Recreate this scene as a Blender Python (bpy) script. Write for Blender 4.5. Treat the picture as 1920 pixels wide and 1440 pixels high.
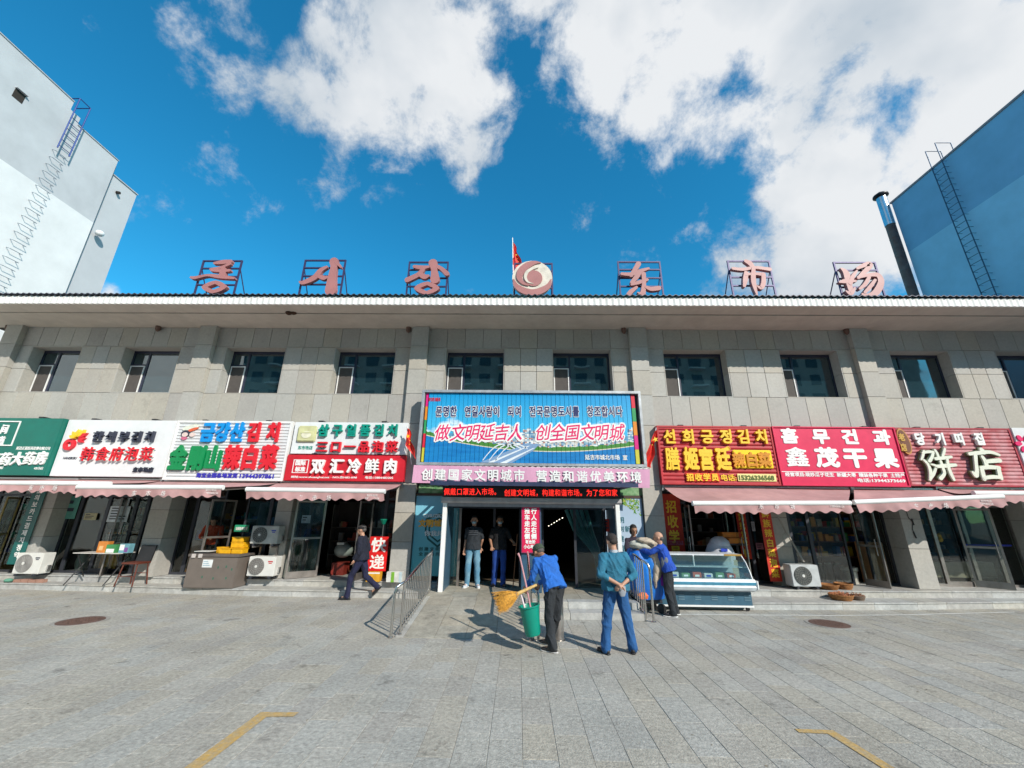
import bpy, bmesh, math, random
from mathutils import Vector, Matrix, noise, Quaternion
random.seed(7)
for o in list(bpy.data.objects): bpy.data.objects.remove(o)
scene = bpy.context.scene
COL = scene.collection

# ---------------------------------------------------------------- camera
F, TH, RO, YA, CH = 757.0, .3135, .0125, -.0188, 1.95
def cam_axes():
    f = Vector((math.sin(YA)*math.cos(TH), math.cos(YA)*math.cos(TH), math.sin(TH)))
    r = Vector((math.cos(YA), -math.sin(YA), 0)); u = r.cross(f)
    return r*math.cos(RO)+u*math.sin(RO), -r*math.sin(RO)+u*math.cos(RO), f
CR, CU, CF = cam_axes()
cam = bpy.data.cameras.new('camera'); camo = bpy.data.objects.new('camera', cam); COL.objects.link(camo)
m = Matrix((CR, CU, -CF)).transposed().to_4x4(); m.translation = Vector((0, 0, CH))
camo.matrix_world = m
cam.sensor_width = 36; cam.lens = F/1920*36; cam.clip_start = .05; cam.clip_end = 2000
scene.camera = camo
def ray(x, y): return CR*(x-960)+CU*(720-y)+CF*F
def onY(x, y, Y):
    d = ray(x, y); t = Y/d.y
    return d.x*t, CH+d.z*t

# ---------------------------------------------------------------- sun
EL = math.radians(33); SH = Vector((-.66, .75, 0)).normalized()
SUN_DIR = Vector((SH.x*math.cos(EL), SH.y*math.cos(EL), -math.sin(EL)))
sl = bpy.data.lights.new('sun', 'SUN'); sl.energy = 4.05; sl.angle = math.radians(.53); sl.color = (1, .93, .83)
so = bpy.data.objects.new('sun', sl); COL.objects.link(so)
so.rotation_euler = SUN_DIR.to_track_quat('-Z', 'Y').to_euler(); so.location = (20, -30, 40)

# ---------------------------------------------------------------- world
world = bpy.data.worlds.new('World'); scene.world = world; world.use_nodes = True
wn = world.node_tree; wn.nodes.clear()
def N(t, **k):
    n = wn.nodes.new(t)
    for a, b in k.items(): setattr(n, a, b)
    return n
wl = wn.links.new
def wmath(op, a, b=None, clamp=False):
    n = N('ShaderNodeMath', operation=op, use_clamp=clamp)
    for i, v in enumerate((a, b)):
        if v is None: continue
        if isinstance(v, (int, float)): n.inputs[i].default_value = v
        else: wl(v, n.inputs[i])
    return n.outputs[0]
SKG = (.52, 1.47, 1.52)
sky = N('ShaderNodeTexSky', sky_type='NISHITA', sun_disc=False, altitude=200, air_density=1.0, dust_density=.25, ozone_density=2.2)
sky.sun_elevation = EL; sky.sun_rotation = math.atan2(-SH.x, -SH.y)
hs = N('ShaderNodeHueSaturation'); hs.inputs['Saturation'].default_value = 1.3; hs.inputs['Value'].default_value = 1.05; hs.inputs['Hue'].default_value = .487
wl(sky.outputs[0], hs.inputs['Color'])
tc = N('ShaderNodeTexCoord')
blobs = [ # px, py, radius px, weight : where the clouds stand in the sky
 (325,50,45,.55),(385,90,55,.55),(440,140,60,.62),(470,50,70,.60),(530,170,65,.62),(545,70,60,.60),(600,150,75,.75),(620,60,70,.75),(680,190,85,.95),(740,90,105,1.2),(730,-50,140,1.2),(830,110,90,1.2),(845,200,85,1.2),(760,240,75,.95),(870,265,58,1.1),(880,325,34,.9),(680,270,40,.55),(780,310,35,.5),(900,170,50,1.0),(1020,-50,80,1.0),(1150,10,130,1.15),(1040,120,38,.7),(1130,140,70,.85),(1240,170,80,1.0),(1310,80,150,1.15),(1500,20,200,1.3),(1740,40,200,1.1),(1930,100,200,1.15),(1560,330,150,1.3),(1470,250,90,1.1),(1650,420,160,1.3),(1540,480,140,1.3),(1400,490,80,.95),(1800,200,150,1.25),(1720,300,130,1.15),(1390,200,90,1.0),(1600,180,120,1.0),(1345,540,50,.62),(1370,430,60,.55),(205,548,26,.85),(1980,500,300,1.2),(1200,-200,220,1.1),(1700,-260,300,1.0),
]
acc = None
for px, py, r, w in blobs:
    d = ray(px, py).normalized(); d2 = ray(px+r, py).normalized(); rr = (d2-d).length
    vm = N('ShaderNodeVectorMath', operation='DISTANCE'); wl(tc.outputs['Generated'], vm.inputs[0]); vm.inputs[1].default_value = d
    q = wmath('DIVIDE', vm.outputs['Value'], rr*1.28); q = wmath('POWER', q, 2.0); q = wmath('MULTIPLY', q, -1.0); q = wmath('EXPONENT', q)
    q = wmath('MULTIPLY', q, w)
    acc = q if acc is None else wmath('MAXIMUM', acc, q)
for d, r, w in [((.9,-.2,.5),.35,.9),((-.8,-.4,.45),.3,.8),((.1,-.9,.4),.3,.9),((-.3,-.6,.8),.25,.6),((.6,-.75,.25),.2,.7),((-.9,.3,.2),.15,.6)]:
    vm = N('ShaderNodeVectorMath', operation='DISTANCE'); wl(tc.outputs['Generated'], vm.inputs[0]); vm.inputs[1].default_value = Vector(d).normalized()
    q = wmath('DIVIDE', vm.outputs['Value'], r); q = wmath('POWER', q, 2.0); q = wmath('MULTIPLY', q, -1.0); q = wmath('EXPONENT', q)
    acc = wmath('MAXIMUM', acc, wmath('MULTIPLY', q, w))
def wnoise(scale, detail, rough, dist=0, off=0):
    mp = N('ShaderNodeMapping'); wl(tc.outputs['Generated'], mp.inputs[0]); mp.inputs['Location'].default_value = (off, off*.7, off*.3); mp.inputs['Scale'].default_value = (1, 1, 1)
    n = N('ShaderNodeTexNoise'); n.inputs['Scale'].default_value = scale; n.inputs['Detail'].default_value = detail; n.inputs['Roughness'].default_value = rough; n.inputs['Distortion'].default_value = dist
    wl(mp.outputs[0], n.inputs['Vector']); return n.outputs['Fac']
n1 = wnoise(7.5, 13, .66, .15, 3.1)
n2 = wnoise(2.2, 3, .5, 0, 9.3)
dens = wmath('ADD', wmath('MULTIPLY', wmath('MINIMUM', acc, 1.25), .95), wmath('MULTIPLY', wmath('SUBTRACT', n1, .5), 2.3))
dens = wmath('ADD', dens, wmath('MULTIPLY', wmath('SUBTRACT', n2, .5), .6))
mr = N('ShaderNodeMapRange', interpolation_type='SMOOTHSTEP'); wl(dens, mr.inputs[0]); mr.inputs[1].default_value = .25; mr.inputs[2].default_value = .86
cover = mr.outputs[0]
n3 = wnoise(3.2, 5, .5, .1, 5.7)
mr2 = N('ShaderNodeMapRange'); wl(wmath('ADD', n3, wmath('MULTIPLY', cover, .12)), mr2.inputs[0]); mr2.inputs[1].default_value = .42; mr2.inputs[2].default_value = .66
cr = N('ShaderNodeMix', data_type='RGBA'); wl(mr2.outputs[0], cr.inputs['Factor'])
cr.inputs['A'].default_value = (3.6, 4.25, 4.9, 1); cr.inputs['B'].default_value = (6.4, 6.6, 6.8, 1)
mx = N('ShaderNodeMix', data_type='RGBA'); wl(cover, mx.inputs['Factor']); gain = N('ShaderNodeMix', data_type='RGBA', blend_type='MULTIPLY'); gain.inputs['Factor'].default_value = 1; gain.inputs['B'].default_value = (SKG[0], SKG[1], SKG[2], 1); wl(hs.outputs[0], gain.inputs['A']); wl(gain.outputs['Result'], mx.inputs['A']); wl(cr.outputs['Result'], mx.inputs['B'])
bg = N('ShaderNodeBackground'); bg.inputs['Strength'].default_value = .1; wl(mx.outputs['Result'], bg.inputs[0])
wo = N('ShaderNodeOutputWorld'); wl(bg.outputs[0], wo.inputs[0])
scene.view_settings.view_transform = 'Standard'; scene.view_settings.look = 'None'; scene.view_settings.exposure = .38; scene.view_settings.gamma = 1
scene.view_settings.use_curve_mapping = False

# ---------------------------------------------------------------- materials
MATS = {}
def mat(name, col, rough=.6, metal=0, var=.12, scale=6, bump=.0, bscale=40, coat=0, col2=None, emit=None, spec=.5, rnd=0, dirt=0, attr=None, spots=0):
    if name in MATS: return MATS[name]
    m = bpy.data.materials.new(name); m.use_nodes = True; nt = m.node_tree; L = nt.links.new
    b = nt.nodes['Principled BSDF']; b.inputs['Roughness'].default_value = rough; b.inputs['Metallic'].default_value = metal
    b.inputs['Coat Weight'].default_value = coat; b.inputs['Specular IOR Level'].default_value = spec
    t = nt.nodes.new('ShaderNodeTexCoord'); n = nt.nodes.new('ShaderNodeTexNoise'); n.inputs['Scale'].default_value = scale; n.inputs['Detail'].default_value = 6; n.inputs['Roughness'].default_value = .6
    geo = nt.nodes.new('ShaderNodeNewGeometry'); L(geo.outputs['Position'], n.inputs['Vector'])
    c = Vector(col); c2 = Vector(col2) if col2 else c*(1-2*var)
    mix = nt.nodes.new('ShaderNodeMix'); mix.data_type = 'RGBA'
    mrn = nt.nodes.new('ShaderNodeMapRange'); mrn.inputs[1].default_value = .3; mrn.inputs[2].default_value = .7; L(n.outputs['Fac'], mrn.inputs[0])
    L(mrn.outputs[0], mix.inputs['Factor']); mix.inputs['A'].default_value = (*c2, 1)
    if col2: mix.inputs['B'].default_value = (*c, 1)
    else: mix.inputs['B'].default_value = (*[min(1, v*(1+var*.6)) for v in c], 1)
    out = mix.outputs['Result']
    def mul(sock, colr):
        k = nt.nodes.new('ShaderNodeMix'); k.data_type = 'RGBA'; k.blend_type = 'MULTIPLY'; k.inputs['Factor'].default_value = 1
        L(out, k.inputs['A']); L(sock, k.inputs['B']); return k.outputs['Result']
    if rnd or attr:
        if attr:
            oi = nt.nodes.new('ShaderNodeAttribute'); oi.attribute_name = attr; src = oi.outputs['Fac']
        else:
            oi = nt.nodes.new('ShaderNodeObjectInfo'); src = oi.outputs['Random']
        ramp = nt.nodes.new('ShaderNodeValToRGB'); e = ramp.color_ramp.elements
        r_ = rnd or .15
        e[0].position = 0; e[0].color = (1-r_, 1-r_, 1-r_*.9, 1); e[1].position = 1; e[1].color = (1+r_*.3, 1+r_*.26, 1+r_*.1, 1)
        x = e.new(.45); x.color = (1.0, .97, .9, 1); x = e.new(.7); x.color = (.95, .98, 1.0, 1)
        L(src, ramp.inputs[0]); out = mul(ramp.outputs[0], 0)
    if spots:
        for sc_, lo, hi, amt in ((22, .36, .64, spots*.26), (70, .35, .65, spots*.20), (2.3, .60, .70, spots*.45)):
            n6 = nt.nodes.new('ShaderNodeTexNoise'); n6.inputs['Scale'].default_value = sc_; n6.inputs['Detail'].default_value = 4; n6.inputs['Roughness'].default_value = .7; L(geo.outputs['Position'], n6.inputs['Vector'])
            r6 = nt.nodes.new('ShaderNodeMapRange'); r6.inputs[1].default_value = lo; r6.inputs[2].default_value = hi; r6.inputs[3].default_value = 1+amt*.3; r6.inputs[4].default_value = 1-amt; L(n6.outputs['Fac'], r6.inputs[0]); out = mul(r6.outputs[0], 0)
    if dirt:
        n5 = nt.nodes.new('ShaderNodeTexNoise'); n5.inputs['Scale'].default_value = .8; n5.inputs['Detail'].default_value = 8; n5.inputs['Roughness'].default_value = .65; L(geo.outputs['Position'], n5.inputs['Vector'])
        r5 = nt.nodes.new('ShaderNodeMapRange'); r5.inputs[1].default_value = .35; r5.inputs[2].default_value = .6; r5.inputs[3].default_value = 1-dirt; r5.inputs[4].default_value = 1; L(n5.outputs['Fac'], r5.inputs[0])
        out = mul(r5.outputs[0], 0)
    L(out, b.inputs['Base Color'])
    rm = nt.nodes.new('ShaderNodeMapRange'); rm.inputs[3].default_value = max(.02, rough-.08); rm.inputs[4].default_value = min(1, rough+.08); L(n.outputs['Fac'], rm.inputs[0]); L(rm.outputs[0], b.inputs['Roughness'])
    if bump:
        nb = nt.nodes.new('ShaderNodeTexNoise'); nb.inputs['Scale'].default_value = bscale; nb.inputs['Detail'].default_value = 5; L(geo.outputs['Position'], nb.inputs['Vector'])
        bp = nt.nodes.new('ShaderNodeBump'); bp.inputs['Strength'].default_value = bump; bp.inputs['Distance'].default_value = .02; L(nb.outputs['Fac'], bp.inputs['Height']); L(bp.outputs[0], b.inputs['Normal'])
    if emit:
        b.inputs['Emission Color'].default_value = (*emit[:3], 1); b.inputs['Emission Strength'].default_value = emit[3]
    MATS[name] = m; return m
def glassmat(name, tint, trans=.75, refl=.25, rough=.02):
    m = bpy.data.materials.new(name); m.use_nodes = True; nt = m.node_tree; nt.nodes.clear(); L = nt.links.new
    tr = nt.nodes.new('ShaderNodeBsdfTransparent'); tr.inputs[0].default_value = (*tint, 1)
    gl = nt.nodes.new('ShaderNodeBsdfGlossy'); gl.inputs['Roughness'].default_value = rough; gl.inputs[0].default_value = (.8+.2*tint[0], .8+.2*tint[1], .8+.2*tint[2], 1)
    df = nt.nodes.new('ShaderNodeBsdfDiffuse'); df.inputs[0].default_value = (tint[0]*.3, tint[1]*.3, tint[2]*.3, 1)
    lw = nt.nodes.new('ShaderNodeLayerWeight'); lw.inputs[0].default_value = .5; pw_ = nt.nodes.new('ShaderNodeMath'); pw_.operation = 'POWER'; pw_.inputs[1].default_value = 4.5; L(lw.outputs['Facing'], pw_.inputs[0]); fr = nt.nodes.new('ShaderNodeMath'); fr.operation = 'MULTIPLY_ADD'; fr.inputs[1].default_value = .95; fr.inputs[2].default_value = .045; L(pw_.outputs[0], fr.inputs[0])
    ma = nt.nodes.new('ShaderNodeMath'); ma.operation = 'ADD'; ma.use_clamp = True; ma.inputs[1].default_value = refl; L(fr.outputs[0], ma.inputs[0])
    a = nt.nodes.new('ShaderNodeMixShader'); a.inputs[0].default_value = 1-trans; L(tr.outputs[0], a.inputs[1]); L(df.outputs[0], a.inputs[2])
    b = nt.nodes.new('ShaderNodeMixShader'); L(ma.outputs[0], b.inputs[0]); L(a.outputs[0], b.inputs[1]); L(gl.outputs[0], b.inputs[2])
    n = nt.nodes.new('ShaderNodeTexNoise'); n.inputs['Scale'].default_value = .9; bp = nt.nodes.new('ShaderNodeBump'); bp.inputs['Strength'].default_value = .06; bp.inputs['Distance'].default_value = .05
    g = nt.nodes.new('ShaderNodeNewGeometry'); L(g.outputs['Position'], n.inputs['Vector']); L(n.outputs['Fac'], bp.inputs['Height']); L(bp.outputs[0], gl.inputs['Normal'])
    o = nt.nodes.new('ShaderNodeOutputMaterial'); L(b.outputs[0], o.inputs[0]); MATS[name] = m; return m
stone = mat('granite_cladding', (.43,.415,.385), .62, var=.06, scale=14, bump=.15, bscale=60, rnd=.12, dirt=.10, spots=.22)
stone_back = mat('joint_mortar', (.10,.095,.085), .9)
stepstone = mat('step_granite', (.50,.50,.485), .6, var=.12, scale=7, bump=.2, bscale=50, rnd=.14, dirt=.2, spots=.4)
paving = mat('paving_granite', (.46,.44,.395), .8, var=.16, scale=24, bump=.5, bscale=55, attr='tone', rnd=.09, dirt=.2, spots=.75)
rampstone = mat('ramp_granite', (.43,.395,.325), .75, var=.12, scale=6, bump=.3, bscale=50, rnd=.08, dirt=.3, spots=.6)
joint = mat('joint_sand', (.33,.30,.26), .95)
soffit = mat('soffit_paint', (.56,.50,.43), .8, var=.06, scale=3, dirt=.12)
white = mat('white_paint', (.78,.78,.77), .45, var=.04, scale=4)
white_wall = mat('white_render', (.75,.755,.745), .85, var=.04, scale=1.5, dirt=.05, bump=.1, bscale=20)
grey_wall = mat('pale_grey_render', (.53,.545,.56), .85, var=.04, scale=1.2, dirt=.1)
blue_hi = mat('skylit_grey_render', (.24,.44,.64), .85, var=.05, scale=1.0, dirt=.08)  # blue skylight on the shaded side is put into this grey render's colour
blue_lo = mat('skylit_white_render', (.36,.60,.78), .85, var=.05, scale=1.0, dirt=.08)  # same blue skylit shade, coloured into the white lower render
darkmetal = mat('dark_metal', (.05,.055,.07), .45, .3)
blueframe = mat('window_frame_paint', (.025,.03,.06), .4)
alu = mat('brushed_aluminium', (.55,.55,.54), .35, .9, var=.08)
steel = mat('stainless_steel', (.62,.60,.57), .22, 1, var=.06, scale=20)
dsteel = mat('satin_steel', (.32,.29,.27), .38, .75, var=.15, scale=5)
black = mat('black_plastic', (.02,.02,.022), .45)
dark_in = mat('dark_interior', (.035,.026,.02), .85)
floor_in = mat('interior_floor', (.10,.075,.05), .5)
cabinet = mat('pale_plastic', (.66,.66,.63), .4, var=.05)
wood = mat('brown_wood', (.20,.085,.035), .5, var=.25, scale=12)
orange = mat('orange_panel', (.60,.22,.04), .55)
tealglass = glassmat('tinted_window_glass', (.09,.22,.28), .6, .15)
clear = glassmat('shop_glass', (.78,.82,.80), 1.0, .0)
caseglass = glassmat('case_glass', (.85,.93,.93), .97, .0)
screen = mat('insect_screen', (.085,.075,.07), .8)
awn = mat('awning_canvas', (.50,.285,.28), .85, var=.08, scale=3, dirt=.22)
red = mat('red_panel', (.60,.015,.03), .45, var=.06, dirt=.12)
redslat = mat('red_slat', (.52,.025,.035), .5, var=.10, scale=5, dirt=.2)
fadedred = mat('faded_red_slat', (.60,.34,.36), .6, col2=(.42,.02,.035), scale=2.6)
magenta_red = mat('crimson_panel', (.70,.012,.085), .45, var=.04, dirt=.12)
green = mat('green_panel', (.0,.155,.115), .45, var=.06, dirt=.15)
pw = mat('plain_white_panel', (.74,.76,.77), .45, var=.03, dirt=.08)
pink = mat('pink_banner', (.66,.33,.48), .7, var=.05)
navy = mat('navy_metal', (.035,.05,.11), .45, .2)

# ---------------------------------------------------------------- objects
WL = {}
def link(o): COL.objects.link(o); return o
def thing(name, label, cat, loc=(0,0,0), rot=0, group=None):
    o = link(bpy.data.objects.new(name, None)); o.location = loc; o.rotation_euler = (0,0,rot); o.empty_display_size = .2
    o['label'] = label; o['category'] = cat
    if group: o['group'] = group
    WL[o] = Vector(loc); return o
def tag(o, label, cat, group=None, kind=None):
    if label: o['label'] = label
    if cat: o['category'] = cat
    if group: o['group'] = group
    if kind: o['kind'] = kind
    return o
class MB:
    def __init__(s): s.v = []; s.f = []; s.m = []; s.cur = 0
    def add(s, vs, fs):
        n = len(s.v); s.v += [tuple(v) for v in vs]; s.f += [tuple(i+n for i in f) for f in fs]; s.m += [s.cur]*len(fs); return s
    def box(s, x0, x1, y0, y1, z0, z1):
        return s.add([(x0,y0,z0),(x1,y0,z0),(x1,y1,z0),(x0,y1,z0),(x0,y0,z1),(x1,y0,z1),(x1,y1,z1),(x0,y1,z1)],
            [(0,3,2,1),(4,5,6,7),(0,1,5,4),(1,2,6,5),(2,3,7,6),(3,0,4,7)])
    def hexa(s, b, t):   # bottom 4 ccw, top 4 ccw
        return s.add(list(b)+list(t), [(0,3,2,1),(4,5,6,7),(0,1,5,4),(1,2,6,5),(2,3,7,6),(3,0,4,7)])
    def prism(s, poly, y0, y1):   # poly in XZ, extruded along Y
        n = len(poly); return s.add([(x,y0,z) for x,z in poly]+[(x,y1,z) for x,z in poly],
            [tuple(range(n)), tuple(range(2*n-1,n-1,-1))]+[(i,i+n,(i+1)%n+n,(i+1)%n) for i in range(n)])
    def prismX(s, poly, x0, x1):  # poly in YZ
        n = len(poly); return s.add([(x0,y,z) for y,z in poly]+[(x1,y,z) for y,z in poly],
            [tuple(range(n-1,-1,-1)), tuple(range(n,2*n))]+[(i,(i+1)%n,(i+1)%n+n,i+n) for i in range(n)])
    def tube(s, path, r, n=8, cap=True):
        P = [Vector(p) for p in path]; R = r if isinstance(r, (list, tuple)) else [r]*len(P)
        rings = []; up = None
        for i, p in enumerate(P):
            t = (P[min(i+1,len(P)-1)]-P[max(i-1,0)]).normalized()
            if up is None or abs(up.dot(t)) > .98: up = Vector((0,0,1)) if abs(t.z) < .9 else Vector((0,1,0))
            a = t.cross(up).normalized(); b = a.cross(t).normalized(); up = b
            rings.append([p+(a*math.cos(2*math.pi*k/n)+b*math.sin(2*math.pi*k/n))*R[i] for k in range(n)])
        vs = [q for g in rings for q in g]; fs = []
        for i in range(len(P)-1):
            for k in range(n): fs.append((i*n+k, i*n+(k+1)%n, (i+1)*n+(k+1)%n, (i+1)*n+k))
        if cap: fs += [tuple(range(n-1,-1,-1)), tuple(range((len(P)-1)*n, len(P)*n))]
        return s.add(vs, fs)
    def lathe(s, prof, c=(0,0,0), n=20, axis='z'):
        vs = []; fs = []
        for r, h in prof:
            for k in range(n):
                a = 2*math.pi*k/n; x, y = r*math.cos(a), r*math.sin(a)
                vs.append((c[0]+x, c[1]+y, c[2]+h) if axis == 'z' else (c[0]+x, c[1]+h, c[2]+y))
        for i in range(len(prof)-1):
            for k in range(n): 
                q = (i*n+k, i*n+(k+1)%n, (i+1)*n+(k+1)%n, (i+1)*n+k); fs.append(q if axis == 'z' else q[::-1])
        a, b = tuple(range(n-1,-1,-1)), tuple(range((len(prof)-1)*n, len(prof)*n))
        fs += [a, b] if axis == 'z' else [a[::-1], b[::-1]]
        return s.add(vs, fs)
    def ell(s, c, r, rot=None, n=10):
        vs = []; fs = []
        for i in range(n+1):
            th = math.pi*i/n
            for k in range(2*n):
                ph = math.pi*k/n; v = Vector((r[0]*math.sin(th)*math.cos(ph), r[1]*math.sin(th)*math.sin(ph), r[2]*math.cos(th)))
                if rot: v = rot @ v
                vs.append(Vector(c)+v)
        for i in range(n):
            for k in range(2*n): fs.append((i*2*n+k, (i+1)*2*n+k, (i+1)*2*n+(k+1)%(2*n), i*2*n+(k+1)%(2*n)))
        return s.add(vs, fs)
    def mesh(s, name, mats, org=(0,0,0), smooth=False):
        me = bpy.data.meshes.new(name); o = Vector(org)
        me.from_pydata([tuple(Vector(v)-o) for v in s.v], [], s.f)
        for m in (mats if isinstance(mats, (list, tuple)) else [mats]): me.materials.append(m)
        if any(s.m): me.polygons.foreach_set('material_index', s.m)
        if smooth:
            me.polygons.foreach_set('use_smooth', [True]*len(me.polygons))
            try: me.set_sharp_from_angle(angle=math.radians(40))
            except Exception: pass
        me.update(); return me
    def build(s, name, mats, parent=None, at=None, smooth=False, bevel=0):
        """world coordinates in; at = origin of the object in the world"""
        org = Vector(at) if at is not None else (WL[parent] if parent else Vector((0,0,0)))
        me = s.mesh(name, mats, org, smooth)
        if bevel:
            bm = bmesh.new(); bm.from_mesh(me); bmesh.ops.remove_doubles(bm, verts=bm.verts, dist=1e-5)
            bmesh.ops.bevel(bm, geom=[e for e in bm.edges if len(e.link_faces) == 2 and e.calc_face_angle(0) > .5], offset=bevel, segments=2, affect='EDGES', clamp_overlap=True)
            bm.to_mesh(me); bm.free()
        return place(name, me, parent, org)
def place(name, me, parent, org):
    o = link(bpy.data.objects.new(name, me)); org = Vector(org)
    if parent: o.parent = parent; o.location = org-WL[parent]
    else: o.location = org
    WL[o] = org; return o
def struct(o, label=None):
    o['kind'] = 'structure'
    if label: o['label'] = label
    return o
def B(name, m, parent, *boxes, bevel=0, at=None):
    k = MB()
    for b in boxes: k.box(*b)
    return k.build(name, m, parent, at=at, bevel=bevel)

# ---------------------------------------------------------------- lettering
TXT = {}
def glyph(s, ext, off):
    k = (s, round(ext,4), round(off,4))
    if k not in TXT:
        c = bpy.data.curves.new('t', 'FONT'); c.body = s; c.extrude = .5; c.offset = off; c.resolution_u = 2
        o = bpy.data.objects.new('t', c); me = bpy.data.meshes.new_from_object(o)
        vs = [tuple(v.co) for v in me.vertices]; fs = [tuple(p.vertices) for p in me.polygons]
        bpy.data.objects.remove(o); bpy.data.curves.remove(c); bpy.data.meshes.remove(me)
        TXT[k] = (vs, fs)
    return TXT[k]
def put_text(mb, s, cx, cz, w, h, Y, thick, off=.02, em=True, shear=0, italic=0):
    """s centred at (cx, cz) in the plane Y (faces -Y). em: cell sized w x h for one full-width character"""
    o1 = 0.0; vs, fs = glyph(s, 0, o1)
    if not vs: return
    if em: off = off*max(.38, min(1, 250/max(1, len(vs))))
    ex = max(0, off-o1); sh_l = [(0,0)]
    if ex > .004: sh_l = [(math.cos(a_)*ex, math.sin(a_)*ex) for a_ in [2*math.pi*q_/(8 if ex > .03 else 6) for q_ in range(8 if ex > .03 else 6)]]
    if em: x0, x1, z0, z1 = 0, 1.0, -.12, .86
    else:
        x0, x1 = min(v[0] for v in vs), max(v[0] for v in vs); z0, z1 = min(v[1] for v in vs), max(v[1] for v in vs)
    sx, sz = w/(x1-x0), h/(z1-z0)
    lay = min(.0005, thick*.06)
    for q_, (ax_, az_) in enumerate(sh_l):
        out = []
        for x, y, z in vs:
            X = (x+ax_-(x0+x1)/2)*sx; Z = (y+az_-(z0+z1)/2)*sz
            out.append((cx+X+shear*Z, Y-thick*.5-z*thick-(lay*q_ if z > 0 else 0), cz+Z+italic*X))
        mb.add(out, fs)
def px_cell(x, y, w, h, Y):
    cx, cz = onY(x, y, Y); a, _ = onY(x-w/2, y, Y); b, _ = onY(x+w/2, y, Y); _, t = onY(x, y-h/2, Y); _, u = onY(x, y+h/2, Y)
    return cx, cz, b-a, t-u
def chars(parent, name, text, xs, y, w, h, Y, m, thick=.05, off=.03, outline=None, ooff=.07, om=None, y2=None, shear=0):
    """raised characters, one part each; xs list of pixel centres in the photograph's frame"""
    n = len(text)
    for i, ch in enumerate(text):
        if ch == ' ': continue
        yy = y if y2 is None else y+(y2-y)*i/max(1, n-1)
        cx, cz, cw, chh = px_cell(xs[i], yy, w, h, Y)
        mb = MB(); put_text(mb, ch, cx, cz, cw, chh, Y, thick, off, shear=shear)
        o = mb.build(name, m, parent, at=(cx, Y, cz))
        if om:
            mb = MB(); put_text(mb, ch, cx, cz, cw, chh, Y-.001, thick*.6, ooff, shear=shear); mb.build('outline', om, o)
def spread(a, b, n): return [a+(b-a)*(i+.5)/n for i in range(n)]
def flat(parent, name, text, x0, x1, y, h, Y, m, thick=.006, off=.02, y2=None):
    """a printed line squeezed into x0..x1"""
    yy = y if y2 is None else (y+y2)/2
    cx, cz, cw, chh = px_cell((x0+x1)/2, yy, x1-x0, h, Y)
    mb = MB(); put_text(mb, text, cx, cz, cw, chh, Y, thick, off, em=False); return mb.build(name, m, parent)
def colm(name, c, rough=.45, **k): return mat(name, c, rough, var=.04, **k)
c_navy = colm('navy_lettering', (.02,.03,.12)); c_red = colm('red_lettering', (.68,.015,.03)); c_white = colm('white_lettering', (.82,.82,.8)); c_green = colm('green_lettering', (0,.24,.07))
c_teal = colm('teal_lettering', (0,.27,.20)); c_blue = colm('blue_lettering', (.0,.27,.68)); c_dark = colm('dark_lettering', (.03,.035,.06)); c_yel = colm('yellow_lettering', (.88,.55,.03))
c_mag = colm('magenta_lettering', (.72,.01,.13)); c_cream = colm('cream_lettering', (.72,.74,.62)); c_dkgreen = colm('dark_green_edge', (.10,.12,.05)); c_yelpan = colm('yellow_panel', (.90,.62,.0)); c_or = colm('orange_lettering', (.80,.40,.01))
# ================================================================ ground
g = MB(); g.add([(-400,-400,-.03),(400,-400,-.03),(400,400,-.03),(-400,400,-.03)], [(0,1,2,3)])
struct(g.build('ground', mat('far_ground', (.20,.20,.19), .9, dirt=.2)))
pav = B('pavement', joint, None, (-26,26,-6,12.4,-.028,-.0045)); struct(pav, 'grey granite slab pavement of the forecourt'); WL[pav] = Vector((0,0,0))
SW, SLn, GAP = .30, .60, .004
cells = []
for i in range(-80, 80):
    x0 = i*SW+.05; sh = random.choice([0, .2, .4, .3, .1])+(i % 2)*.3
    for j in range(-10, 21):
        y0 = j*SLn+sh-.3
        cells.append((x0, y0, random.random()))
def inview(x, y):
    q = Vector((x, y, 0))-Vector((0,0,CH)); w = q.dot(CF)
    if w < .1: return False
    px, py = 960+F*q.dot(CR)/w, 720-F*q.dot(CU)/w
    return -60 < px < 1980 and py < 1500
vis = sorted([c for c in cells if inview(c[0]+SW/2, c[1]+SLn/2)], key=lambda c: c[1]**2+c[0]**2*.6)[:300]
vs_ = set(vis)
def slab_verts(x, y, t, dz=0):
    e = .0025; g_ = GAP/2; a, b, c, d = x+g_, x+SW-g_, y+g_, y+SLn-g_
    return [(a,c,-.012),(b,c,-.012),(b,d,-.012),(a,d,-.012),(a,c,dz-e),(b,c,dz-e),(b,d,dz-e),(a,d,dz-e),(a+e,c+e,dz),(b-e,c+e,dz),(b-e,d-e,dz),(a+e,d-e,dz)]
SF = [(0,1,5,4),(1,2,6,5),(2,3,7,6),(3,0,4,7),(4,5,9,8),(5,6,10,9),(6,7,11,10),(7,4,8,11),(8,9,10,11)]
def tone(me, vals):
    a = me.attributes.new('tone', 'FLOAT', 'FACE'); a.data.foreach_set('value', vals)
smesh = []
for k in range(24):
    mb = MB(); mb.add(slab_verts(0, 0, 0, random.uniform(-.0015, .0015)), SF); me = mb.mesh('paving_slab', paving); tone(me, [(k+.5)/24]*9); smesh.append(me)
for c in vis: place('paving_slab', smesh[int(c[2]*23.99)], pav, (c[0], c[1], 0))
mb = MB(); tv = []
for c in cells:
    if c in vs_: continue
    mb.add(slab_verts(*c, random.uniform(-.0015, .0015)), SF); tv += [c[2]]*9
o = mb.build('paving_slab_field', paving, pav); tone(o.data, tv); o['kind'] = 'stuff'
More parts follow.
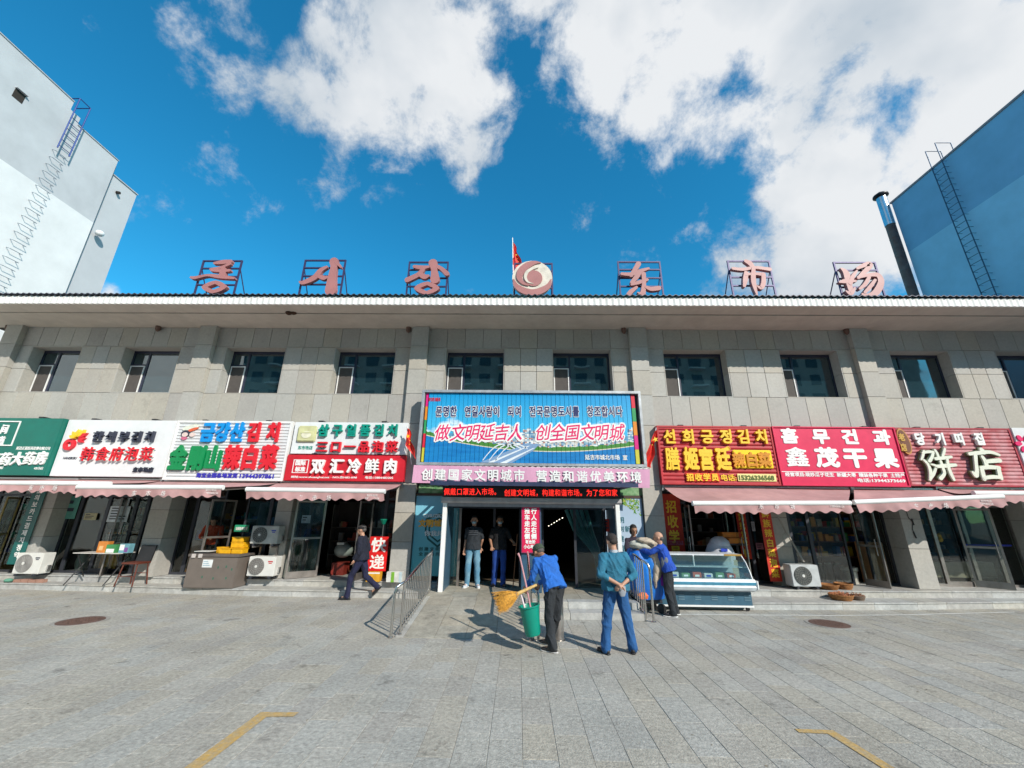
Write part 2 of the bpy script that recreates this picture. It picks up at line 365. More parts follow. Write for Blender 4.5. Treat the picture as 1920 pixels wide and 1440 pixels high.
# painted marks (worn) 4 mm above the slabs
yel = mat('worn_yellow_paint', (.52,.31,.07), .85, col2=(.38,.31,.20), scale=16, bump=.4, spots=.5)
wline = mat('worn_white_paint', (.70,.70,.66), .8, var=.15, scale=8)
def mark(name, polys, m, label):
    mb = MB()
    for p in polys: mb.add([(x, y, .0045) for x, y in p], [tuple(range(len(p)))])
    return struct(mb.build(name, m), label)
mark('yellow_bay_mark', [[(-2.67,3.0),(-2.53,3.0),(-2.50,4.82),(-2.24,4.84),(-2.23,4.93),(-2.62,4.92)]], yel, 'worn yellow corner mark on the paving at the left')
mark('yellow_bay_mark', [[(3.12,3.0),(3.22,3.0),(3.06,4.80),(2.70,4.81),(2.70,4.74),(2.96,4.73)]], yel, 'worn yellow corner mark on the paving at the right')
mb = []
P = [(2.95,9.62),(4.8,9.66),(6.6,9.74),(8.3,9.92),(9.8,10.17),(11.2,10.4)]
for a, b in zip(P[:-1], P[1:]): mb.append([(a[0],a[1]-.03),(b[0],b[1]-.03),(b[0],b[1]+.03),(a[0],a[1]+.03)])
mark('white_painted_line', mb, wline, 'thin white line painted along the right kerb')
rust = mat('rusty_iron', (.15,.085,.065), .75, var=.2, scale=14, bump=.6, bscale=60)
for cx, cy, lab in ((-8.02,8.28,'round rusty manhole cover on the left of the forecourt'), (6.08,9.03,'round rusty manhole cover beside the thin white line')):
    t = thing('manhole_cover', lab, 'manhole cover', (cx,cy,0), group='manhole covers in the paving')
    mb = MB(); mb.lathe([(.40,.0005),(.40,.007),(.345,.007),(.345,.003)], (cx,cy,0), 32); mb.build('rim', mat('manhole_rim', (.33,.31,.28), .8), t, smooth=False)
    mb = MB(); mb.lathe([(.335,0),(.335,.009),(.30,.011)], (cx,cy,0), 32)
    for i in range(-4, 5):
        for j in range(-4, 5):
            if (i*i+j*j) < 17: mb.box(cx+i*.062-.017, cx+i*.062+.017, cy+j*.062-.017, cy+j*.062+.017, .011, .016)
    mb.build('lid', rust, t)

# ================================================================ steps
def interp(P, x):
    for a, b in zip(P[:-1], P[1:]):
        if a[0] <= x <= b[0]: return a[1]+(b[1]-a[1])*(x-a[0])/(b[0]-a[0])
    return P[0][1] if x < P[0][0] else P[-1][1]
def steps(name, x0, x1, K, U, label):
    root = B(name, joint, None, (x0+.02, x1-.02, 11.7, 12.5, 0, .262)); struct(root, label)
    def course(P, zt, back, zb):
        x = x0
        while x < x1-.01:
            L = min(random.choice([.75,.9,1.05,1.2]), x1-x)
            if x1-x-L < .3: L = x1-x
            a, b = x+.003, x+L-.003; ya, yb = interp(P, a), interp(P, b)
            mb = MB(); r = .018
            mb.hexa([(a,ya+r,zb),(b,yb+r,zb),(b,yb+r+.05,zb),(a,ya+r+.05,zb)], [(a,ya+r,zt-.032),(b,yb+r,zt-.032),(b,yb+r+.05,zt-.032),(a,ya+r+.05,zt-.032)])
            mb.build('riser_stone', stepstone, root)
            mb = MB(); ba, bb = (back if isinstance(back, (int,float)) else interp(back, a)+.1), (back if isinstance(back, (int,float)) else interp(back, b)+.1)
            mb.hexa([(a,ya,zt-.03),(b,yb,zt-.03),(b,bb,zt-.03),(a,ba,zt-.03)], [(a,ya,zt),(b,yb,zt),(b,bb,zt),(a,ba,zt)])
            mb.build('tread_slab', stepstone, root, bevel=.003)
            x += L
    course(K, .15, U, .0); course(U, .30, 12.5, .1)
    return root
KL = [(-18,11.3),(-14,11.2),(-10.2,11.05),(-6.9,10.82),(-2.06,10.80)]; UL = [(-18,11.6),(-10.2,11.45),(-6.9,11.32),(-2.06,11.3)]
KR = [(2.52,10.15),(5.2,10.17),(8.8,10.42),(12.5,10.9),(18,11.2)]; UR = [(2.52,10.9),(8.8,10.98),(12.5,11.3),(18,11.5)]
steps('shop_steps', -16.3, -2.06, KL, UL, 'two granite steps along the shops left of the entrance')
steps('shop_steps', 2.54, 17.3, KR, UR, 'two granite steps along the shops right of the entrance')
# entrance landing, ramp and stairs
lz = .26
land = B('entrance_landing', joint, None, (-2.0,2.48,9.66,11.9,0,lz-.04)); struct(land, 'granite landing before the market entrance')
for i in range(8):
    for j in range(4):
        a = -2.02+i*.5625; b = a+.5625; y0 = 9.62+j*.6; y1 = y0+.6
        B('landing_slab', rampstone, land, (a+.003,b-.003,y0+.003,y1-.003,lz-.035,lz))
ramp = B('entrance_ramp', joint, None, (-1.9,.1,9.2,9.6,0,.15)); struct(ramp, 'sloping granite ramp up to the entrance')
R0, R1 = 7.6, 9.62
rz = lambda y: .008+(lz-.008)*(y-R0)/(R1-R0)
light_edge = mat('pale_kerb_granite', (.46,.45,.42), .7, var=.1, dirt=.2, rnd=.1)
for j in range(4):
    y0 = R0+j*(R1-R0)/4; y1 = y0+(R1-R0)/4
    for i in range(4):
        a = -1.88+i*.505; b = a+.505
        mb = MB(); za, zb = rz(y0), rz(y1); A, Bx, c, d = a+.003, b-.003, y0+.003, y1-.003
        mb.hexa([(A,c,-.02),(Bx,c,-.02),(Bx,d,-.02),(A,d,-.02)], [(A,c,za),(Bx,c,za),(Bx,d,zb),(A,d,zb)]); mb.build('ramp_slab', rampstone, ramp)
    for a, b in ((-2.02,-1.88),(.14,.28)):
        mb = MB(); A, Bx, c, d = a+.003, b-.003, y0+.003, y1-.003
        mb.hexa([(A,c,-.02),(Bx,c,-.02),(Bx,d,-.02),(A,d,-.02)], [(A,c,za+.02),(Bx,c,za+.02),(Bx,d,zb+.01),(A,d,zb+.01)]); mb.build('ramp_edge_stone', light_edge, ramp)
st = B('entrance_stairs', joint, None, (.4,2.4,9.2,9.6,0,.10)); struct(st, 'two short granite stairs right of the ramp')
for k, (y0, zt, y1) in enumerate(((8.98,.13,9.36),(9.32,.26,9.62))):
    for i in range(3):
        a = .3+i*.735
        B('stair_stone', stepstone, st, (a+.003,a+.732,y0,y1,zt-.13 if k == 0 else .131,zt), bevel=.004)

# ================================================================ market hall building
W = 11.5
C = [-15.97,-9.75,-3.07,3.62,10.32,17.0]
hall = thing('market_hall', 'long two-storey market hall clad in grey granite panels with a wide eave', 'building', (0,11.5,0))
pmesh = {}
def panel(x0, x1, z0, z1, y=W, th=.03, name='stone_panel'):
    w, h = round(x1-x0,3), round(z1-z0,3); key = (w, h, th)
    if key not in pmesh:
        mb = MB(); j = .005; e = .004
        a, b, c, d = -w/2+j, w/2-j, j, h-j
        mb.add([(a,th,c),(b,th,c),(b,th,d),(a,th,d),(a,e,c),(b,e,c),(b,e,d),(a,e,d),(a+e,0,c+e),(b-e,0,c+e),(b-e,0,d-e),(a+e,0,d-e)],
            [(0,1,5,4),(1,2,6,5),(2,3,7,6),(3,0,4,7),(4,5,9,8),(5,6,10,9),(6,7,11,10),(7,4,8,11),(8,9,10,11)])
        pmesh[key] = mb.mesh('stone_panel', stone)
    return place(name, pmesh[key], hall, ((x0+x1)/2, y+random.uniform(0,.0025), z0))
WIN = [(-15.33,-13.7),(-12.38,-10.55),(-9.15,-7.24),(-5.72,-3.80),(-2.29,-.45),(1.0,2.83),(4.36,6.30),(7.87,9.66),(11.17,12.97),(14.32,16.15)]
zA, zB, zC, zD, zTop = 5.32, 6.08, 6.84, 4.42, 7.49
back = MB()
for k in range(5):
    a, b = C[k]+.26, C[k+1]-.26; n = 11; dx = (b-a)/n
    for i in range(n):
        panel(a+i*dx, a+(i+1)*dx, zC, zTop); panel(a+i*dx, a+(i+1)*dx, zD-.02, zA)
    w1, w2 = WIN[2*k], WIN[2*k+1]
    segs = [(a,w1[0],1),(w1[1],w2[0],3 if k < 9 else 2),(w2[1],b,1)]
    for x0, x1, q in segs:
        for z0, z1 in ((zA,zB),(zB,zC)):
            for i in range(q): panel(x0+(x1-x0)*i/q, x0+(x1-x0)*(i+1)/q, z0, z1)
        back.box(x0, x1, W+.03, W+.3, zA, zC)
back.box(-16.2, 17.2, W+.03, W+.3, 2.8, zA); back.box(-16.2, 17.2, W+.03, W+.3, zC, zTop+.1)
back.build('wall_core', stone_back, hall)
# pilasters: cladding slabs wrapped round the core, piece by piece
def pier(cx, w, z0, z1, y0, y1):
    return B('pier_stone', stone, hall, (cx-w/2, cx+w/2, y0, y1, z0+.004, z1-.004), bevel=.004)
for c in C:
    for z0, z1 in ((.3,1.24),(1.24,1.97),(1.97,2.75),(2.75,3.6),(3.6,zD),(zD,zA),(zA,zB),(zB,zC),(zC,zTop)):
        up = z0 > 2.7
        pier(c, .52, z0, z1, 11.35, 11.52 if up else 12.0)
for c in (-13.05,-6.40,6.95,13.67):
    for z0, z1 in ((.3,1.24),(1.24,1.97),(1.97,2.75)): pier(c, .42, z0, z1, 11.46, 12.0)
for c in C: B('pier_core', stone_back, hall, (c-.2,c+.2,11.4,11.98,.3,2.8))
for c in (-13.05,-6.40,6.95,13.67): B('pier_core', stone_back, hall, (c-.15,c+.15,11.5,11.98,.3,2.8))
# windows
leaf = mat('house_plant_leaf', (.10,.20,.05), .6, var=.3, scale=20)
for i, (x0, x1) in enumerate(WIN):
    yR = W+.33
    fr = MB(); f = .07
    fr.box(x0,x1,yR,yR+.06,zC-f-.04,zC); fr.box(x0,x1,yR,yR+.06,zA,zA+.05); fr.box(x0,x0+f,yR,yR+.06,zA+.05,zC-f-.04); fr.box(x1-f,x1,yR,yR+.06,zA+.05,zC-f-.04)
    sx = x0+f+.46; zm = zA+.98
    fr.box(sx,sx+.06,yR,yR+.06,zA+.05,zC-f-.04); fr.box(x0+f,sx,yR,yR+.06,zm,zm+.06)
    wf = fr.build('window', blueframe, hall, at=((x0+x1)/2,yR,zA))
    B('pane', tealglass, wf, (sx+.06,x1-f,yR+.025,yR+.035,zA+.05,zC-f-.04)); B('pane', tealglass, wf, (x0+f,sx,yR+.025,yR+.035,zm+.06,zC-f-.04))
    q = .028; B('sash_frame', white, wf, (x0+f,sx,yR-.03,yR-.002,zm-q,zm), (x0+f,x0+f+q,yR-.03,yR-.002,zA+.01,zm-q), (sx-q,sx,yR-.03,yR-.002,zA+.01,zm-q))
    B('insect_screen', screen, wf, (x0+f+q,sx-q,yR-.012,yR-.006,zA+.01,zm-q))
    ri = .028
    for bx in ((x0,x0+ri,W+.004,yR,zA,zB-.004),(x0,x0+ri,W+.004,yR,zB+.004,zC-.004),(x1-ri,x1,W+.004,yR,zA,zB-.004),(x1-ri,x1,W+.004,yR,zB+.004,zC-.004)): B('reveal_stone', stone, wf, bx)
    B('window_soffit', stone, wf, (x0+ri+.001,x1-ri-.001,W+.004,yR,zC-.03,zC-.004)); B('window_sill', stone, wf, (x0+ri+.001,x1-ri-.001,W+.004,yR,zA,zA+.022))
blind = mat('pale_blind', (.30,.34,.34), .8)
for i, (x0, x1) in enumerate(WIN):
    k_ = [.0,.35,.15,.55,.0,.3,.45,.2,.0,.5][i]; mb = MB(); xx = x1-.1-(x1-x0-.6)*k_; n = max(2, int((x1-.08-xx)/.06))
    if k_:
        for q in range(n):
            a_ = xx+(x1-.08-xx)*q/n; mb.add([(a_,W+.47+.02*(q%2),zA+.02),(a_+.055,W+.49-.02*(q%2),zA+.02),(a_+.055,W+.49-.02*(q%2),zC-.1),(a_,W+.47+.02*(q%2),zC-.1)], [(0,1,2,3)])
        mb.build('curtain', [blind, mat('ochre_curtain', (.28,.22,.12), .8), mat('blue_curtain', (.10,.16,.22), .8)][i%3], hall)
rm = MB(); rm.box(-16,17,15.9,16,5.2,7.4); rm.box(-16,17,12.1,16,5.1,5.15); rm.box(-16,17,12.1,16,7.35,7.4)
rm.build('upper_room', mat('office_wall', (.12,.13,.13), .8), hall)
for px_, hgt, lab_ in ((-11.0,.55,'leafy pot plant in the second upper window from the left'),(-7.9,.75,'tallest pot plant, in the third upper window from the left'),(-4.3,.6,'pot plant in the fourth upper window from the left'),(-8.3,.4,'low pot plant beside the tallest one'),(5.7,.45,'pot plant in the first upper window right of the billboard'),(5.2,.3,'small pot plant left of another in the window right of the billboard')):
    t = thing('potted_plant', lab_, 'plant', (px_,12.1,zA), group='pot plants behind the upper windows')
    mb = MB(); mb.lathe([(.07,0),(.10,.16)], (px_,12.1,zA), 10); mb.build('pot', mat('plant_pot', (.6,.3,.25), .6), t)
    mb = MB()
    for q in range(90):
        a = random.uniform(0,6.28); r = random.uniform(.02,.28)*hgt/.55; z = zA+.18+random.uniform(0,hgt); c0 = Vector((px_+r*math.cos(a), 12.1+r*.5*math.sin(a), z))
        d = Vector((math.cos(a),math.sin(a)*.6,random.uniform(-.6,.5)))*.09; n_ = Vector((-d.y,d.x,.03)).normalized()*.02
        mb.add([c0, c0+d*.5+n_, c0+d, c0+d*.5-n_], [(0,1,2,3)])
    mb.tube([(px_,12.1,zA+.1),(px_+.02,12.1,zA+hgt*.7)], .012, 6); mb.build('foliage', leaf, t)
# soffit, fascia, roof
ex0, ex1 = -17.3, 18.2; yF = 10.04
B('soffit_board', soffit, hall, (ex0,ex1,10.56,11.55,zTop,zTop+.05)); 
mb = MB(); mb.prismX([(yF+.03,7.55),(10.53,7.51),(10.53,7.57),(yF+.03,7.61)], ex0, ex1); mb.build('soffit_board', soffit, hall)
B('soffit_groove', mat('groove_brown', (.20,.16,.13), .9), hall, (ex0,ex1,10.53,10.56,7.515,7.56))  # dark brown strip filling the gap between the soffit boards
B('eave_core', dark_in, hall, (ex0+.1,ex1-.1,yF+.1,11.6,7.62,7.72))
def wave(name, m, per, amp, pts, th, phase=0):
    """corrugated sheet: profile pts (y,z) swept along x"""
    mb = MB(); n = int((ex1-ex0)/per*8); k = len(pts); vs = []
    for i in range(n+1):
        x = ex0+(ex1-ex0)*i/n; w = math.sin(2*math.pi*(x-ex0)/per+phase)*amp
        for y, z, ny, nz in pts: vs.append((x, y+ny*w, z+nz*w))
    fs = [(i*k+j, (i+1)*k+j, (i+1)*k+j+1, i*k+j+1) for i in range(n) for j in range(k-1)]
    mb.add(vs, fs); return mb.build(name, m, hall, smooth=True)
wave('fascia_sheet', mat('white_fascia', (.80,.79,.76), .5, var=.05, scale=2), .17, .012, [(yF+.05,7.53,-1,0),(yF,7.53,-1,0),(yF,7.77,-1,0),(yF+.05,7.775,-1,0)], 0)
wave('roof_sheet', mat('roof_sheet_paint', (.10,.10,.13), .5, .2), .17, .022, [(yF-.07,7.80,0,1),(yF-.07,7.815,0,1),(14.0,8.75,0,1),(17.0,9.5,0,1)], 0)
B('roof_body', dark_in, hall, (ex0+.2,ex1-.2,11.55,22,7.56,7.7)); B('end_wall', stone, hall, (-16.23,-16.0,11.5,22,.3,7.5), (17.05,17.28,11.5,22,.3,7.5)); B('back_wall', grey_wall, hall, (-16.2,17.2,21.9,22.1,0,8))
mb = MB()
nestm = mat('nest_mud', (.07,.035,.02), .95, bump=.8, bscale=60)
nest = thing('birds_nest', 'dark mud nest stuck under the eave left of centre', 'nest', (onY(545,586,10.5)[0],10.5,7.45))
x = WL[nest].x; mb.ell((x-.05,10.5,7.5),(.10,.08,.07),n=7); mb.ell((x+.07,10.52,7.51),(.10,.07,.06),n=7); mb.build('nest_mud', nestm, nest, smooth=True)
# dark drain boxes where pilasters meet the soffit
for px_, py_ in ((1170,617),(1588,620),(766,612),(296,613),(14,614)):
    x, _ = onY(px_, py_, 11.4); d = thing('drain_outlet', 'rusty dark stub under the eave '+{1170:'right of the billboard',1588:'above the crimson nut shop sign',766:'left of the billboard',296:'above the white kimchi shop sign',14:'at the far left pilaster'}[px_], 'drain', (x,11.42,7.4))
    mb = MB(); mb.lathe([(.03,-.08),(.07,-.02),(.075,.085)], (x,11.42,7.4), 10); mb.build('pipe_stub', rust, d, smooth=True)
# ---------------------------------------------------------------- ground floor glazing and rooms
SHOPS = [(-15.71,-13.26),(-12.84,-10.01),(-9.49,-6.61),(-6.19,-3.33),(3.88,6.74),(7.16,10.06),(10.58,13.46),(13.88,16.74)]
gy = 11.9
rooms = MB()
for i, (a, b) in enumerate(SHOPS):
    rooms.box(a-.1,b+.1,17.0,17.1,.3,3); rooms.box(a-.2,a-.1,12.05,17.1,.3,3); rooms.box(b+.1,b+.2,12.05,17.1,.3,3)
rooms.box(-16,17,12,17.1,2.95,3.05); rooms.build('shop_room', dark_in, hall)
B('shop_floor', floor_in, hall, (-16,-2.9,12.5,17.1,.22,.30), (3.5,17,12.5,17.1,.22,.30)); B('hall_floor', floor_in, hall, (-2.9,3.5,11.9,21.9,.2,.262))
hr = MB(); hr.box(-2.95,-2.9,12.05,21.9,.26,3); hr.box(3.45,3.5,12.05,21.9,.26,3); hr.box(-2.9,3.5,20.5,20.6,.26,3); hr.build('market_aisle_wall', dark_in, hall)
B('lintel', darkmetal, hall, *[(a,b,gy-.1,gy+.1,2.62,2.82) for a, b in SHOPS], (-2.8,3.35,gy-.1,gy+.1,2.62,2.82))
def glazing(a, b, splits, m=darkmetal, doors=()):
    xs = [a]+[a+(b-a)*s for s in splits]+[b]
    for j in range(len(xs)-1):
        x0, x1 = xs[j], xs[j+1]; door = j in doors
        f = .045; fr = MB(); y0, y1 = gy-.03, gy+.03
        zt = 2.30
        fr.box(x0,x0+f,y0,y1,.302,2.62); fr.box(x1-f,x1,y0,y1,.302,2.62); fr.box(x0+f,x1-f,y0,y1,zt,zt+.06); fr.box(x0+f,x1-f,y0,y1,.302,.302+(.12 if door else .06)); fr.box(x0+f,x1-f,y0,y1,2.56,2.62)
        w = fr.build('glass_door' if door else 'shop_window', m, hall, at=((x0+x1)/2,gy,.3))
        B('pane', clear, w, (x0+f,x1-f,gy-.004,gy+.004,.36+(.06 if door else 0),zt)); B('pane', clear, w, (x0+f,x1-f,gy-.004,gy+.004,zt+.06,2.56))
        if door:
            mb = MB(); hx = x1-f-.06; mb.tube([(hx,y0-.01,1.1),(hx,y0-.06,1.13),(hx,y0-.06,1.6),(hx,y0-.01,1.63)], .014, 8); mb.build('handle', steel, w, smooth=True)
spl = {0:(.3,.55,.8),1:(.12,.4,.68,.8),2:(.12,.40,.62,.86),3:(.12,.26,.72,.86),4:(.15,.28,.72,.86),5:(.1,.28,.6,.78),6:(.12,.26,.55,.8),7:(.3,.6)}
for i, (a, b) in enumerate(SHOPS):
    s = spl[i]; n = len(s)+1
    gone = {2:(2,),3:(2,),4:(2,),5:(3,)}.get(i, ())
    xs = [a]+[a+(b-a)*q for q in s]+[b]
    for j in range(n):
        if j in gone: continue
        glazing(xs[j], xs[j+1], (), darkmetal if i not in (6,) else dsteel, (0,) if (i, j) in ((1,2),(6,2),(0,1)) else ())
def open_door(hx, hy, ang, w, h=1.95, m=dsteel):
    """glass door leaf standing open, hinged at (hx, hy)"""
    z0 = .31; t = Vector((math.cos(ang), math.sin(ang), 0)); n = Vector((-t.y, t.x, 0))
    def bar(k, u0, u1, za, zb, th=.03):
        P = [Vector((hx,hy,0))+t*u+n*s for u, s in ((u0,-th/2),(u1,-th/2),(u1,th/2),(u0,th/2))]
        k.hexa([(p.x,p.y,za) for p in P], [(p.x,p.y,zb) for p in P])
    k = MB(); bar(k,0,.045,z0,z0+h); bar(k,w-.045,w,z0,z0+h); bar(k,.045,w-.045,z0,z0+.16); bar(k,.045,w-.045,z0+h-.05,z0+h); bar(k,.045,w-.045,z0+.95,z0+1.0)
    d = k.build('glass_door', m, hall, at=(hx,hy,z0)); k = MB(); bar(k,.045,w-.045,z0+.16,z0+.95,.008); bar(k,.045,w-.045,z0+1.0,z0+h-.05,.008); k.build('pane', clear, d)
    p = Vector((hx,hy,0))+t*(w-.09)+n*-.05; k = MB(); k.tube([(p.x,p.y,z0+.75),(p.x,p.y,z0+1.15)], .013, 8); k.build('handle', steel, d)
open_door(-5.42, gy-.05, math.radians(-140), .78)
open_door(-4.08, gy-.05, math.radians(-100), .7)
open_door(-8.0, gy-.05, math.radians(-118), .65)
open_door(5.72, gy-.05, math.radians(-75), .62)
open_door(4.62, gy-.05, math.radians(-100), .6)
open_door(11.98, gy-.05, math.radians(-50), .68)
open_door(9.15, gy-.05, math.radians(-75), .6)
open_door(-11.2, gy-.05, math.radians(-55), .7)
open_door(-14.3, gy-.05, math.radians(-60), .7, m=mat('brass_frame', (.42,.32,.12), .4, .6))

# ---------------------------------------------------------------- entrance shelter
V = 10.18
sh_ = thing('entrance_shelter', 'projecting steel entrance shelter with roller shutter box and white posts', 'entrance shelter', (.3,V,lz))
B('post', white, sh_, (-1.82,-1.72,V-.05,V+.06,lz,2.22), bevel=.006); B('post', white, sh_, (2.32,2.42,V-.05,V+.06,lz,2.22), bevel=.006)
for a, b in ((-1.76,-1.72),(2.33,2.37)):
    B('side_panel', mat('blue_side_panel', (.06,.14,.22), .35, .2), sh_, (a,b,V+.07,11.3,lz,2.2))
mb = MB(); mb.prismX([(V-.09,2.34),(V-.09,2.25),(V-.05,2.21),(V+.2,2.21),(V+.2,2.34)], -1.86, 2.47); mb.build('shutter_box', mat('shutter_grey', (.42,.41,.43), .5, .3), sh_)
B('shutter_slat', mat('shutter_grey2', (.30,.29,.31), .5, .3), sh_, (-1.70,2.30,V-.02,V+.04,2.13,2.21))
B('ceiling', darkmetal, sh_, (-1.76,2.37,V+.21,11.8,2.6,2.66)); B('door_header', darkmetal, sh_, (-1.7,2.3,11.0,11.06,2.1,2.6))
for x in (-1.50,-.62,.05,.62,1.45,2.22):
    B('door_frame', dsteel if x < -1.4 else darkmetal, sh_, (x-.03,x+.03,11.0,11.06,lz,2.1))
B('glass_leaf', clear, sh_, (-1.70,-1.53,11.02,11.03,lz,2.1)); B('glass_leaf', clear, sh_, (1.48,2.19,11.02,11.03,lz,2.1))
B('centre_post', mat('blue_steel_post', (.05,.12,.20), .4, .3), sh_, (.07,.55,V+.04,V+.30,lz,2.21), bevel=.01)
mb = MB(); n = 60
pts = []
mb.hexa([(-2.05,9.62,2.64),(2.75,9.62,2.64),(2.75,V+.3,2.70),(-2.05,V+.3,2.70)], [(-2.05,9.62,2.68),(2.75,9.62,2.68),(2.75,V+.3,2.74),(-2.05,V+.3,2.74)])
mb.box(-2.05,2.75,9.58,9.619,2.585,2.68); 
for i in range(16): mb.tube([(-1.95+i*.308,9.57,2.695),(-1.95+i*.308,V+.3,2.745)], .025, 8)
mb.build('canopy', navy, sh_)
B('canopy_bracket', navy, sh_, (-1.95,-1.9,9.62,11.4,2.60,2.66),(2.62,2.67,9.62,11.4,2.60,2.66))
# roller curtain strip, lamps in the aisle (lit in the photograph)
mb = MB(); cur = thing('door_curtain', 'green plastic door curtain tied back in the right doorway', 'curtain', (1.7,11.1,2.1))
for i in range(5): mb.tube([(1.25+i*.13,11.12,2.1),(1.45+i*.11,11.14,1.6),(1.85+i*.05,11.15,1.15),(1.98+i*.02,11.16,.9),(2.0+i*.03,11.16,.35)], [.05,.05,.035,.03,.05], 7)
mb.build('curtain_strips', mat('curtain_plastic', (.03,.16,.17), .35), cur, smooth=True)
lampm = mat('lamp_glow', (1,1,1), .5, emit=(1,.88,.7,6))
for px_, py_, r, lab_ in ((1029,986,.014,'lowest lit bulb of the slanting row in the dark aisle'),(1034,983,.014,'second lit bulb from the bottom of the slanting row'),(1039,980,.015,'third lit bulb from the bottom of the slanting row'),(1044,977,.016,'third lit bulb from the top of the slanting row'),(1049,974,.017,'second lit bulb from the top of the slanting row'),(1054.5,971,.018,'highest lit bulb of the slanting row in the dark aisle'),(1090,954,.04,'single bright lit bulb high in the right doorway')):
    yy = 15.5; x, z = onY(px_, py_, yy)
    t = thing('hanging_bulb', lab_, 'lamp', (x,yy,z), group='lit bulbs in the market aisle')
    mb = MB(); mb.ell((x,yy,z),(r*.8,r*.8,r*.8),n=6); mb.build('bulb', lampm, t, smooth=True); B('cord', black, t, (x-.004,x+.004,yy-.004,yy+.004,z+r,2.94))
# ================================================================ shop signs
SY = 11.2
def signbox(name, label, x0, x1, z0, z1, m, rim=None, rimm=None, y=SY, slat=None, slatm=None, cat='shop sign'):
    t = thing(name, label, cat, ((x0+x1)/2, y, z0))
    if slat:
        B('back_panel', slatm or m, t, (x0,x1,y+.02,y+.22,z0,z1))
        n = round((z1-z0)/slat); h = (z1-z0)/n
        for i in range(n):
            mb = MB(); z = z0+i*h; g_ = .006
            mb.prismX([(y+.018,z+g_),(y-.004,z+g_),(y-.016,z+h*.35),(y-.012,z+h-.012),(y+.018,z+h-.004)], x0+.01, x1-.01); mb.build('slat', m, t)
    else: B('panel', m, t, (x0,x1,y,y+.22,z0,z1), bevel=.006)
    if rim:
        r = rim; yy = y-.03
        B('frame', rimm or m, t, (x0-.01,x1+.01,yy,y+.2,z1-r,z1+.01),(x0-.01,x1+.01,yy,y+.2,z0-.01,z0+r),(x0-.01,x0+r,yy,y+.2,z0+r,z1-r),(x1-r,x1+.01,yy,y+.2,z0+r,z1-r))
    for u in (.22, .78):
        xx = x0+(x1-x0)*u; B('bracket', black, t, (xx-.07,xx+.07,y+.02,11.5,z1+.012,z1+.05))
    return t
def line3(x0, x1, text): return spread(x0, x1, len(text))
# green pharmacy
Yg = 11.08
sg = signbox('pharmacy_sign', 'green pharmacy sign with white characters, cut by the left edge', -16.2, -12.99, 2.82, 4.42, green, y=Yg)
chars(sg, 'character', '医药大药房', spread(-22,91,5), 862, 21, 25, Yg, c_white, .04, .04, y2=859)
flat(sg, 'small_print', '延边正道医药连锁有限公司', 31, 94, 840.5, 6, Yg, c_white); flat(sg, 'small_print', '43分店', 64, 81, 878, 5, Yg, c_white)
flat(sg, 'small_print', '人民大药房', -10, 6, 877, 5, Yg, c_white)
chars(sg, 'character', '人间', [-12,9.5], 805, 14, 18, Yg, c_white, .02, .03); chars(sg, 'character', '正道', [-14,2.5], 827, 14, 18, Yg, c_white, .02, .03)
ax, az = onY(-30,790,Yg); bx, bz = onY(27,792,Yg); cx_, cz_ = onY(20,838,Yg); r=.03
B('emblem_box', c_white, sg, (-14.9,-14.22,Yg-.02,Yg-.001,4.30,4.33),(-14.9,-14.22,Yg-.02,Yg-.001,3.62,3.65),(-14.22,-14.19,Yg-.02,Yg-.001,3.62,4.33))
# white kimchi shop
s1 = signbox('white_shop_sign', 'plain white shop sign with red and yellow flower logo', -12.97, -9.81, 2.82, 4.41, pw)
chars(s1, 'character', '한식부김치', spread(176,297,5), 819.5, 20, 21, SY, c_dark, .09, .02)
chars(s1, 'character', '韩食府泡菜', spread(156,293,5), 852, 25, 27, SY, c_red, .10, .012, outline=1, ooff=.035, om=c_white)
chars(s1, 'character', '东市场店', spread(250,289,4), 881, 9, 10, SY, c_dark, .04, .02)
flat(s1, 'small_print', 'HANSIKBU', 119, 144, 859, 4.5, SY, c_dark)
cx, cz = onY(133,834,SY); mb = MB()
mb.lathe([(.085,-.07),(.155,-.07),(.155,0),(.085,0)], (cx,SY,cz), 28, 'y'); 
mb = MB(); vs = []; n = 32
for k in range(n):
    a = 2*math.pi*k/n
    for r_, y_ in ((.075,0),(.16,0),(.16,-.07),(.075,-.07)): vs.append((cx+r_*math.cos(a), SY+y_, cz+r_*math.sin(a)))
mb.add(vs, [(k*4+j, ((k+1)%n)*4+j, ((k+1)%n)*4+(j+1)%4, k*4+(j+1)%4) for k in range(n) for j in range(4)]); mb.build('logo_ring', c_red, s1)
px0, pz0 = cx+.17, cz+.16
for ang, L, mm in ((35,.30,c_red),(5,.24,c_red),(-25,.22,c_red),(62,.30,c_yel),(92,.27,c_yel),(125,.25,c_yel),(155,.2,c_yel)):
    a = math.radians(ang); d = Vector((math.cos(a),math.sin(a))); nn = Vector((-d.y,d.x))*.05
    P = [Vector((px0,pz0))+d*L*u+nn*w for u, w in ((.18,0),(.4,.8),(.7,.9),(1,0),(.7,-.9),(.4,-.8))]
    mb = MB(); mb.prism([(p.x,p.y) for p in P][::-1], SY-.06-.0004*abs(ang), SY); mb.build('logo_petal', mm, s1)
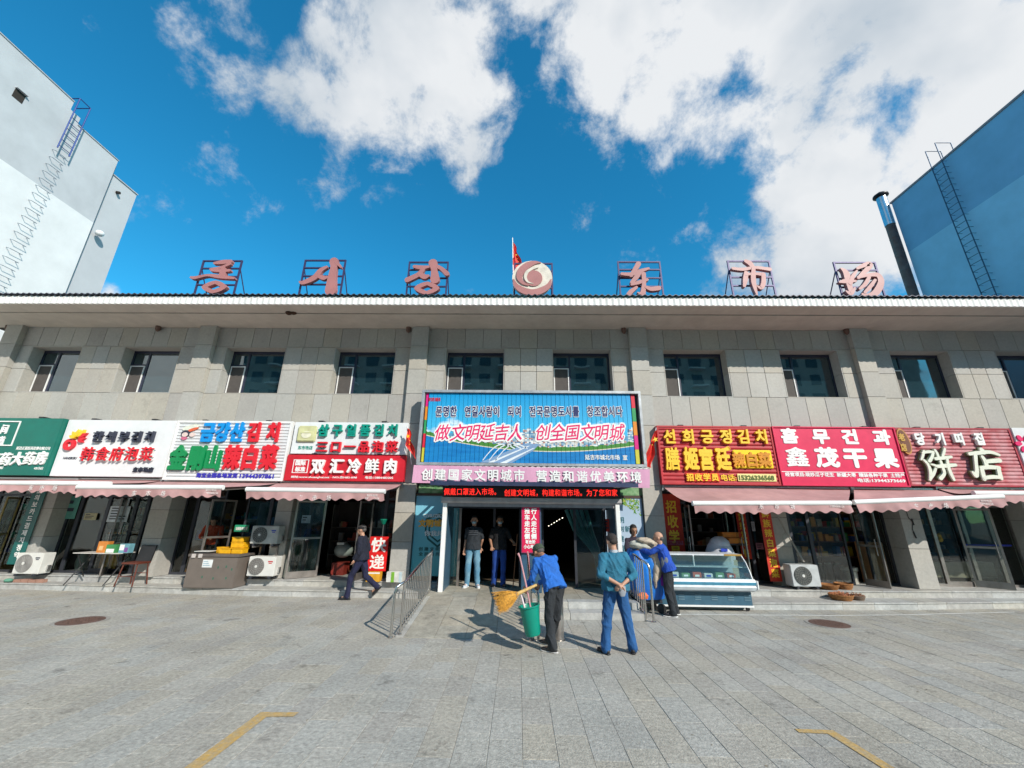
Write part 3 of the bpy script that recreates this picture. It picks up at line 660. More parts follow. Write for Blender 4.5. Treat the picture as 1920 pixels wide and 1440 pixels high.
# striped white sign
s2 = signbox('striped_shop_sign', 'white ribbed shop sign with big green and red characters', -9.75, -6.45, 2.76, 4.40, pw, rim=.05, rimm=white, slat=.088)
chars(s2, 'character', '금강산', [393.5,421,448.5], 811, 27, 37, SY, c_blue, .08, .045)
chars(s2, 'character', '김치', [479.7,516], 811, 27, 37, SY, c_red, .08, .045)
chars(s2, 'character', '金剛山', [337,371.6,402.9], 859, 31, 46, SY, c_green, .08, .05)
chars(s2, 'character', '辣白菜', [437.5,471,506], 858, 31, 46, SY, c_red, .08, .05)
flat(s2, 'small_print', '淘宝全国各地发货', 368, 445, 891.5, 9, SY-.02, colm('violet_print', (.04,.03,.42)), off=.04); flat(s2, 'small_print', '13944397861', 450, 513, 893, 8, SY-.02, MATS['violet_print'], off=.04)
lx, lz_ = onY(353,812,SY-.02); mb = MB()
def blob2(mb, cx, cz, rx, rz, y, th, n=18, rot=0, a0=0, a1=360):
    P = []
    for k in range(n):
        a = math.radians(a0+(a1-a0)*k/(n if a1-a0 == 360 else n-1)); u, v = rx*math.cos(a), rz*math.sin(a); c_, s_ = math.cos(rot), math.sin(rot); P.append((cx+u*c_-v*s_, cz+u*s_+v*c_))
    mb.prism(P, y-th, y)
blob2(mb, lx+.05, lz_+.16, .24, .075, SY-.02, .02, rot=.25); mb.build('cabbage_leaf', mat('cabbage_leaf_print', (.75,.78,.66), .5), s2)
mb = MB(); blob2(mb, lx+.12, lz_+.10, .16, .04, SY-.02, .026, rot=.35); mb.build('cabbage_filling', mat('chili_print', (.72,.13,.05), .5), s2)
mb = MB(); blob2(mb, lx-.06, lz_-.02, .12, .10, SY-.02, .03); mb.build('figure_hair', c_dark, s2)
mb = MB(); blob2(mb, lx-.06, lz_-.05, .085, .065, SY-.02, .034); blob2(mb, lx+.14, lz_-.05, .08, .06, SY-.02, .03); mb.build('figure_face', mat('print_skin', (.75,.6,.55), .5), s2)
mb = MB(); blob2(mb, lx-.07, lz_-.15, .08, .05, SY-.02, .03); mb.build('figure_dress', mat('print_rose', (.6,.15,.25), .5), s2)
# white upper and red lower sign
s3 = signbox('white_upper_sign', 'narrow white shop sign with teal and red characters above the red meat sign', -6.37, -3.13, 3.50, 4.40, pw)
chars(s3, 'character', '삼구일품김치', spread(596,752,6), 807.5, 21, 23, SY, c_teal, .08, .035)
chars(s3, 'character', '三口一品泡菜', spread(592,749,6), 838, 22, 22, SY, c_red, .08, .03)
flat(s3, 'small_print', '东市场店', 559, 586, 839.5, 7, SY, c_teal)
x0, z1 = onY(562,799,SY); x1, z0 = onY(592,829,SY); B('logo_plate', mat('logo_yellowgreen', (.62,.62,.34), .4), s3, (x0,x1,SY-.07,SY-.001,z0,z1), bevel=.03)
mb = MB(); blob2(mb, (x0+x1)/2, (z0+z1)/2-.03, .14, .10, SY-.071, .01); mb.build('logo_mark', mat('logo_cream', (.80,.78,.60), .4), s3)
B('logo_band', MATS['logo_yellowgreen'], s3, ((x0+x1)/2-.15,(x0+x1)/2+.15,SY-.09,SY-.082,(z0+z1)/2+.015,(z0+z1)/2+.04))
s3b = signbox('red_meat_sign', 'red meat shop sign under the narrow white sign', -6.41, -3.13, 2.77, 3.47, red, y=11.18)
chars(s3b, 'character', '双汇冷鲜肉', [598,633,665.5,698.5,733], 874.5, 26, 28, 11.18, c_white, .07, .035)
flat(s3b, 'badge_print', '国际', 554.5, 573, 868, 9, 11.18, c_white, off=.04); flat(s3b, 'badge_print', '标准', 553.5, 572, 879.7, 9, 11.18, c_white, off=.04)
x0, z1 = onY(551.5,861.5,11.18); x1, z0 = onY(576,887,11.18); q = .018; y_ = 11.18
B('badge_frame', c_white, s3b, (x0,x1,y_-.012,y_-.001,z1-q,z1),(x0,x1,y_-.012,y_-.001,z0,z0+q),(x0,x0+q,y_-.012,y_-.001,z0+q,z1-q),(x1-q,x1,y_-.012,y_-.001,z0+q,z1-q))
flat(s3b, 'small_print', '网址:www.shuanghui.net · NO:京H82-098', 546, 669, 895, 5, 11.18, c_white); flat(s3b, 'small_print', '电话:13884483205', 685, 737, 895.6, 5, 11.18, c_white)
# right: red slatted kimchi sign
r1 = signbox('red_slatted_sign', 'red slatted shop sign with raised yellow characters', 3.86, 7.0, 2.79, 4.37, redslat, rim=.035, rimm=redslat, slat=.105)
chars(r1, 'character', '선희긍정김치', [1255,1290,1324.5,1360.5,1392.5,1426], 819.5, 26, 27, SY, c_yel, .09, .035)
chars(r1, 'character', '膳姬宫廷', [1259,1294,1322,1353.6], 861, 27, 43, SY, c_yel, .09, .045)
flat(r1, 'small_print', '®', 1361, 1369, 841, 8, SY-.02, c_yel)
x0, z1 = onY(1371,844,SY); x1, z0 = onY(1449,879,SY); B('yellow_plate', c_yelpan, r1, (x0,x1,SY-.07,SY-.02,z0,z1), bevel=.02)
chars(r1, 'character', '辣白菜', [1384.5,1409,1433], 862, 24, 27, SY-.07, mat('deep_orange_lettering', (.66,.25,.0), .5), .03, .05)
x0, z1 = onY(1284,887,SY); x1, z0 = onY(1349,903,SY); B('red_plate', mat('orange_red_panel', (.75,.06,.02), .4), r1, (x0,x1,SY-.05,SY-.02,z0,z1))
chars(r1, 'character', '招收学员', spread(1286,1348,4), 895, 14, 14, SY-.05, c_yel, .02, .04)
flat(r1, 'small_print', '电话:', 1352.5, 1380, 895.5, 12, SY-.02, c_yel, off=.03)
x0, z1 = onY(1381,888.5,SY); x1, z0 = onY(1455,903,SY); B('number_plate', mat('pale_yellow', (.88,.75,.30), .5), r1, (x0,x1,SY-.04,SY-.02,z0,z1))
flat(r1, 'small_print', '15326336568', 1386, 1451, 896, 8.5, SY-.04, mat('olive_print', (.10,.14,.02), .5), off=.05)
# crimson
r2 = signbox('crimson_shop_sign', 'flat crimson nut shop sign with big white characters', 7.04, 10.36, 2.79, 4.37, magenta_red, rim=.02, rimm=magenta_red, y=11.17); y2_ = 11.17
chars(r2, 'character', '흠무건과', [1481,1540,1594.5,1653.5], 817.5, 35, 28, y2_, c_white, .012, .055, y2=820)
chars(r2, 'character', '鑫茂干果', [1494,1550,1603,1659.6], 857, 44, 37, y2_, c_white, .012, .055, y2=859)
x0, z1 = onY(1463,884,y2_); x1, _ = onY(1699,884.5,y2_); B('printed_rule', c_white, r2, (x0,x1-.03,y2_-.006,y2_-.001,z1-.012,z1+.006))
flat(r2, 'small_print', '经营项目:现炒瓜子花生  新疆大枣  精装各种干果  土特产', 1472, 1695, 890.5, 7.5, y2_, c_white, off=.035); flat(r2, 'small_print', '电话:13944373669', 1608, 1697, 901, 7, y2_, c_white, off=.035)
# bakery
r3 = signbox('faded_bakery_sign', 'faded red ribbed bakery sign with two big cream characters', 10.42, 13.50, 2.82, 4.37, fadedred, rim=.03, rimm=mat('worn_red_rim', (.38,.03,.05), .5), slat=.10)
# big characters drawn stroke by stroke
def stroke(pts, n=10):
    """variable-width brush stroke outline; pts = (x, z, width)"""
    P = []; m_ = len(pts)
    for i in range(m_-1):
        p0 = pts[max(i-1,0)]; p1 = pts[i]; p2 = pts[i+1]; p3 = pts[min(i+2,m_-1)]
        for k in range(n if i < m_-2 else n+1):
            t = k/n; P.append([.5*((2*p1[j])+(-p0[j]+p2[j])*t+(2*p0[j]-5*p1[j]+4*p2[j]-p3[j])*t*t+(-p0[j]+3*p1[j]-3*p2[j]+p3[j])*t**3) for j in range(3)])
    L, R = [], []
    for i, (x, z, w) in enumerate(P):
        a = P[max(i-1,0)]; b = P[min(i+1,len(P)-1)]; d = Vector((b[0]-a[0], b[1]-a[1])); d = d.normalized() if d.length > 1e-9 else Vector((1,0)); nn = Vector((-d.y, d.x))*max(w,.001)/2
        L.append((x+nn.x, z+nn.y)); R.append((x-nn.x, z-nn.y))
    def cap(p, d, w): return [(p[0]+(d.x*math.cos(a)-d.y*math.sin(a))*w/2, p[1]+(d.x*math.sin(a)+d.y*math.cos(a))*w/2) for a in (math.radians(-60),math.radians(-30),0,math.radians(30),math.radians(60))]
    d1 = Vector((P[-1][0]-P[-2][0], P[-1][1]-P[-2][1])).normalized(); d0 = Vector((P[0][0]-P[1][0], P[0][1]-P[1][1])).normalized()
    return R+cap(P[-1], d1, P[-1][2])+L[::-1]+cap(P[0], d0, P[0][2])
def strip(mb, pts, y, th):
    """closed brush stroke as quads (safe for bends)"""
    out = stroke(pts); n = len(out); k = (n-10)//2
    R = out[:k]; c1 = out[k:k+5]; L = out[k+5:2*k+5][::-1]; c0 = out[2*k+5:]
    front = y-th
    vs = [(x, front, z) for x, z in out]+[(x, y, z) for x, z in out]
    ri = list(range(k)); li = [2*k+4-i for i in range(k)]
    fs = [(ri[i], ri[i+1], li[i+1], li[i]) for i in range(k-1)]+[tuple([ri[-1]]+list(range(k,k+5))+[li[-1]]), tuple([li[0]]+list(range(2*k+5,2*k+10))+[ri[0]])]
    fs += [(i, i+n, (i+1)%n+n, (i+1)%n) for i in range(n)]; mb.add(vs, fs)
def brush(parent, name, strokes, frame, Y, th, m, edge=None, rings=(), thin=1):
    """strokes in zoom pixels; frame = function (u,v)->(x,z) and scale"""
    f, s = frame; mb = MB(); me2 = MB()
    for i, st_ in enumerate(strokes):
        P = [(*f(u, v), w*s*thin) for u, v, w in st_]; strip(mb, P, Y, th+.0025*i)
        if edge: strip(me2, [(a, b, w+.035) for a, b, w in P], Y, th*.55+.0025*i)
    for cu, cv, rx, rz_, w in rings:
        n = 20; vs = []; cx, cz = f(cu, cv); rx, rz_, w = rx*s, rz_*s, w*s
        for k in range(n):
            a = 2*math.pi*k/n; e = 1-.12*abs(math.sin(2*a))
            for q, yy in ((0,Y),(1,Y),(1,Y-th-.03),(0,Y-th-.03)):
                A, Bz = (rx*e, rz_*e) if q else ((rx-w)*(1-.25*abs(math.sin(2*a))), (rz_-w*.62)*(1-.3*abs(math.sin(2*a))))
                vs.append((cx+A*math.cos(a), yy, cz+Bz*math.sin(a)))
        mb.add(vs, [(k*4+j, ((k+1)%n)*4+j, ((k+1)%n)*4+(j+1)%4, k*4+(j+1)%4) for k in range(n) for j in range(4)])
    cx, cz = f(*strokes[0][0][:2])
    o = mb.build(name, m, parent, at=(cx, Y, cz))
    if edge: me2.build('edge', edge, o)
    return o
def zf(ox, oy, sc, Y):
    def f(u, v): return onY(ox+u/sc, oy+v/sc, Y)
    a, b = f(0,0), f(100,0); return f, math.hypot(b[0]-a[0], b[1]-a[1])/100
fr3 = zf(1670,795,7.68,SY)
Lw = 44
brush(r3, 'character', [
 [(410,400,30),(395,470,34),(375,520,26)], [(395,425,30),(470,410,40),(540,415,36)], [(540,415,34),(525,480,40),(490,540,46)], [(410,530,30),(470,600,36),(500,700,44),(495,810,30)], [(500,790,36),(545,720,40),(580,630,30)],
 [(560,385,26),(590,430,34),(610,480,34)], [(700,370,30),(685,430,36),(670,470,30)], [(570,510,44),(680,500,46),(790,485,36)], [(640,550,36),(670,640,40),(690,720,40),(640,790,50)],
 [(590,620,44),(720,610,52),(850,600,40)], [(730,520,34),(745,620,40),(780,720,44),(825,810,34)], [(500,590,20),(540,600,30),(585,620,30)]], fr3, SY-.05, .09, c_cream, c_dkgreen)
brush(r3, 'character', [
 [(1225,375,50),(1250,400,54),(1265,430,40)], [(1060,440,44),(1200,425,54),(1350,415,46),(1480,455,34)], [(1140,460,50),(1150,580,44),(1160,680,50),(1150,740,70)], [(1100,700,30),(1130,740,44),(1150,760,40)],
 [(1235,480,40),(1275,540,50),(1300,620,56)], [(1300,550,50),(1400,540,56),(1480,535,60)], [(1220,640,50),(1340,630,56),(1470,640,50)], [(1225,660,50),(1245,740,54),(1260,800,50)], [(1460,650,50),(1475,720,56),(1500,790,46)], [(1260,785,44),(1370,770,50),(1490,775,44)]], fr3, SY-.05, .09, c_cream, c_dkgreen)
chars(r3, 'character', '당기띠집', [1720.5,1759,1794,1832], 824, 20, 23, SY, c_white, .08, .05)
mb = MB(); ox, oz = onY(1692,828,SY); blob2(mb, ox, oz, .155, .36, SY-.03, .03, 28, rot=.12); mb.build('oval_badge', mat('bronze_badge', (.50,.22,.05), .5), r3)
mb = MB(); blob2(mb, ox, oz, .125, .31, SY-.06, .006, 28, rot=.12); mb.build('badge_inner', mat('dark_bronze', (.16,.05,.02), .6), r3)
chars(r3, 'badge_character', '老店', [1690,1694], 820, 11, 14, SY-.066, mat('badge_gold', (.62,.36,.06), .5), .012, .05, y2=839)
# white sign cut by right edge
r4 = signbox('white_edge_sign', 'white shop sign with magenta petals, cut by the right edge', 13.56, 16.9, 2.84, 4.40, pw, y=11.16)
fx, fz = onY(1920,832,11.16)
for a in range(0,360,60):
    mb = MB(); blob2(mb, fx+.17*math.cos(math.radians(a)), fz+.17*math.sin(math.radians(a)), .09, .06, 11.16, .03, 14, rot=math.radians(a)); mb.build('petal', c_mag, r4)
chars(r4, 'character', '民俗糕点', [1945,1975,2005,2035], 866, 26, 34, 11.16, c_mag, .04, .04)

# ================================================================ billboard
BY = 10.95
bb = thing('billboard', 'large blue civic billboard of vertical slats over the entrance', 'billboard', (.33,BY,3.2))
bx0, bx1, bz0, bz1 = -2.74, 3.40, 3.19, 5.30; q = .075
B('frame', alu if 0 else mat('silver_frame', (.62,.64,.66), .35, .6), bb, (bx0,bx1,BY-.06,BY+.14,bz1-q,bz1), (bx0,bx1,BY-.06,BY+.14,bz0,bz0+q), (bx0,bx0+q,BY-.06,BY+.14,bz0+q,bz1-q), (bx1-q,bx1,BY-.06,BY+.14,bz0+q,bz1-q), bevel=.008)
B('back_box', darkmetal, bb, (bx0+.08,bx1-.08,BY+.09,BY+.13,bz0+.08,bz1-.08))
B('strut', dsteel, bb, *[(x-.03,x+.03,BY+.14,11.49,z-.03,z+.03) for x in (-2.4,.3,3.1) for z in (3.5,5.1)])
# printed scene, as one procedural material in object space
def artmat():
    m = bpy.data.materials.new('billboard_print'); m.use_nodes = True; nt = m.node_tree; L = nt.links.new; b = nt.nodes['Principled BSDF']; b.inputs['Roughness'].default_value = .35
    g = nt.nodes.new('ShaderNodeNewGeometry'); sp = nt.nodes.new('ShaderNodeSeparateXYZ'); L(g.outputs['Position'], sp.inputs[0])
    def M(op, a, b2=None, c=None, cl=False):
        n = nt.nodes.new('ShaderNodeMath'); n.operation = op; n.use_clamp = cl
        for i, v in enumerate((a, b2, c)):
            if v is None: continue
            if isinstance(v, (int, float)): n.inputs[i].default_value = v
            else: L(v, n.inputs[i])
        return n.outputs[0]
    def mixc(f, a, bc):
        n = nt.nodes.new('ShaderNodeMix'); n.data_type = 'RGBA'; L(f, n.inputs['Factor'])
        for k, v in (('A', a), ('B', bc)):
            if isinstance(v, tuple): n.inputs[k].default_value = (*v, 1)
            else: L(v, n.inputs[k])
        return n.outputs['Result']
    def noi(sc, sx=1, sz=1, det=5):
        mp = nt.nodes.new('ShaderNodeMapping'); mp.inputs['Scale'].default_value = (sx,1,sz); L(g.outputs['Position'], mp.inputs[0])
        n = nt.nodes.new('ShaderNodeTexNoise'); n.inputs['Scale'].default_value = sc; n.inputs['Detail'].default_value = det; L(mp.outputs[0], n.inputs['Vector']); return n.outputs['Fac']
    X, Z = sp.outputs[0], sp.outputs[2]
    def step(v, t, s=.01): return M('MULTIPLY', M('SUBTRACT', v, t), 1/s, cl=True) if 0 else M('DIVIDE', M('SUBTRACT', v, t), s, cl=True)
    # sky
    col = mixc(step(Z, 4.3, 1.0), (.05,.42,.70), (.0,.26,.58))
    cl = M('MULTIPLY', step(M('ADD', noi(1.6,.7,1.6), M('MULTIPLY', M('ABSOLUTE', M('SUBTRACT', Z, 4.12)), -.35)), .50, .12), M('SUBTRACT', 1.0, step(Z, 4.55, .25)))
    col = mixc(cl, col, (.80,.86,.88))
    # hills
    col = mixc(M('SUBTRACT', 1.0, step(M('SUBTRACT', Z, M('MULTIPLY', noi(.9,1,0,3), .22)), 3.92, .02)), col, (.10,.28,.45))
    # city blocks: brick cells
    mp = nt.nodes.new('ShaderNodeMapping'); mp.inputs['Rotation'].default_value = (math.radians(90),0,0); L(g.outputs['Position'], mp.inputs[0])
    vo = nt.nodes.new('ShaderNodeTexVoronoi'); vo.distance = 'CHEBYCHEV'; vo.inputs['Scale'].default_value = 11; L(g.outputs['Position'], vo.inputs['Vector'])
    hgt = M('SNAP', X, .11); wn_ = nt.nodes.new('ShaderNodeTexWhiteNoise'); wn_.noise_dimensions = '1D'; L(hgt, wn_.inputs['W'])
    cityf = M('MULTIPLY', M('LESS_THAN', M('SUBTRACT', Z, M('MULTIPLY', wn_.outputs[0], .42)), 3.86), M('GREATER_THAN', Z, 3.5))
    w2 = nt.nodes.new('ShaderNodeTexWhiteNoise'); w2.noise_dimensions = '2D'; cb = nt.nodes.new('ShaderNodeCombineXYZ'); L(M('SNAP', X, .055), cb.inputs[0]); L(M('SNAP', Z, .035), cb.inputs[1]); L(cb.outputs[0], w2.inputs['Vector'])
    rp = nt.nodes.new('ShaderNodeValToRGB'); rp.color_ramp.interpolation = 'CONSTANT'; e = rp.color_ramp.elements; e[0].color = (.55,.58,.58,1); e[1].position = .8; e[1].color = (.62,.52,.42,1)
    for p, c in ((.25,(.25,.40,.50)),(.45,(.75,.76,.74)),(.6,(.10,.22,.38)),(.9,(.45,.20,.15))): x = e.new(p); x.color = (*c,1)
    L(w2.outputs[0], rp.inputs[0]); col = mixc(cityf, col, rp.outputs[0])
    # bank: curved shore
    xs = M('MULTIPLY', M('ABSOLUTE', M('SUBTRACT', X, 1.1)), .07); xs2 = M('MULTIPLY', M('POWER', M('ABSOLUTE', M('SUBTRACT', X, .9)), 2.0), .035)
    shore = M('ADD', 3.58, xs2)
    nb = noi(9,1,1,3)
    col = mixc(M('LESS_THAN', Z, M('ADD', shore, M('ADD', .07, M('MULTIPLY', nb, .12)))), col, (.06,.22,.04))
    col = mixc(M('LESS_THAN', Z, M('ADD', shore, .025)), col, (.62,.58,.44))
    wat = mixc(noi(5,.3,3), (.0,.10,.36), (.02,.27,.58)); col = mixc(M('LESS_THAN', Z, shore), col, wat)
    L(col, b.inputs['Base Color']); return m
art = artmat()
nS = 46; sx0, sx1 = -2.55, 3.12; dw = (sx1-sx0)/nS
for i in range(nS):
    a = sx0+i*dw; mb = MB(); j = .004
    mb.add([(a+j,BY,3.275),(a+dw-j,BY+.004,3.275),(a+dw-j,BY+.05,3.275),(a+j,BY+.05,3.275),(a+j,BY,5.215),(a+dw-j,BY+.004,5.215),(a+dw-j,BY+.05,5.215),(a+j,BY+.05,5.215)], [(0,3,2,1),(4,5,6,7),(0,1,5,4),(1,2,6,5),(2,3,7,6),(3,0,4,7)])
    mb.build('slat', art, bb, at=(a,BY,3.275))
for k_, c_ in zip(['red','green','orange','magenta','olive'], [(.65,.02,.05),(.03,.30,.10),(.72,.24,.02),(.65,.01,.20),(.55,.50,.05)]): colm('stripe_'+k_, c_)
cs = [(.65,.02,.05),(.03,.30,.10),(.72,.24,.02),(.65,.01,.20),(.55,.50,.05)]
for k in range(5):
    zt = 5.21-k*.385; B('side_stripe', colm('stripe_%s'%['red','green','orange','magenta','olive'][k], cs[k]), bb, (3.14,3.24,BY+.01,BY+.05,zt-.385,zt-.004))
    B('side_stripe', MATS['stripe_%s'%['magenta','orange','green','red','olive'][k]], bb, (-2.63,-2.57,BY+.01,BY+.05,zt-.385,zt-.004))
# bridge printed on the slats: thin flat shapes
mb = MB(); y_ = BY-.004
def pxpoly(mb, pts, y, th=.002): mb.prism([onY(a, b, y) for a, b in pts][::-1], y-th, y)
pxpoly(mb, [(900,867),(985,832),(1012,832),(1000,845),(960,868)], y_); mb.build('printed_bridge', colm('bridge_deck', (.20,.32,.50)), bb)
mb = MB()
pxpoly(mb, [(915,867),(990,836),(994,836),(925,867)], y_-.003); pxpoly(mb, [(938,868),(1000,840),(1003,840),(950,868)], y_-.003)
for k in range(3):
    P = [(905+k*12+60*t, 862-18*math.sin(math.pi*t)-22*t) for t in [i/8 for i in range(9)]]; pxpoly(mb, P+[(a, b+2.4) for a, b in P[::-1]], y_-.003)
mb.build('printed_arch', colm('bridge_white', (.70,.76,.80)), bb)
kt = '문명한 연길사람이 되여 전국문명도시를 창조합시다'
def outlined(parent, name, text, x0, x1, y, h, Y, m, om, o1, o2):
    xs = spread(x0, x1, len(text))
    for i, ch in enumerate(text):
        if ch == ' ': continue
        cx, cz, w, hh = px_cell(xs[i], y, (x1-x0)/len(text)*1.0, h, Y)
        mb = MB(); put_text(mb, ch, cx, cz, w, hh, Y-.004, .003, o1); o = mb.build(name, m, parent, at=(cx,Y,cz))
        mb = MB(); put_text(mb, ch, cx, cz, w, hh, Y-.001, .003, o2); mb.build('outline', om, o)
outlined(bb, 'character', kt, 817, 1168, 771.6, 20, BY-.003, c_navy, c_white, .035, .085)
for t_, xs in (('做文明延吉人', [829.8,859.8,886,913,940.5,967]), ('创全国文明城', [1018.6,1046,1073.3,1102,1128,1157])):
    for i, ch in enumerate(t_):
        cx, cz, w, hh = px_cell(xs[i], 811, 29, 33 if i % 2 else 31, BY-.003)
        mb = MB(); put_text(mb, ch, cx, cz, w, hh, BY-.009, .003, .010, shear=.18, italic=.10); o = mb.build('character', c_mag, bb, at=(cx,BY,cz))
        mb = MB(); put_text(mb, ch, cx, cz, w, hh, BY-.005, .003, .12, shear=.18, italic=.10); mb.build('outline', c_white, o)
flat(bb, 'small_print', '延吉市城北市场  宣', 1097, 1176, 857.5, 9.5, BY-.005, c_white, .003)
flat(bb, 'small_print', '讲文明 树新风', 804, 826, 749, 7, BY-.005, c_red, .003)
# lower white corrugated lip
mb = MB(); n = 200
for k, (y_, zo) in enumerate(((BY-.08,0),)):
    vs = []
    for i in range(n+1):
        x = bx0+(bx1-bx0)*i/n; z = .010*math.sin(i*math.pi/2.5); vs += [(x,y_,3.17+z),(x,BY+.1,3.19+z),(x,y_,3.15+z),(x,BY+.1,3.17+z)]
    mb.add(vs, [f_ for i in range(n) for f_ in ((i*4,i*4+1,(i+1)*4+1,(i+1)*4),(i*4+2,(i+1)*4+2,(i+1)*4+3,i*4+3),(i*4,(i+1)*4,(i+1)*4+2,i*4+2))])
mb.build('drip_lip', white, bb)
# pink banner
PY = 10.80
ban = thing('pink_banner', 'long pink cloth banner with white characters under the billboard', 'banner', (.3,PY,2.65))
mb = MB(); n = 60; vs = []
xa, za = onY(776,872,PY); xb, zb = onY(1218,880,PY); xc, zc = onY(1218,915,PY); xd, zd = onY(772,905,PY)
for i in range(n+1):
    t = i/n
    for s_ in (0,1):
        x = xa+(xb-xa)*t if s_ else xd+(xc-xd)*t; z = za+(zb-za)*t if s_ else zd+(zc-zd)*t
        y = PY+.012*math.sin(t*23)+.006*math.sin(t*61); vs += [(x,y,z),(x,y+.004,z)]
mb.add(vs, [f_ for i in range(n) for f_ in ((i*4,(i+1)*4,(i+1)*4+2,i*4+2),(i*4+1,i*4+3,(i+1)*4+3,(i+1)*4+1),(i*4+2,(i+1)*4+2,(i+1)*4+3,i*4+3),(i*4,i*4+1,(i+1)*4+1,(i+1)*4))])
mb.build('cloth', pink, ban)
for t_, a, b in (('创建国家文明城市', 789, 986), ('营造和谐优美环境', 1003, 1205)):
    chars(ban, 'character', t_, spread(a, b, 8), 889.5 if a < 900 else 892.5, 21.5, 22, PY-.012, c_white, .004, .03, y2=891.5 if a < 900 else 895)
# LED sign
LY = V-.11
led = thing('led_sign', 'dark scrolling LED sign with glowing red characters above the shutter', 'LED sign', (.3,LY,2.36))
B('case', black, led, (-1.84,2.45,LY,LY+.3,2.352,2.60), bevel=.006)
ledm = mat('led_red', (.6,.01,.01), .5, emit=(1,.03,.02,1.1))
for t_, a, b in (('佩戴口罩进入市场。', 832, 938), ('创建文明城，构建和谐市场。为了您和家', 945, 1158)):
    xs = spread(a, b, len(t_))
    for i, ch in enumerate(t_):
        cx, cz, w, h = px_cell(xs[i], 922 if a < 900 else 924, (b-a)/len(t_)*.97, 13.5, LY); mb = MB(); put_text(mb, ch, cx, cz, w, h, LY-.001, .003, .012); mb.build('character', ledm, led, at=(cx,LY,cz))
# red notice on the centre post
NY = V-.0
no = thing('red_notice', 'tall red notice with two columns of white characters on the centre post', 'notice board', (.3,NY,1.1))
x0, z1 = onY(979,950,NY); x1, z0 = onY(1012,1036,NY)
B('board', magenta_red, no, (x0,x1,NY,NY+.035,z0,z1), bevel=.003); q = .015
B('frame', mat('notice_frame', (.25,.05,.12), .4), no, (x0-q,x1+q,NY-.008,NY+.03,z1,z1+q),(x0-q,x1+q,NY-.008,NY+.03,z0-q,z0),(x0-q,x0,NY-.008,NY+.03,z0,z1),(x1,x1+q,NY-.008,NY+.03,z0,z1))
for t_, xx in (('推车走左侧', 988.5), ('行人走右侧', 1001)):
    for i, ch in enumerate(t_):
        cx, cz, w, h = px_cell(xx, 958.5+i*11.8, 10.5, 11, NY); mb = MB(); put_text(mb, ch, cx, cz, w, h, NY-.001, .004, .045); mb.build('character', c_white, no, at=(cx,NY,cz))
for t_, a, b, yy in (('有台阶', 985, 1004, 1016), ('小心地滑', 982, 1007, 1025)):
    for i, ch in enumerate(t_):
        cx, cz, w, h = px_cell(spread(a,b,len(t_))[i], yy, 6.2, 7.5, NY); mb = MB(); put_text(mb, ch, cx, cz, w, h, NY-.001, .004, .045); mb.build('small_character', c_white, no, at=(cx,NY,cz))

# ================================================================ wall posters beside the shelter
QY = 11.44
def grad_mat(name, c0, c1, z0, z1):
    m = bpy.data.materials.new(name); m.use_nodes = True; nt = m.node_tree; L = nt.links.new; b = nt.nodes['Principled BSDF']; b.inputs['Roughness'].default_value = .3
    g = nt.nodes.new('ShaderNodeNewGeometry'); sp = nt.nodes.new('ShaderNodeSeparateXYZ'); L(g.outputs['Position'], sp.inputs[0])
    mr_ = nt.nodes.new('ShaderNodeMapRange'); L(sp.outputs[2], mr_.inputs[0]); mr_.inputs[1].default_value = z0; mr_.inputs[2].default_value = z1
    mx_ = nt.nodes.new('ShaderNodeMix'); mx_.data_type = 'RGBA'; L(mr_.outputs[0], mx_.inputs['Factor']); mx_.inputs['A'].default_value = (*c0,1); mx_.inputs['B'].default_value = (*c1,1); L(mx_.outputs['Result'], b.inputs['Base Color']); MATS[name] = m; return m
pl = thing('civic_poster', 'turquoise poster with a shield emblem left of the shelter', 'poster', (-2.35,QY,.4))
B('board', grad_mat('turquoise_print', (.05,.42,.44), (.22,.50,.66), .4, 2.4), pl, (-2.79,-1.60,QY,QY+.05,.42,2.42))
B('frame', mat('dark_brown_frame', (.06,.035,.025), .6), pl, (-2.82,-1.60,QY-.02,QY+.07,2.42,2.49))
shd = mat('shield_green', (.0,.09,.09), .5)
def shield(mb, cx, cz, s, w, y):
    P = [(0,.62),(.25,.50),(.55,.40),(.55,-.05),(.42,-.40),(0,-.70),(-.42,-.40),(-.55,-.05),(-.55,.40),(-.25,.50)]
    n = len(P); vs = []
    for k, (a, b) in enumerate(P):
        for q, yy in ((1,y),(1-w,y),(1-w,y-.004),(1,y-.004)): vs.append((cx+a*s*q, yy, cz+b*s*q))
    mb.add(vs, [(k*4+j, k*4+(j+1)%4, ((k+1)%n)*4+(j+1)%4, ((k+1)%n)*4+j) for k in range(n) for j in range(4)])
ecx, ecz = onY(822,992,QY); mb = MB(); shield(mb, ecx, ecz, .66, .13, QY-.001); shield(mb, ecx, ecz, .48, .15, QY-.001); mb.build('shield', shd, pl)
chars(pl, 'character', '文明城市', [792,806,820.5,834], 981, 14, 14, QY-.006, mat('gold_print', (.85,.42,.05), .5), .006, .06)
flat(pl, 'small_print', 'CIVILIZED CITY', 794, 850, 967, 6, QY-.004, c_white)
flat(pl, 'character_line', '你我共建', 796, 842, 1000, 10, QY-.004, c_white)
flat(pl, 'small_print', '创 建 文 明 城 市', 785, 845, 1029.5, 7, QY, shd); flat(pl, 'small_print', '全 民 共 同 参 与', 785, 845, 1039, 7, QY, shd)
gstrip = mat('leaf_print', (.02,.17,.04), .5, col2=(.30,.45,.25), scale=6)
B('green_strip', gstrip, pl, (-2.75,-1.60,QY,QY+.05,2.49,2.72))
pr = thing('civic_poster', 'pale blue poster with leaves printed along its top right of the shelter', 'poster', (2.9,QY,.4))
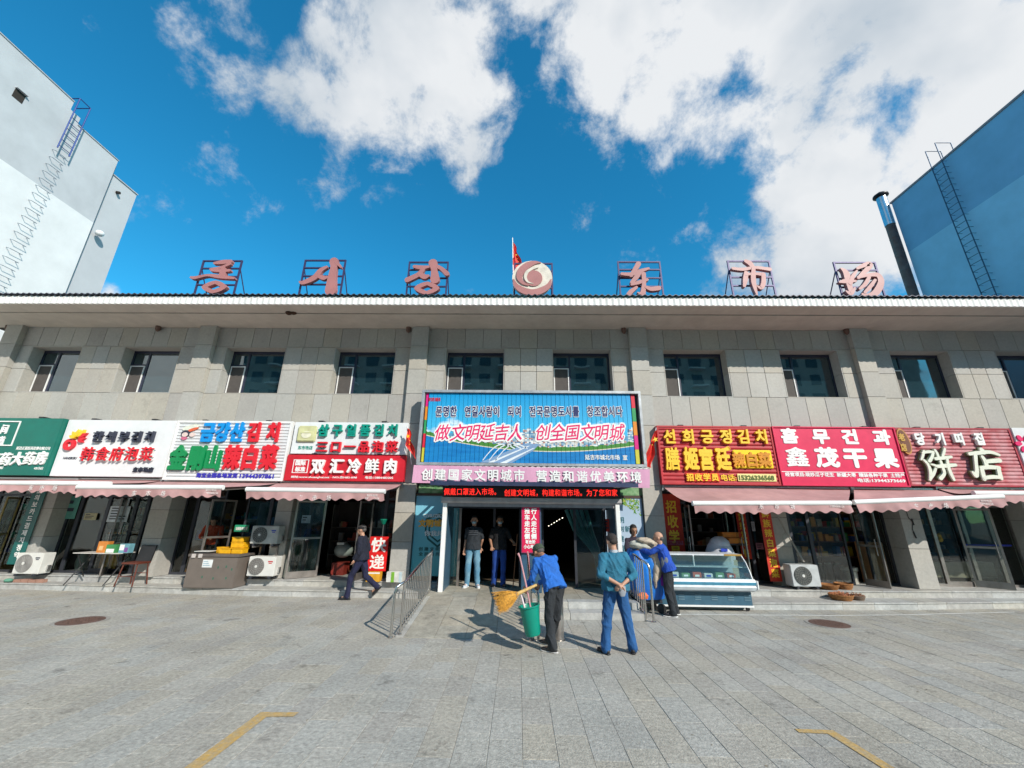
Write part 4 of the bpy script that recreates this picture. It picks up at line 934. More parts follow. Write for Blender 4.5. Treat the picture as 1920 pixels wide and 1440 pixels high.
B('board', grad_mat('sky_print', (.48,.56,.66), (.36,.48,.62), .4, 2.4), pr, (2.28,3.34,QY,QY+.05,.42,2.42)); B('frame', MATS['dark_brown_frame'], pr, (2.28,3.38,QY-.02,QY+.07,2.42,2.49),(3.34,3.38,QY-.02,QY+.07,.42,2.42)); B('green_strip', gstrip, pr, (2.3,3.36,QY,QY+.05,2.49,2.72))
mb = MB(); lf = [mb, MB(), MB()]
for k in range(170):
    u = random.random()**.7; x = 3.33-u*.75; z = 2.41-random.random()*max(.06,.52*(1-u*1.1)); a = random.uniform(0,6.28); r_ = random.uniform(.025,.05); q = lf[k % 3]
    q.add([(x+r_*math.cos(a),QY-.002-.00001*k,z+r_*math.sin(a)),(x-r_*.4*math.sin(a),QY-.002-.00001*k,z+r_*.4*math.cos(a)),(x-r_*math.cos(a),QY-.002-.00001*k,z-r_*math.sin(a)),(x+r_*.4*math.sin(a),QY-.002-.00001*k,z-r_*.4*math.cos(a))], [(0,1,2,3)])
for q, c in zip(lf, ((.05,.22,.02),(.18,.36,.03),(.35,.42,.05))): q.build('printed_leaves', mat('leaf_%d'%int(c[1]*100), c, .5), pr)['kind'] = 'stuff'
for ch, xx, yy in (('明',1165,975),('树',1165,992),('新',1177,992),('风',1190,993),('建',1165,1010),('和',1160,1028),('谐',1169,1028),('社',1182,1028)):
    cx, cz, w, h = px_cell(xx, yy, 11, 12, QY); mb = MB(); put_text(mb, ch, cx, cz, w, h, QY-.001, .004, .02); mb.build('character', mat('teal_print', (.02,.14,.18), .5), pr, at=(cx,QY,cz))
# red vertical banners on the kimchi shop
def vban(label, x0, x1, z0, z1, y, text, m, cm, cw, chh, n0):
    t = thing('vertical_banner', label, 'banner', ((x0+x1)/2,y,z0)); B('board', m, t, (x0,x1,y,y+.012,z0,z1))
    n = len(text); 
    for i, ch in enumerate(text):
        cx = (x0+x1)/2; cz = z1-n0-i*chh*1.15; mb = MB(); put_text(mb, ch, cx, cz, cw, chh, y-.001, .004, .03); mb.build('character', cm, t, at=(cx,y,cz))
    return t
vred = mat('banner_red', (.58,.03,.01), .6)
t = vban('red vertical recruiting banner beside the bald man', 3.98, 4.50, .5, 2.56, 11.78, '招收学员', vred, c_yel, .30, .34, .34); flat(t, 'small_print', '15326336568', 1250, 1281, 1018, 8, 11.775, mat('rose_print', (.6,.15,.25), .5))
vban('tall red banner with yellow characters on the shop post right of the fridge counter', 6.42, 6.72, .42, 2.5, 11.40, '朝鲜族辣白菜泡菜', vred, c_yel, .2, .21, .2)
vban('narrow red banner beside the tall yellow-lettered one', 6.02, 6.28, .9, 2.45, 11.84, '咸菜批发零售', vred, c_yel, .16, .2, .25)
vban('tall green vertical banner with white characters behind the far left air conditioner', -13.52, -13.14, .55, 2.75, 11.42, '国医의보카드결제지정약', mat('green_print', (.0,.11,.10), .4), c_white, .16, .16, .13)
t = vban('red board with two white characters meaning express parcels', -3.93, -3.44, .52, 1.36, 11.42, '快递', mat('signal_red', (.70,.01,.01), .5), c_white, .40, .36, .21)
t = thing('small_green_placard', 'small green placard hung inside the kimchi counter doorway', 'placard', (-7.35,11.7,1.4)); x0, z1 = onY(441,984,11.7); x1, z0 = onY(465,997,11.7)
B('board', mat('placard_green', (.02,.30,.16), .5), t, (x0,x1,11.7,11.715,z0,z1)); flat(t, 'small_print', '全国各地发货', 442, 464, 991, 6, 11.699, c_white)
def paper(label, a, b, c, d, y, lines=4, col=(.70,.76,.80)):
    x0, z1 = onY(a, b, y); x1, z0 = onY(c, d, y); t = thing('notice_sheet', label, 'notice', ((x0+x1)/2,y,z0)); B('sheet', mat('paper_%d_%d_%d'%tuple(int(v*100) for v in col), col, .7), t, (x0,x1,y,y+.004,z0,z1))
    mb = MB(); h = (z1-z0)/(lines+1)
    for i in range(lines):
        z = z1-h*(i+.8); w = (x1-x0)*random.uniform(.35,.8); mb.box(x0+(x1-x0)*.1,x0+(x1-x0)*.1+w,y-.003,y-.001,z-h*.22,z+h*.22)
    mb.build('printed_lines', c_dark, t); return t
paper('white notice taped inside the glass of the white-signed kimchi shop', 208, 949, 237, 979, 11.86, 5)
paper('small pale blue notice on the open door under the red meat sign', 567, 966, 581, 981, 11.62, 2, (.45,.55,.72))
paper('small red notice on the blue side panel by the right door', 1133, 973, 1143, 997, 11.0, 3, (.50,.04,.03))

paper('grey translucent sheet low on the glass behind the folding table', 200, 1001, 233, 1019, 11.85, 5, (.32,.36,.35))
paper('slanted green and blue picture sheet on the glass right of the far left air conditioner', 124, 930, 139, 973, 11.85, 2, (.12,.36,.30))
paper('small cream label on the glass of the white-signed shop', 160, 962, 179, 975, 11.85, 3, (.50,.46,.28))
paper('pink sheet low on the red-bannered kimchi door', 1417, 1018, 1432, 1030, 11.82, 3, (.50,.20,.25))
paper('white handwritten sheet beside the narrow red banner', 1408, 978, 1417, 996, 11.80, 4, (.55,.55,.58))
# ================================================================ awnings
def awning(label, bx0, bx1, fx0, fx1, zb, zf0, zf1, yf, texts, small=None):
    t = thing('awning', label, 'awning', ((bx0+bx1)/2,11.3,zb), group='pink awnings over the shop fronts')
    q_ = 9.95/10.38 if yf < 10.6 else 10.3/10.75; yf *= q_; fx0 *= q_; fx1 *= q_; zf0 = CH+(zf0-CH)*q_; zf1 = CH+(zf1-CH)*q_
    yb = 11.32; n = 26; k = 8; vs = []; mb = MB()
    for i in range(n+1):
        u = i/n
        for j in range(k+1):
            v = j/k; x = (bx0+(bx1-bx0)*u)*(1-v)+(fx0+(fx1-fx0)*u)*v; zf_ = zf0+(zf1-zf0)*u; z = zb*(1-v)+zf_*v-.05*math.sin(math.pi*v)*(1+.45*math.sin(u*9+v*2)+.2*math.sin(u*23)); vs.append((x, yb+(yf-yb)*v, z))
    fs = [(i*(k+1)+j, (i+1)*(k+1)+j, (i+1)*(k+1)+j+1, i*(k+1)+j+1) for i in range(n) for j in range(k)]; mb.add(vs, fs)
    o = mb.build('canopy_cloth', awn, t, smooth=True)
    mb = MB(); mb.tube([(fx0-.02,yf-.03,zf0-.01),(fx1+.02,yf-.03,zf1-.01)], .058, 14); mb.build('front_bar', white, t, smooth=True)
    mb = MB(); vs = []; n = int((fx1-fx0)/.022); 
    for i in range(n+1):
        u = i/n; x = fx0+(fx1-fx0)*u; z = zf0+(zf1-zf0)*u; sc = .026*(math.cos(2*math.pi*(x-fx0)/.27))+.012*math.sin(x*2.3+1)
        for j in range(5):
            v = j/4; fold = .030*math.sin(x*6+2.3*math.sin(x*1.7))*v+.014*math.sin(x*17+math.sin(x*5))*v; vs.append((x+.02*v, yf-.06-.01*v+fold, z-.05-(.17+sc*(1 if v == 1 else v*v))*v))
    mb.add(vs, [(i*5+j, i*5+j+1, (i+1)*5+j+1, (i+1)*5+j) for i in range(n) for j in range(4)]); mb.build('valance', awn, t, smooth=True)
    arm = MB()
    for s_ in (0,1):
        xb = (bx0+.10) if s_ == 0 else (bx1-.10); xf = fx0+.3 if s_ == 0 else fx1-.3; zf_ = zf0 if s_ == 0 else zf1
        mid = ((xb+xf)/2+(.5 if s_ == 0 else -.5), (yb+yf)/2-.05, (zb+zf_)/2-.13)
        arm.tube([(xb,yb+.02,zb-.10), mid, (xf,yf+.06,zf_-.06)], .022, 6)
    arm.build('folding_arm', mat('awning_arm', (.45,.42,.40), .4, .5), t)
    B('cassette', alu, t, (bx0,bx1,yb,yb+.10,zb-.07,zb+.045), bevel=.01)
    B('wall_bracket', alu, t, (bx0-.05,bx0-.005,yb-.04,11.45,zb-.1,zb+.05)); B('wall_bracket', alu, t, (bx1+.005,bx1+.05,yb-.04,11.45,zb-.1,zb+.05))
    wt = mat('valance_lettering', (.78,.70,.68), .6)
    for ch, (px_, py_) in zip('东市场', texts):
        cx, cz, w, h = px_cell(px_, py_, 9, 10.5, yf-.08); mb = MB(); put_text(mb, ch, cx, cz, w, h, yf-.082, .003, .012, shear=.1); mb.build('character', wt, t, at=(cx,yf-.08,cz))
    if small: flat(t, 'small_print', '制作电话', small[0]-10, small[0]+10, small[1]-3, 4, yf-.08, wt, .003, .01); flat(t, 'small_print', '13894300156', small[0]-13, small[0]+13, small[1]+2.5, 4, yf-.08, wt, .003, .01)
    return t
awning('pink awning under the green pharmacy sign, cut by the left edge', -16.0, -9.9, -16.0, -10.42, 2.74, 2.57, 2.59, 10.45, [(58.3,914.5),(79,914.8),(103,915)])
awning('pink awning beneath the white and the ribbed kimchi signs', -12.2, -6.55, -11.12, -7.44, 2.72, 2.50, 2.53, 10.38, [(251.5,924.8),(278,925),(306,925.3)], (396,922))
awning('pink awning below the red meat sign', -6.60, -3.2, -6.80, -3.34, 2.72, 2.49, 2.48, 10.38, [(563,933),(590,933.3),(616.4,933.6)], (698,932))
awning('pink awning below the yellow-lettered red sign', 3.92, 8.9, 4.27, 8.04, 2.72, 2.28, 2.33, 10.38, [(1427.5,949),(1456.5,949.2),(1486,949.4)], (1570,947))
awning('pink awning under the crimson sign with its bar tilted up to the right', 9.0, 13.1, 8.17, 11.73, 2.72, 2.35, 2.53, 10.38, [(1717.7,949.4),(1745.5,948.6),(1773.6,947.8)], (1849,942))
awning('pink awning cut by the right edge of the picture', 11.2, 17.0, 11.5, 16.8, 2.76, 2.62, 2.66, 10.75, [(2000,925),(2030,925),(2060,925)])

# ================================================================ roof letters
RY = 10.25
rose = mat('rose_paint', (.44,.185,.175), .5, var=.05, scale=3, dirt=.08); rose_edge = mat('rose_edge', (.36,.13,.14), .5); purple = mat('purple_steel', (.06,.05,.13), .5, .3)
z3 = zf(340,430,2.6667,RY-.12); z4 = zf(900,430,2.4615,RY-.12)
def rframe(label, corners, glyph_fn):
    (tlx,tly),(trx,try_),(brx,bry),(blx,bly) = corners
    tl = Vector((*onY(tlx,tly,RY),)); tr = Vector((*onY(trx,try_,RY),)); br = Vector((*onY(brx,bry,RY),)); bl = Vector((*onY(blx,bly,RY),))
    x0, x1 = (tl.x+bl.x)/2, (tr.x+br.x)/2; z0, z1 = 7.86, (tl.y+tr.y)/2
    t = thing('roof_letter', label, 'roof letter', ((x0+x1)/2,RY,z0)); r = .021
    B('support_frame', purple, t, (x0-r,x0+r,RY-r,RY+r,z0-.02,z1),(x1-r,x1+r,RY-r,RY+r,z0-.02,z1),*[(x0+r,x1-r,RY-r,RY+r,z-r,z+r) for z in (z1-r,z1-.28,z1-.56,z1-.84,z0+.06)])
    mb = MB()
    for x in (x0,x1): mb.tube([(x,RY+.02,z1-.3),(x,RY+.55,7.98)], .016, 6)
    mb.build('back_strut', purple, t); glyph_fn(t); return t
def G(strokes, rings, fr): return lambda t: brush(t, 'brush_character', strokes, fr, RY-.02, .10, rose, rings=rings, thin=.88)
rframe('rose-coloured roof character with a long bar over a ring, leftmost of the roof letters', [(380,488),(452,489),(440,552),(367,552)], G([
 [(165,168,14),(205,163,26),(245,160,22)],[(242,172,16),(195,190,14),(145,198,12)],[(150,206,10),(195,206,20),(240,205,16)],[(208,196,26),(205,225,36)],[(48,240,12),(70,242,18),(130,230,14),(190,236,22),(262,244,14)]], [(167,290,60,34,30)], z3))
rframe('rose roof character of a slanted stroke and a tall vertical, second from the left', [(571,487),(646,488),(640,552),(563,552)], G([
 [(725,188,16),(695,205,26),(665,240,32),(610,265,24),(592,262,12)],[(688,235,20),(712,242,26),(728,238,14)],[(762,160,48),(762,190,36),(752,245,46),(746,305,60)],[(775,165,18),(792,182,14),(797,190,8)]], [], z3))
rframe('rose roof character left of the round emblem, with a ring at its foot', [(768,491),(840,491),(836,555),(762,554)], G([
 [(1165,185,18),(1200,190,24),(1240,186,12)],[(1212,192,22),(1185,225,26),(1130,252,30)],[(1190,222,24),(1215,236,30),(1235,232,14)],[(1258,168,48),(1264,200,34),(1268,250,50)],[(1285,188,20),(1305,200,22),(1328,222,26)]], [(1228,296,60,34,30)], z3))
rframe('rose roof character right of the round emblem, first of the right three', [(1160,491),(1237,490),(1243,555),(1162,555)], G([
 [(732,158,26),(722,175,24),(698,212,20)],[(655,205,16),(700,206,20),(745,190,18),(778,180,12)],[(738,198,22),(718,225,24),(700,245,16)],[(700,255,12),(735,244,20),(772,232,14)],[(755,205,22),(757,250,20),(752,296,26)],[(752,290,18),(738,296,12),(728,292,6)],[(722,268,14),(700,285,22),(686,300,22)],[(768,268,16),(790,276,22),(825,272,24)]], [], z4))
rframe('rose roof character with wide cap and hanging stroke, middle of the right three', [(1368,488),(1443,490),(1453,555),(1371,555)], G([
 [(1228,146,20),(1245,155,26),(1256,168,22)],[(1168,180,16),(1215,184,18),(1270,176,16),(1338,184,20)],[(1228,200,20),(1225,230,24),(1220,262,14)],[(1228,208,14),(1270,205,14),(1308,208,22)],[(1308,208,20),(1308,245,22),(1298,270,20),(1280,262,8)],[(1262,178,18),(1262,240,24),(1278,304,8)]], [], z4))
rframe('rose roof character beside the grey cloud, rightmost of the roof letters', [(1567,491),(1641,492),(1657,555),(1575,555)], G([
 [(1668,180,10),(1690,200,30),(1702,245,28),(1715,290,22)],[(1660,243,10),(1695,238,26),(1735,238,10)],[(1740,190,8),(1722,215,18),(1710,250,18)],[(1690,285,8),(1712,296,20),(1730,270,8)],
 [(1742,180,14),(1775,165,22),(1798,160,26),(1795,175,24),(1765,205,20),(1745,225,14)],[(1745,222,14),(1790,212,18),(1835,212,26),(1850,245,30),(1828,290,32),(1795,306,22),(1765,300,12)],[(1795,222,16),(1775,255,18),(1752,275,12)],[(1822,235,14),(1800,265,18),(1775,292,14)]], [], z4))
# emblem
def emblem(t):
    cx, cz = onY(998,521.5,RY-.15); Rr = .575
    cream = mat('emblem_cream', (.72,.66,.56), .5); mb = MB(); mb.lathe([(Rr,0),(Rr,.14)], (cx,RY-.16,cz), 48, 'y'); mb.build('disc', cream, t)
    def crescent(mb, pts, y, th): strip(mb, [(cx+a*Rr, cz+b*Rr, w*Rr) for a, b, w in pts], y, th)
    mb = MB(); crescent(mb, [(-.93,-.10,.06),(-.80,-.45,.24),(-.45,-.72,.34),(0,-.83,.34),(.45,-.72,.34),(.80,-.45,.24),(.93,-.10,.06)], RY-.16, .022); mb.build('rose_rim', rose, t)
    mb = MB(); blob2(mb, cx+.03, cz-.02, .26, .26, RY-.161, .026, 28); mb.build('rose_centre', rose, t)
    mb = MB(); crescent(mb, [(-.20,-.45,.05),(-.48,-.30,.16),(-.64,.02,.30),(-.52,.42,.38),(-.20,.72,.34),(.12,.86,.20),(.42,.86,.04)], RY-.16, .034); mb.build('rose_tail', rose, t)
    mb = MB(); crescent(mb, [(.30,.58,.03),(.0,.50,.13),(-.26,.30,.16),(-.34,.0,.14),(-.22,-.26,.09),(.05,-.36,.02)], RY-.16, .040); mb.build('cream_swirl', cream, t)
t = rframe('round rose and cream swirl emblem in the middle of the roof', [(968,493),(1035,494),(1036,556),(962,556)], emblem); t['category'] = 'roof emblem'; t.name = 'roof_emblem'
# flags
def flag(label, pole, a, verts, stars, y):
    t = thing('flag', label, 'flag', pole[0], 0, 'red flags'); mb = MB(); mb.tube(pole, .014, 8); mb.build('pole', white, t)
    U = 16; Vn = 12; vs = []; tl, tr, br, bl = [Vector((onY(px_,py_,y)[0], y, onY(px_,py_,y)[1])) for px_, py_ in verts]
    for i in range(U+1):
        for j in range(Vn+1):
            u, v = i/U, j/Vn; p = (tl*(1-u)+tr*u)*(1-v)+(bl*(1-u)+br*u)*v; p.y += .05*math.sin(u*9+v*3)*u+.02*math.sin(v*9); p.x += .03*math.sin(v*12)*u; vs.append(p)
    mb = MB(); mb.add(vs, [(i*(Vn+1)+j, i*(Vn+1)+j+1, (i+1)*(Vn+1)+j+1, (i+1)*(Vn+1)+j) for i in range(U) for j in range(Vn)]); mb.build('cloth', mat('flag_red', (.72,.02,.01), .6), t, smooth=True)
    for sxp, syp, r_ in stars:
        cx, cz = onY(sxp, syp, y-.1); P = []
        for k in range(10):
            a_ = math.pi/2+k*math.pi/5+.3; q = r_ if k % 2 == 0 else r_*.42; P.append((cx+q*math.cos(a_), cz+q*math.sin(a_)))
        mb = MB(); mb.prism(P[::-1], y-.105, y-.10); mb.build('star', c_yel, t, at=(cx,y-.1,cz))
x, z = onY(961,446,10.5); xb, zb = onY(963,556,10.5)
flag('red flag on a white pole above the round roof emblem', [(xb,10.5,zb-.05),(x,10.5,z)], 0, [(961.5,455),(964,455),(982,508),(962,524)], [(968,478,.034),(970,485,.013),(972,490,.013),(971,495,.013)], 10.5)
x, z = onY(763,800,10.95); xb, zb = onY(769,862,11.0)
flag('red flag hanging at the left edge of the billboard', [(xb,11.2,zb-.1),(x,10.95,z)], 0, [(764,803),(767,804),(782,862),(760,835)], [(765,818,.06),(769,826,.02),(768,833,.02)], 10.93)
x, z = onY(1230,802,10.95); xb, zb = onY(1222,872,11.0)
flag('red flag hanging at the right edge of the billboard', [(xb,11.2,zb-.1),(x,10.95,z)], 0, [(1228,808),(1232,806),(1221,878),(1204,870)], [(1229,824,.08),(1224,826,.02),(1223,834,.02)], 10.93)

# ================================================================ neighbouring blocks
bl = thing('apartment_block', 'white rendered apartment block with a pale grey upper band at the left', 'building', (-24,8,0)); X = -19
B('wall', white_wall, bl, (-30,X,-2,14.6,0,14.1)); B('upper_wall', grey_wall, bl, (-30,X,-2,14.6,14.1,17.4))
B('parapet', grey_wall, bl, (-30,X,-2,12.35,17.4,18.42),(-30,X,12.35,12.75,17.4,18.0),(-30,X,12.75,14.6,17.4,17.62)); B('parapet_cap', mat('cap_grey', (.45,.46,.47), .8), bl, (-30.02,X+.03,-2,12.35,18.42,18.46),(-30.02,X+.03,12.75,14.62,17.62,17.66))
B('stair_bay', mat('pale_grey_bay', (.52,.535,.55), .85, var=.03, scale=1.0, dirt=.06), bl, (-30,X-.12,14.6,15.95,0,16.9)); B('stair_bay_cap', MATS['cap_grey'], bl, (-30,X-.08,14.62,15.98,16.9,16.95)); B('corner_joint', darkmetal, bl, (X-.10,X-.02,14.601,14.63,0,17.3))
y, z = 10.95, 16.75; B('vent', dark_in, bl, (X-.02,X+.006,10.72,11.05,16.6,17.0)); B('vent_hood', grey_wall, bl, (X,X+.10,10.70,11.07,17.0,17.03))
mb = MB(); mb.ell((X+.12,14.88,13.75),(.16,.16,.14),n=8); mb.build('camera_dome', white, bl, smooth=True); mb = MB(); mb.tube([(X-.1,15.1,16.25),(X+.03,15.1,16.22)], .07, 10); mb.build('drain_spout', dark_in, bl)  # the white dome is a security camera housing, unlit
lad = MB(); rung = mat('ladder_grey', (.30,.34,.38), .5, .5)
for k in range(20):
    z = 9.3+k*.36
    if z > 15.9: break
    lad = MB(); lad.tube([(X,12.36,z+.05),(X+.15,12.36,z),(X+.15,12.76,z),(X,12.76,z+.05)], .012, 6); lad.build('ladder_rung', rung, bl, at=(X,12.55,z))
lb = mat('ladder_blue', (.03,.07,.26), .5, .3); lad = MB()
for yy in (12.33,12.77): lad.tube([(X+.22,yy,15.9),(X+.22,yy,18.6),(X-.45,yy,18.6)], .024, 6)
lad.tube([(X+.22,12.33,18.6),(X+.22,12.77,18.6)], .02, 6); 
for k in range(6): lad.tube([(X+.22,12.33,16.05+k*.3),(X+.22,12.77,16.05+k*.3)], .014, 6)
lad.build('ladder', lb, bl)
br_ = thing('apartment_block', 'apartment block with its side wall tinted blue for shade at the right', 'building', (24,12,0)); X = 19
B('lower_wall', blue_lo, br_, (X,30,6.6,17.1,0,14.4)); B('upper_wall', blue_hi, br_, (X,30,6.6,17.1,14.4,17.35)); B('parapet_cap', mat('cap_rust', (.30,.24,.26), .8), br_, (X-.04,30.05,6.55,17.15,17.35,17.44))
lad = MB()
for yy in (14.35,14.80): lad.tube([(X-.2,yy,9.0),(X-.2,yy,18.25),(X+.5,yy,18.25),(X+.5,yy,17.4)], .02, 6)
lad.build('ladder_rail', mat('ladder_dark', (.04,.09,.16), .5, .3), br_)
for k in range(26):
    z = 9.2+k*.32; lad = MB(); lad.tube([(X-.2,14.35,z),(X-.2,14.80,z)], .013, 6); lad.tube([(X-.2,14.35,z),(X,14.35,z)], .01, 5); lad.tube([(X-.2,14.80,z),(X,14.80,z)], .01, 5); lad.build('ladder_rung', MATS['ladder_dark'], br_, at=(X-.2,14.57,z))
ch = thing('flue_pipe', 'tall rusty flue pipe with a shiny metal top and cap at the right block', 'chimney', (18.85,17.3,7)); rp = mat('flue_rust', (.17,.075,.06), .7, .2, col2=(.22,.14,.12), scale=3)
mb = MB(); 
for k in range(10): mb.lathe([(.20,0),(.21,.02),(.20,.05),(.20,.93)], (18.84,17.35,7.0+k*.93), 16)
mb.build('pipe', rp, ch, smooth=True); mb = MB(); mb.lathe([(.215,0),(.215,1.7)], (18.84,17.35,16.2), 16); mb.build('metal_section', mat('galvanised', (.60,.66,.70), .25, .9, var=.1, scale=5), ch, smooth=True)
mb = MB(); mb.lathe([(.23,0),(.33,.06),(.32,.14),(.05,.34)], (18.84,17.35,17.95), 16); mb.build('cap', black, ch, smooth=True)
B('pipe_clamp', rp, ch, (18.85,19.0,17.3,17.34,13.6,13.66),(18.85,19.0,17.3,17.34,10.6,10.66))
# far white roof hut seen over the eave at the left
# block across the square, behind the camera: it is what the shop windows mirror
op = thing('apartment_block', 'tall grey apartment block across the square, mirrored in the windows', 'building', (0,-34,0)); wl_ = mat('opposite_wall', (.36,.37,.36), .85, dirt=.2)
B('wall', wl_, op, (-60,60,-46,-34,0,27.5)); mb = MB()
for f_ in range(9):
    for k in range(32): mb.box(-46.6+k*2.9,-45.0+k*2.9,-33.99,-33.9,1.2+f_*2.8,2.7+f_*2.8)
mb.build('window_row', mat('opposite_glass', (.02,.05,.07), .15), op)
mb = MB()
for f_ in range(9):
    for k in range(14): mb.box(-44.0+k*5.8,-41.8+k*5.8,-33.0,-34,.7+f_*2.8,.9+f_*2.8)
mb.build('balcony', white_wall, op)
# ================================================================ handrails
def handrail(label, x, ox, path, y_post, n, dz=.07, top_r=.025, zfun=None):
    """path: list of (y, z) of the top rail; outer gooseneck post at x+ox"""
    t = thing('handrail', label, 'handrail', (x,path[0][0],0), group='stainless handrails at the entrance')
    mb = MB(); y0, z0 = path[0]
    mb.tube([(x+ox,y_post,0.01),(x+ox,y_post,z0-.14),(x+ox*.85,y_post+.02,z0-.05),(x+ox*.4,y_post+.06,z0-.005),(x,y0+.12,z0+.02)]+[(x,y,z+.02) for y, z in path[1:]], top_r, 10); mb.build('top_rail', steel, t, smooth=True)
    def zr(y):
        for a, b in zip(path[:-1], path[1:]):
            if a[0] <= y <= b[0]: return a[1]+(b[1]-a[1])*(y-a[0])/(b[0]-a[0])
        return path[-1][1]
    ya, yb = path[0][0]+.04, path[-1][0]-.03
    for i in range(n):
        y = ya+(yb-ya)*i/(n-1); r = .017 if i in (0, n-1) else .010; g0 = zfun(y)
        mb = MB(); mb.tube([(x,y,g0+.002),(x,y,zr(y)+.0)], r, 8); mb.build('baluster', steel, t, smooth=True)
    mb = MB(); mb.lathe([(.045,.002),(.045,.014),(.028,.02)], (x+ox,y_post,0), 12); mb.lathe([(.035,.002),(.035,.014),(.02,.02)], (x,ya,zfun(ya)), 12); mb.build('base_flange', steel, t)
    mb = MB(); mb.tube([(x,ya,zfun(ya)+.11),(x,yb,zfun(yb)+.11)], .011, 6); mb.build('bottom_rail', steel, t)
    return t
zl = lambda y: max(0.0, rz(min(y, R1)))+.02 if y > R0+.02 else .0
handrail('stainless handrail along the left side of the ramp', -1.96, -.13, [(7.62,.80),(9.45,1.07),(9.95,1.12)], 7.58, 17, zfun=zl)
handrail('stainless handrail between ramp and stairs behind the sweeper', .22, .12, [(7.55,.80),(9.45,1.07),(9.95,1.12)], 7.53, 17, zfun=zl)
z5 = lambda y: 0 if y < 8.98 else (.13 if y < 9.32 else .26)
handrail('stainless handrail on the right of the stairs in front of the covered cart', 2.52, .13, [(8.93,1.08),(9.4,1.14),(10.1,1.14)], 8.93, 9, zfun=z5)
bo = thing('bollard', 'short stainless steel bollard behind the sweeper', 'bollard', (.68,7.62,0)); mb = MB(); mb.lathe([(.085,.002),(.085,.62),(.08,.665),(.05,.68)], (.68,7.62,0), 20); mb.build('tube', mat('dull_steel', (.42,.39,.37), .35, .8), bo, smooth=True); mb = MB(); mb.lathe([(.105,.001),(.105,.012),(.088,.016)], (.68,7.62,0), 20); mb.build('base_ring', steel, bo)

# ================================================================ air conditioners
def aircon(label, x0, x1, z0, z1, y, fanm, fx, logo, brk=True, rad=True, m=cabinet):
    t = thing('air_conditioner', label, 'air conditioner', ((x0+x1)/2,y,z0), group='outdoor air conditioning units')
    d = .30; B('casing', m, t, (x0,x1,y,y+d,z0,z1), bevel=.012)
    r = (z1-z0)*.43; cx = x0+(x1-x0)*fx; cz = (z0+z1)/2
    mb = MB(); mb.lathe([(r,-.012),(r,.0),(r-.012,.004)], (cx,y-.001,cz), 28, 'y'); mb.lathe([(r-.01,-.003),(r-.01,.001)], (cx,y-.002,cz), 28, 'y'); mb.build('fan_recess', fanm, t)
    mb = MB()
    for k in range(18 if rad else 0):
        a = 2*math.pi*k/18; mb.tube([(cx+.03*math.cos(a),y-.022,cz+.03*math.sin(a)),(cx+r*.6*math.cos(a+.25),y-.026,cz+r*.6*math.sin(a+.25)),(cx+r*.95*math.cos(a+.4),y-.018,cz+r*.95*math.sin(a+.4))], .0035, 4)
    for q in (.35,.6,.8,.95): mb.tube([(cx+r*q*math.cos(a),y-.022,cz+r*q*math.sin(a)) for a in [2*math.pi*k/24 for k in range(25)]], .003, 4)
    mb.build('fan_grille', MATS['grille'], t); mb = MB(); mb.lathe([(r*.16,-.032),(r*.16,-.02)], (cx,y,cz), 14, 'y'); mb.build('fan_hub', cabinet if rad else darkmetal, t)
    if logo:
        B('badge', logo, t, (x1-.19,x1-.07,y-.004,y-.001,z1-.13,z1-.10)); B('badge', logo, t, (x1-.17,x1-.09,y-.004,y-.001,z1-.165,z1-.145))
    if brk: B('foot', darkmetal, t, (x0+.08,x0+.13,y-.01,y+d+.01,z0-.05,z0-.002),(x1-.13,x1-.08,y-.01,y+d+.01,z0-.05,z0-.002))
    B('side_valve', alu, t, (x1+.002,x1+.04,y+.16,y+.24,z0+.06,z0+.20))
    return t
mat('grille', (.30,.30,.29), .5); fan_l = mat('fan_pale', (.30,.29,.28), .5); fan_d = mat('fan_dark', (.06,.07,.065), .5); bb_ = mat('badge_blue', (.02,.05,.45), .4)
aircon('white air conditioner standing at the green banner on the far left', -12.99, -12.30, .36, .86, 11.15, fan_l, .36, c_dark)
aircon('upper air conditioner of the stacked pair behind the freezer', -6.95, -6.24, 1.16, 1.60, 11.10, fan_d, .33, bb_, m=mat('awning_shaded_cabinet', (.45,.46,.44), .5))  # casing colour darkened to carry the awning's shade
t = aircon('lower white air conditioner of the stacked pair behind the freezer', -6.86, -6.17, .40, .86, 11.08, mat('fan_mid', (.16,.15,.14), .5), .32, mat('badge_red', (.5,.05,.05), .5))
aircon('air conditioner on the step beside the wicker baskets', 6.72, 7.40, .37, .86, 10.98, fan_d, .40, None, m=mat('cool_cabinet', (.50,.53,.54), .5))
st_ = thing('wall_bracket', 'dark steel bracket frame carrying the upper air conditioner', 'bracket', (-6.6,11.1,1.08)); B('arm', dsteel, st_, (-6.85,-6.81,11.08,11.46,1.07,1.105),(-6.40,-6.36,11.08,11.46,1.07,1.105)); B('upright', dsteel, st_, (-6.85,-6.81,11.42,11.455,.8,1.07),(-6.40,-6.36,11.42,11.455,.8,1.07))
cp = thing('coolant_pipe', 'pale insulated pipe hanging down the stone pier to the right air conditioner', 'pipe', (6.8,11.42,.9)); mb = MB(); mb.tube([(6.78,11.42,2.6),(6.82,11.38,2.2),(6.98,11.36,1.7),(7.18,11.34,1.2),(7.26,11.26,.9)], .022, 8); mb.tube([(7.0,11.34,1.62),(6.88,11.33,1.50),(6.90,11.33,1.42)], .008, 6); mb.build('pipe', mat('pipe_lagging', (.36,.34,.30), .7), cp, smooth=True)
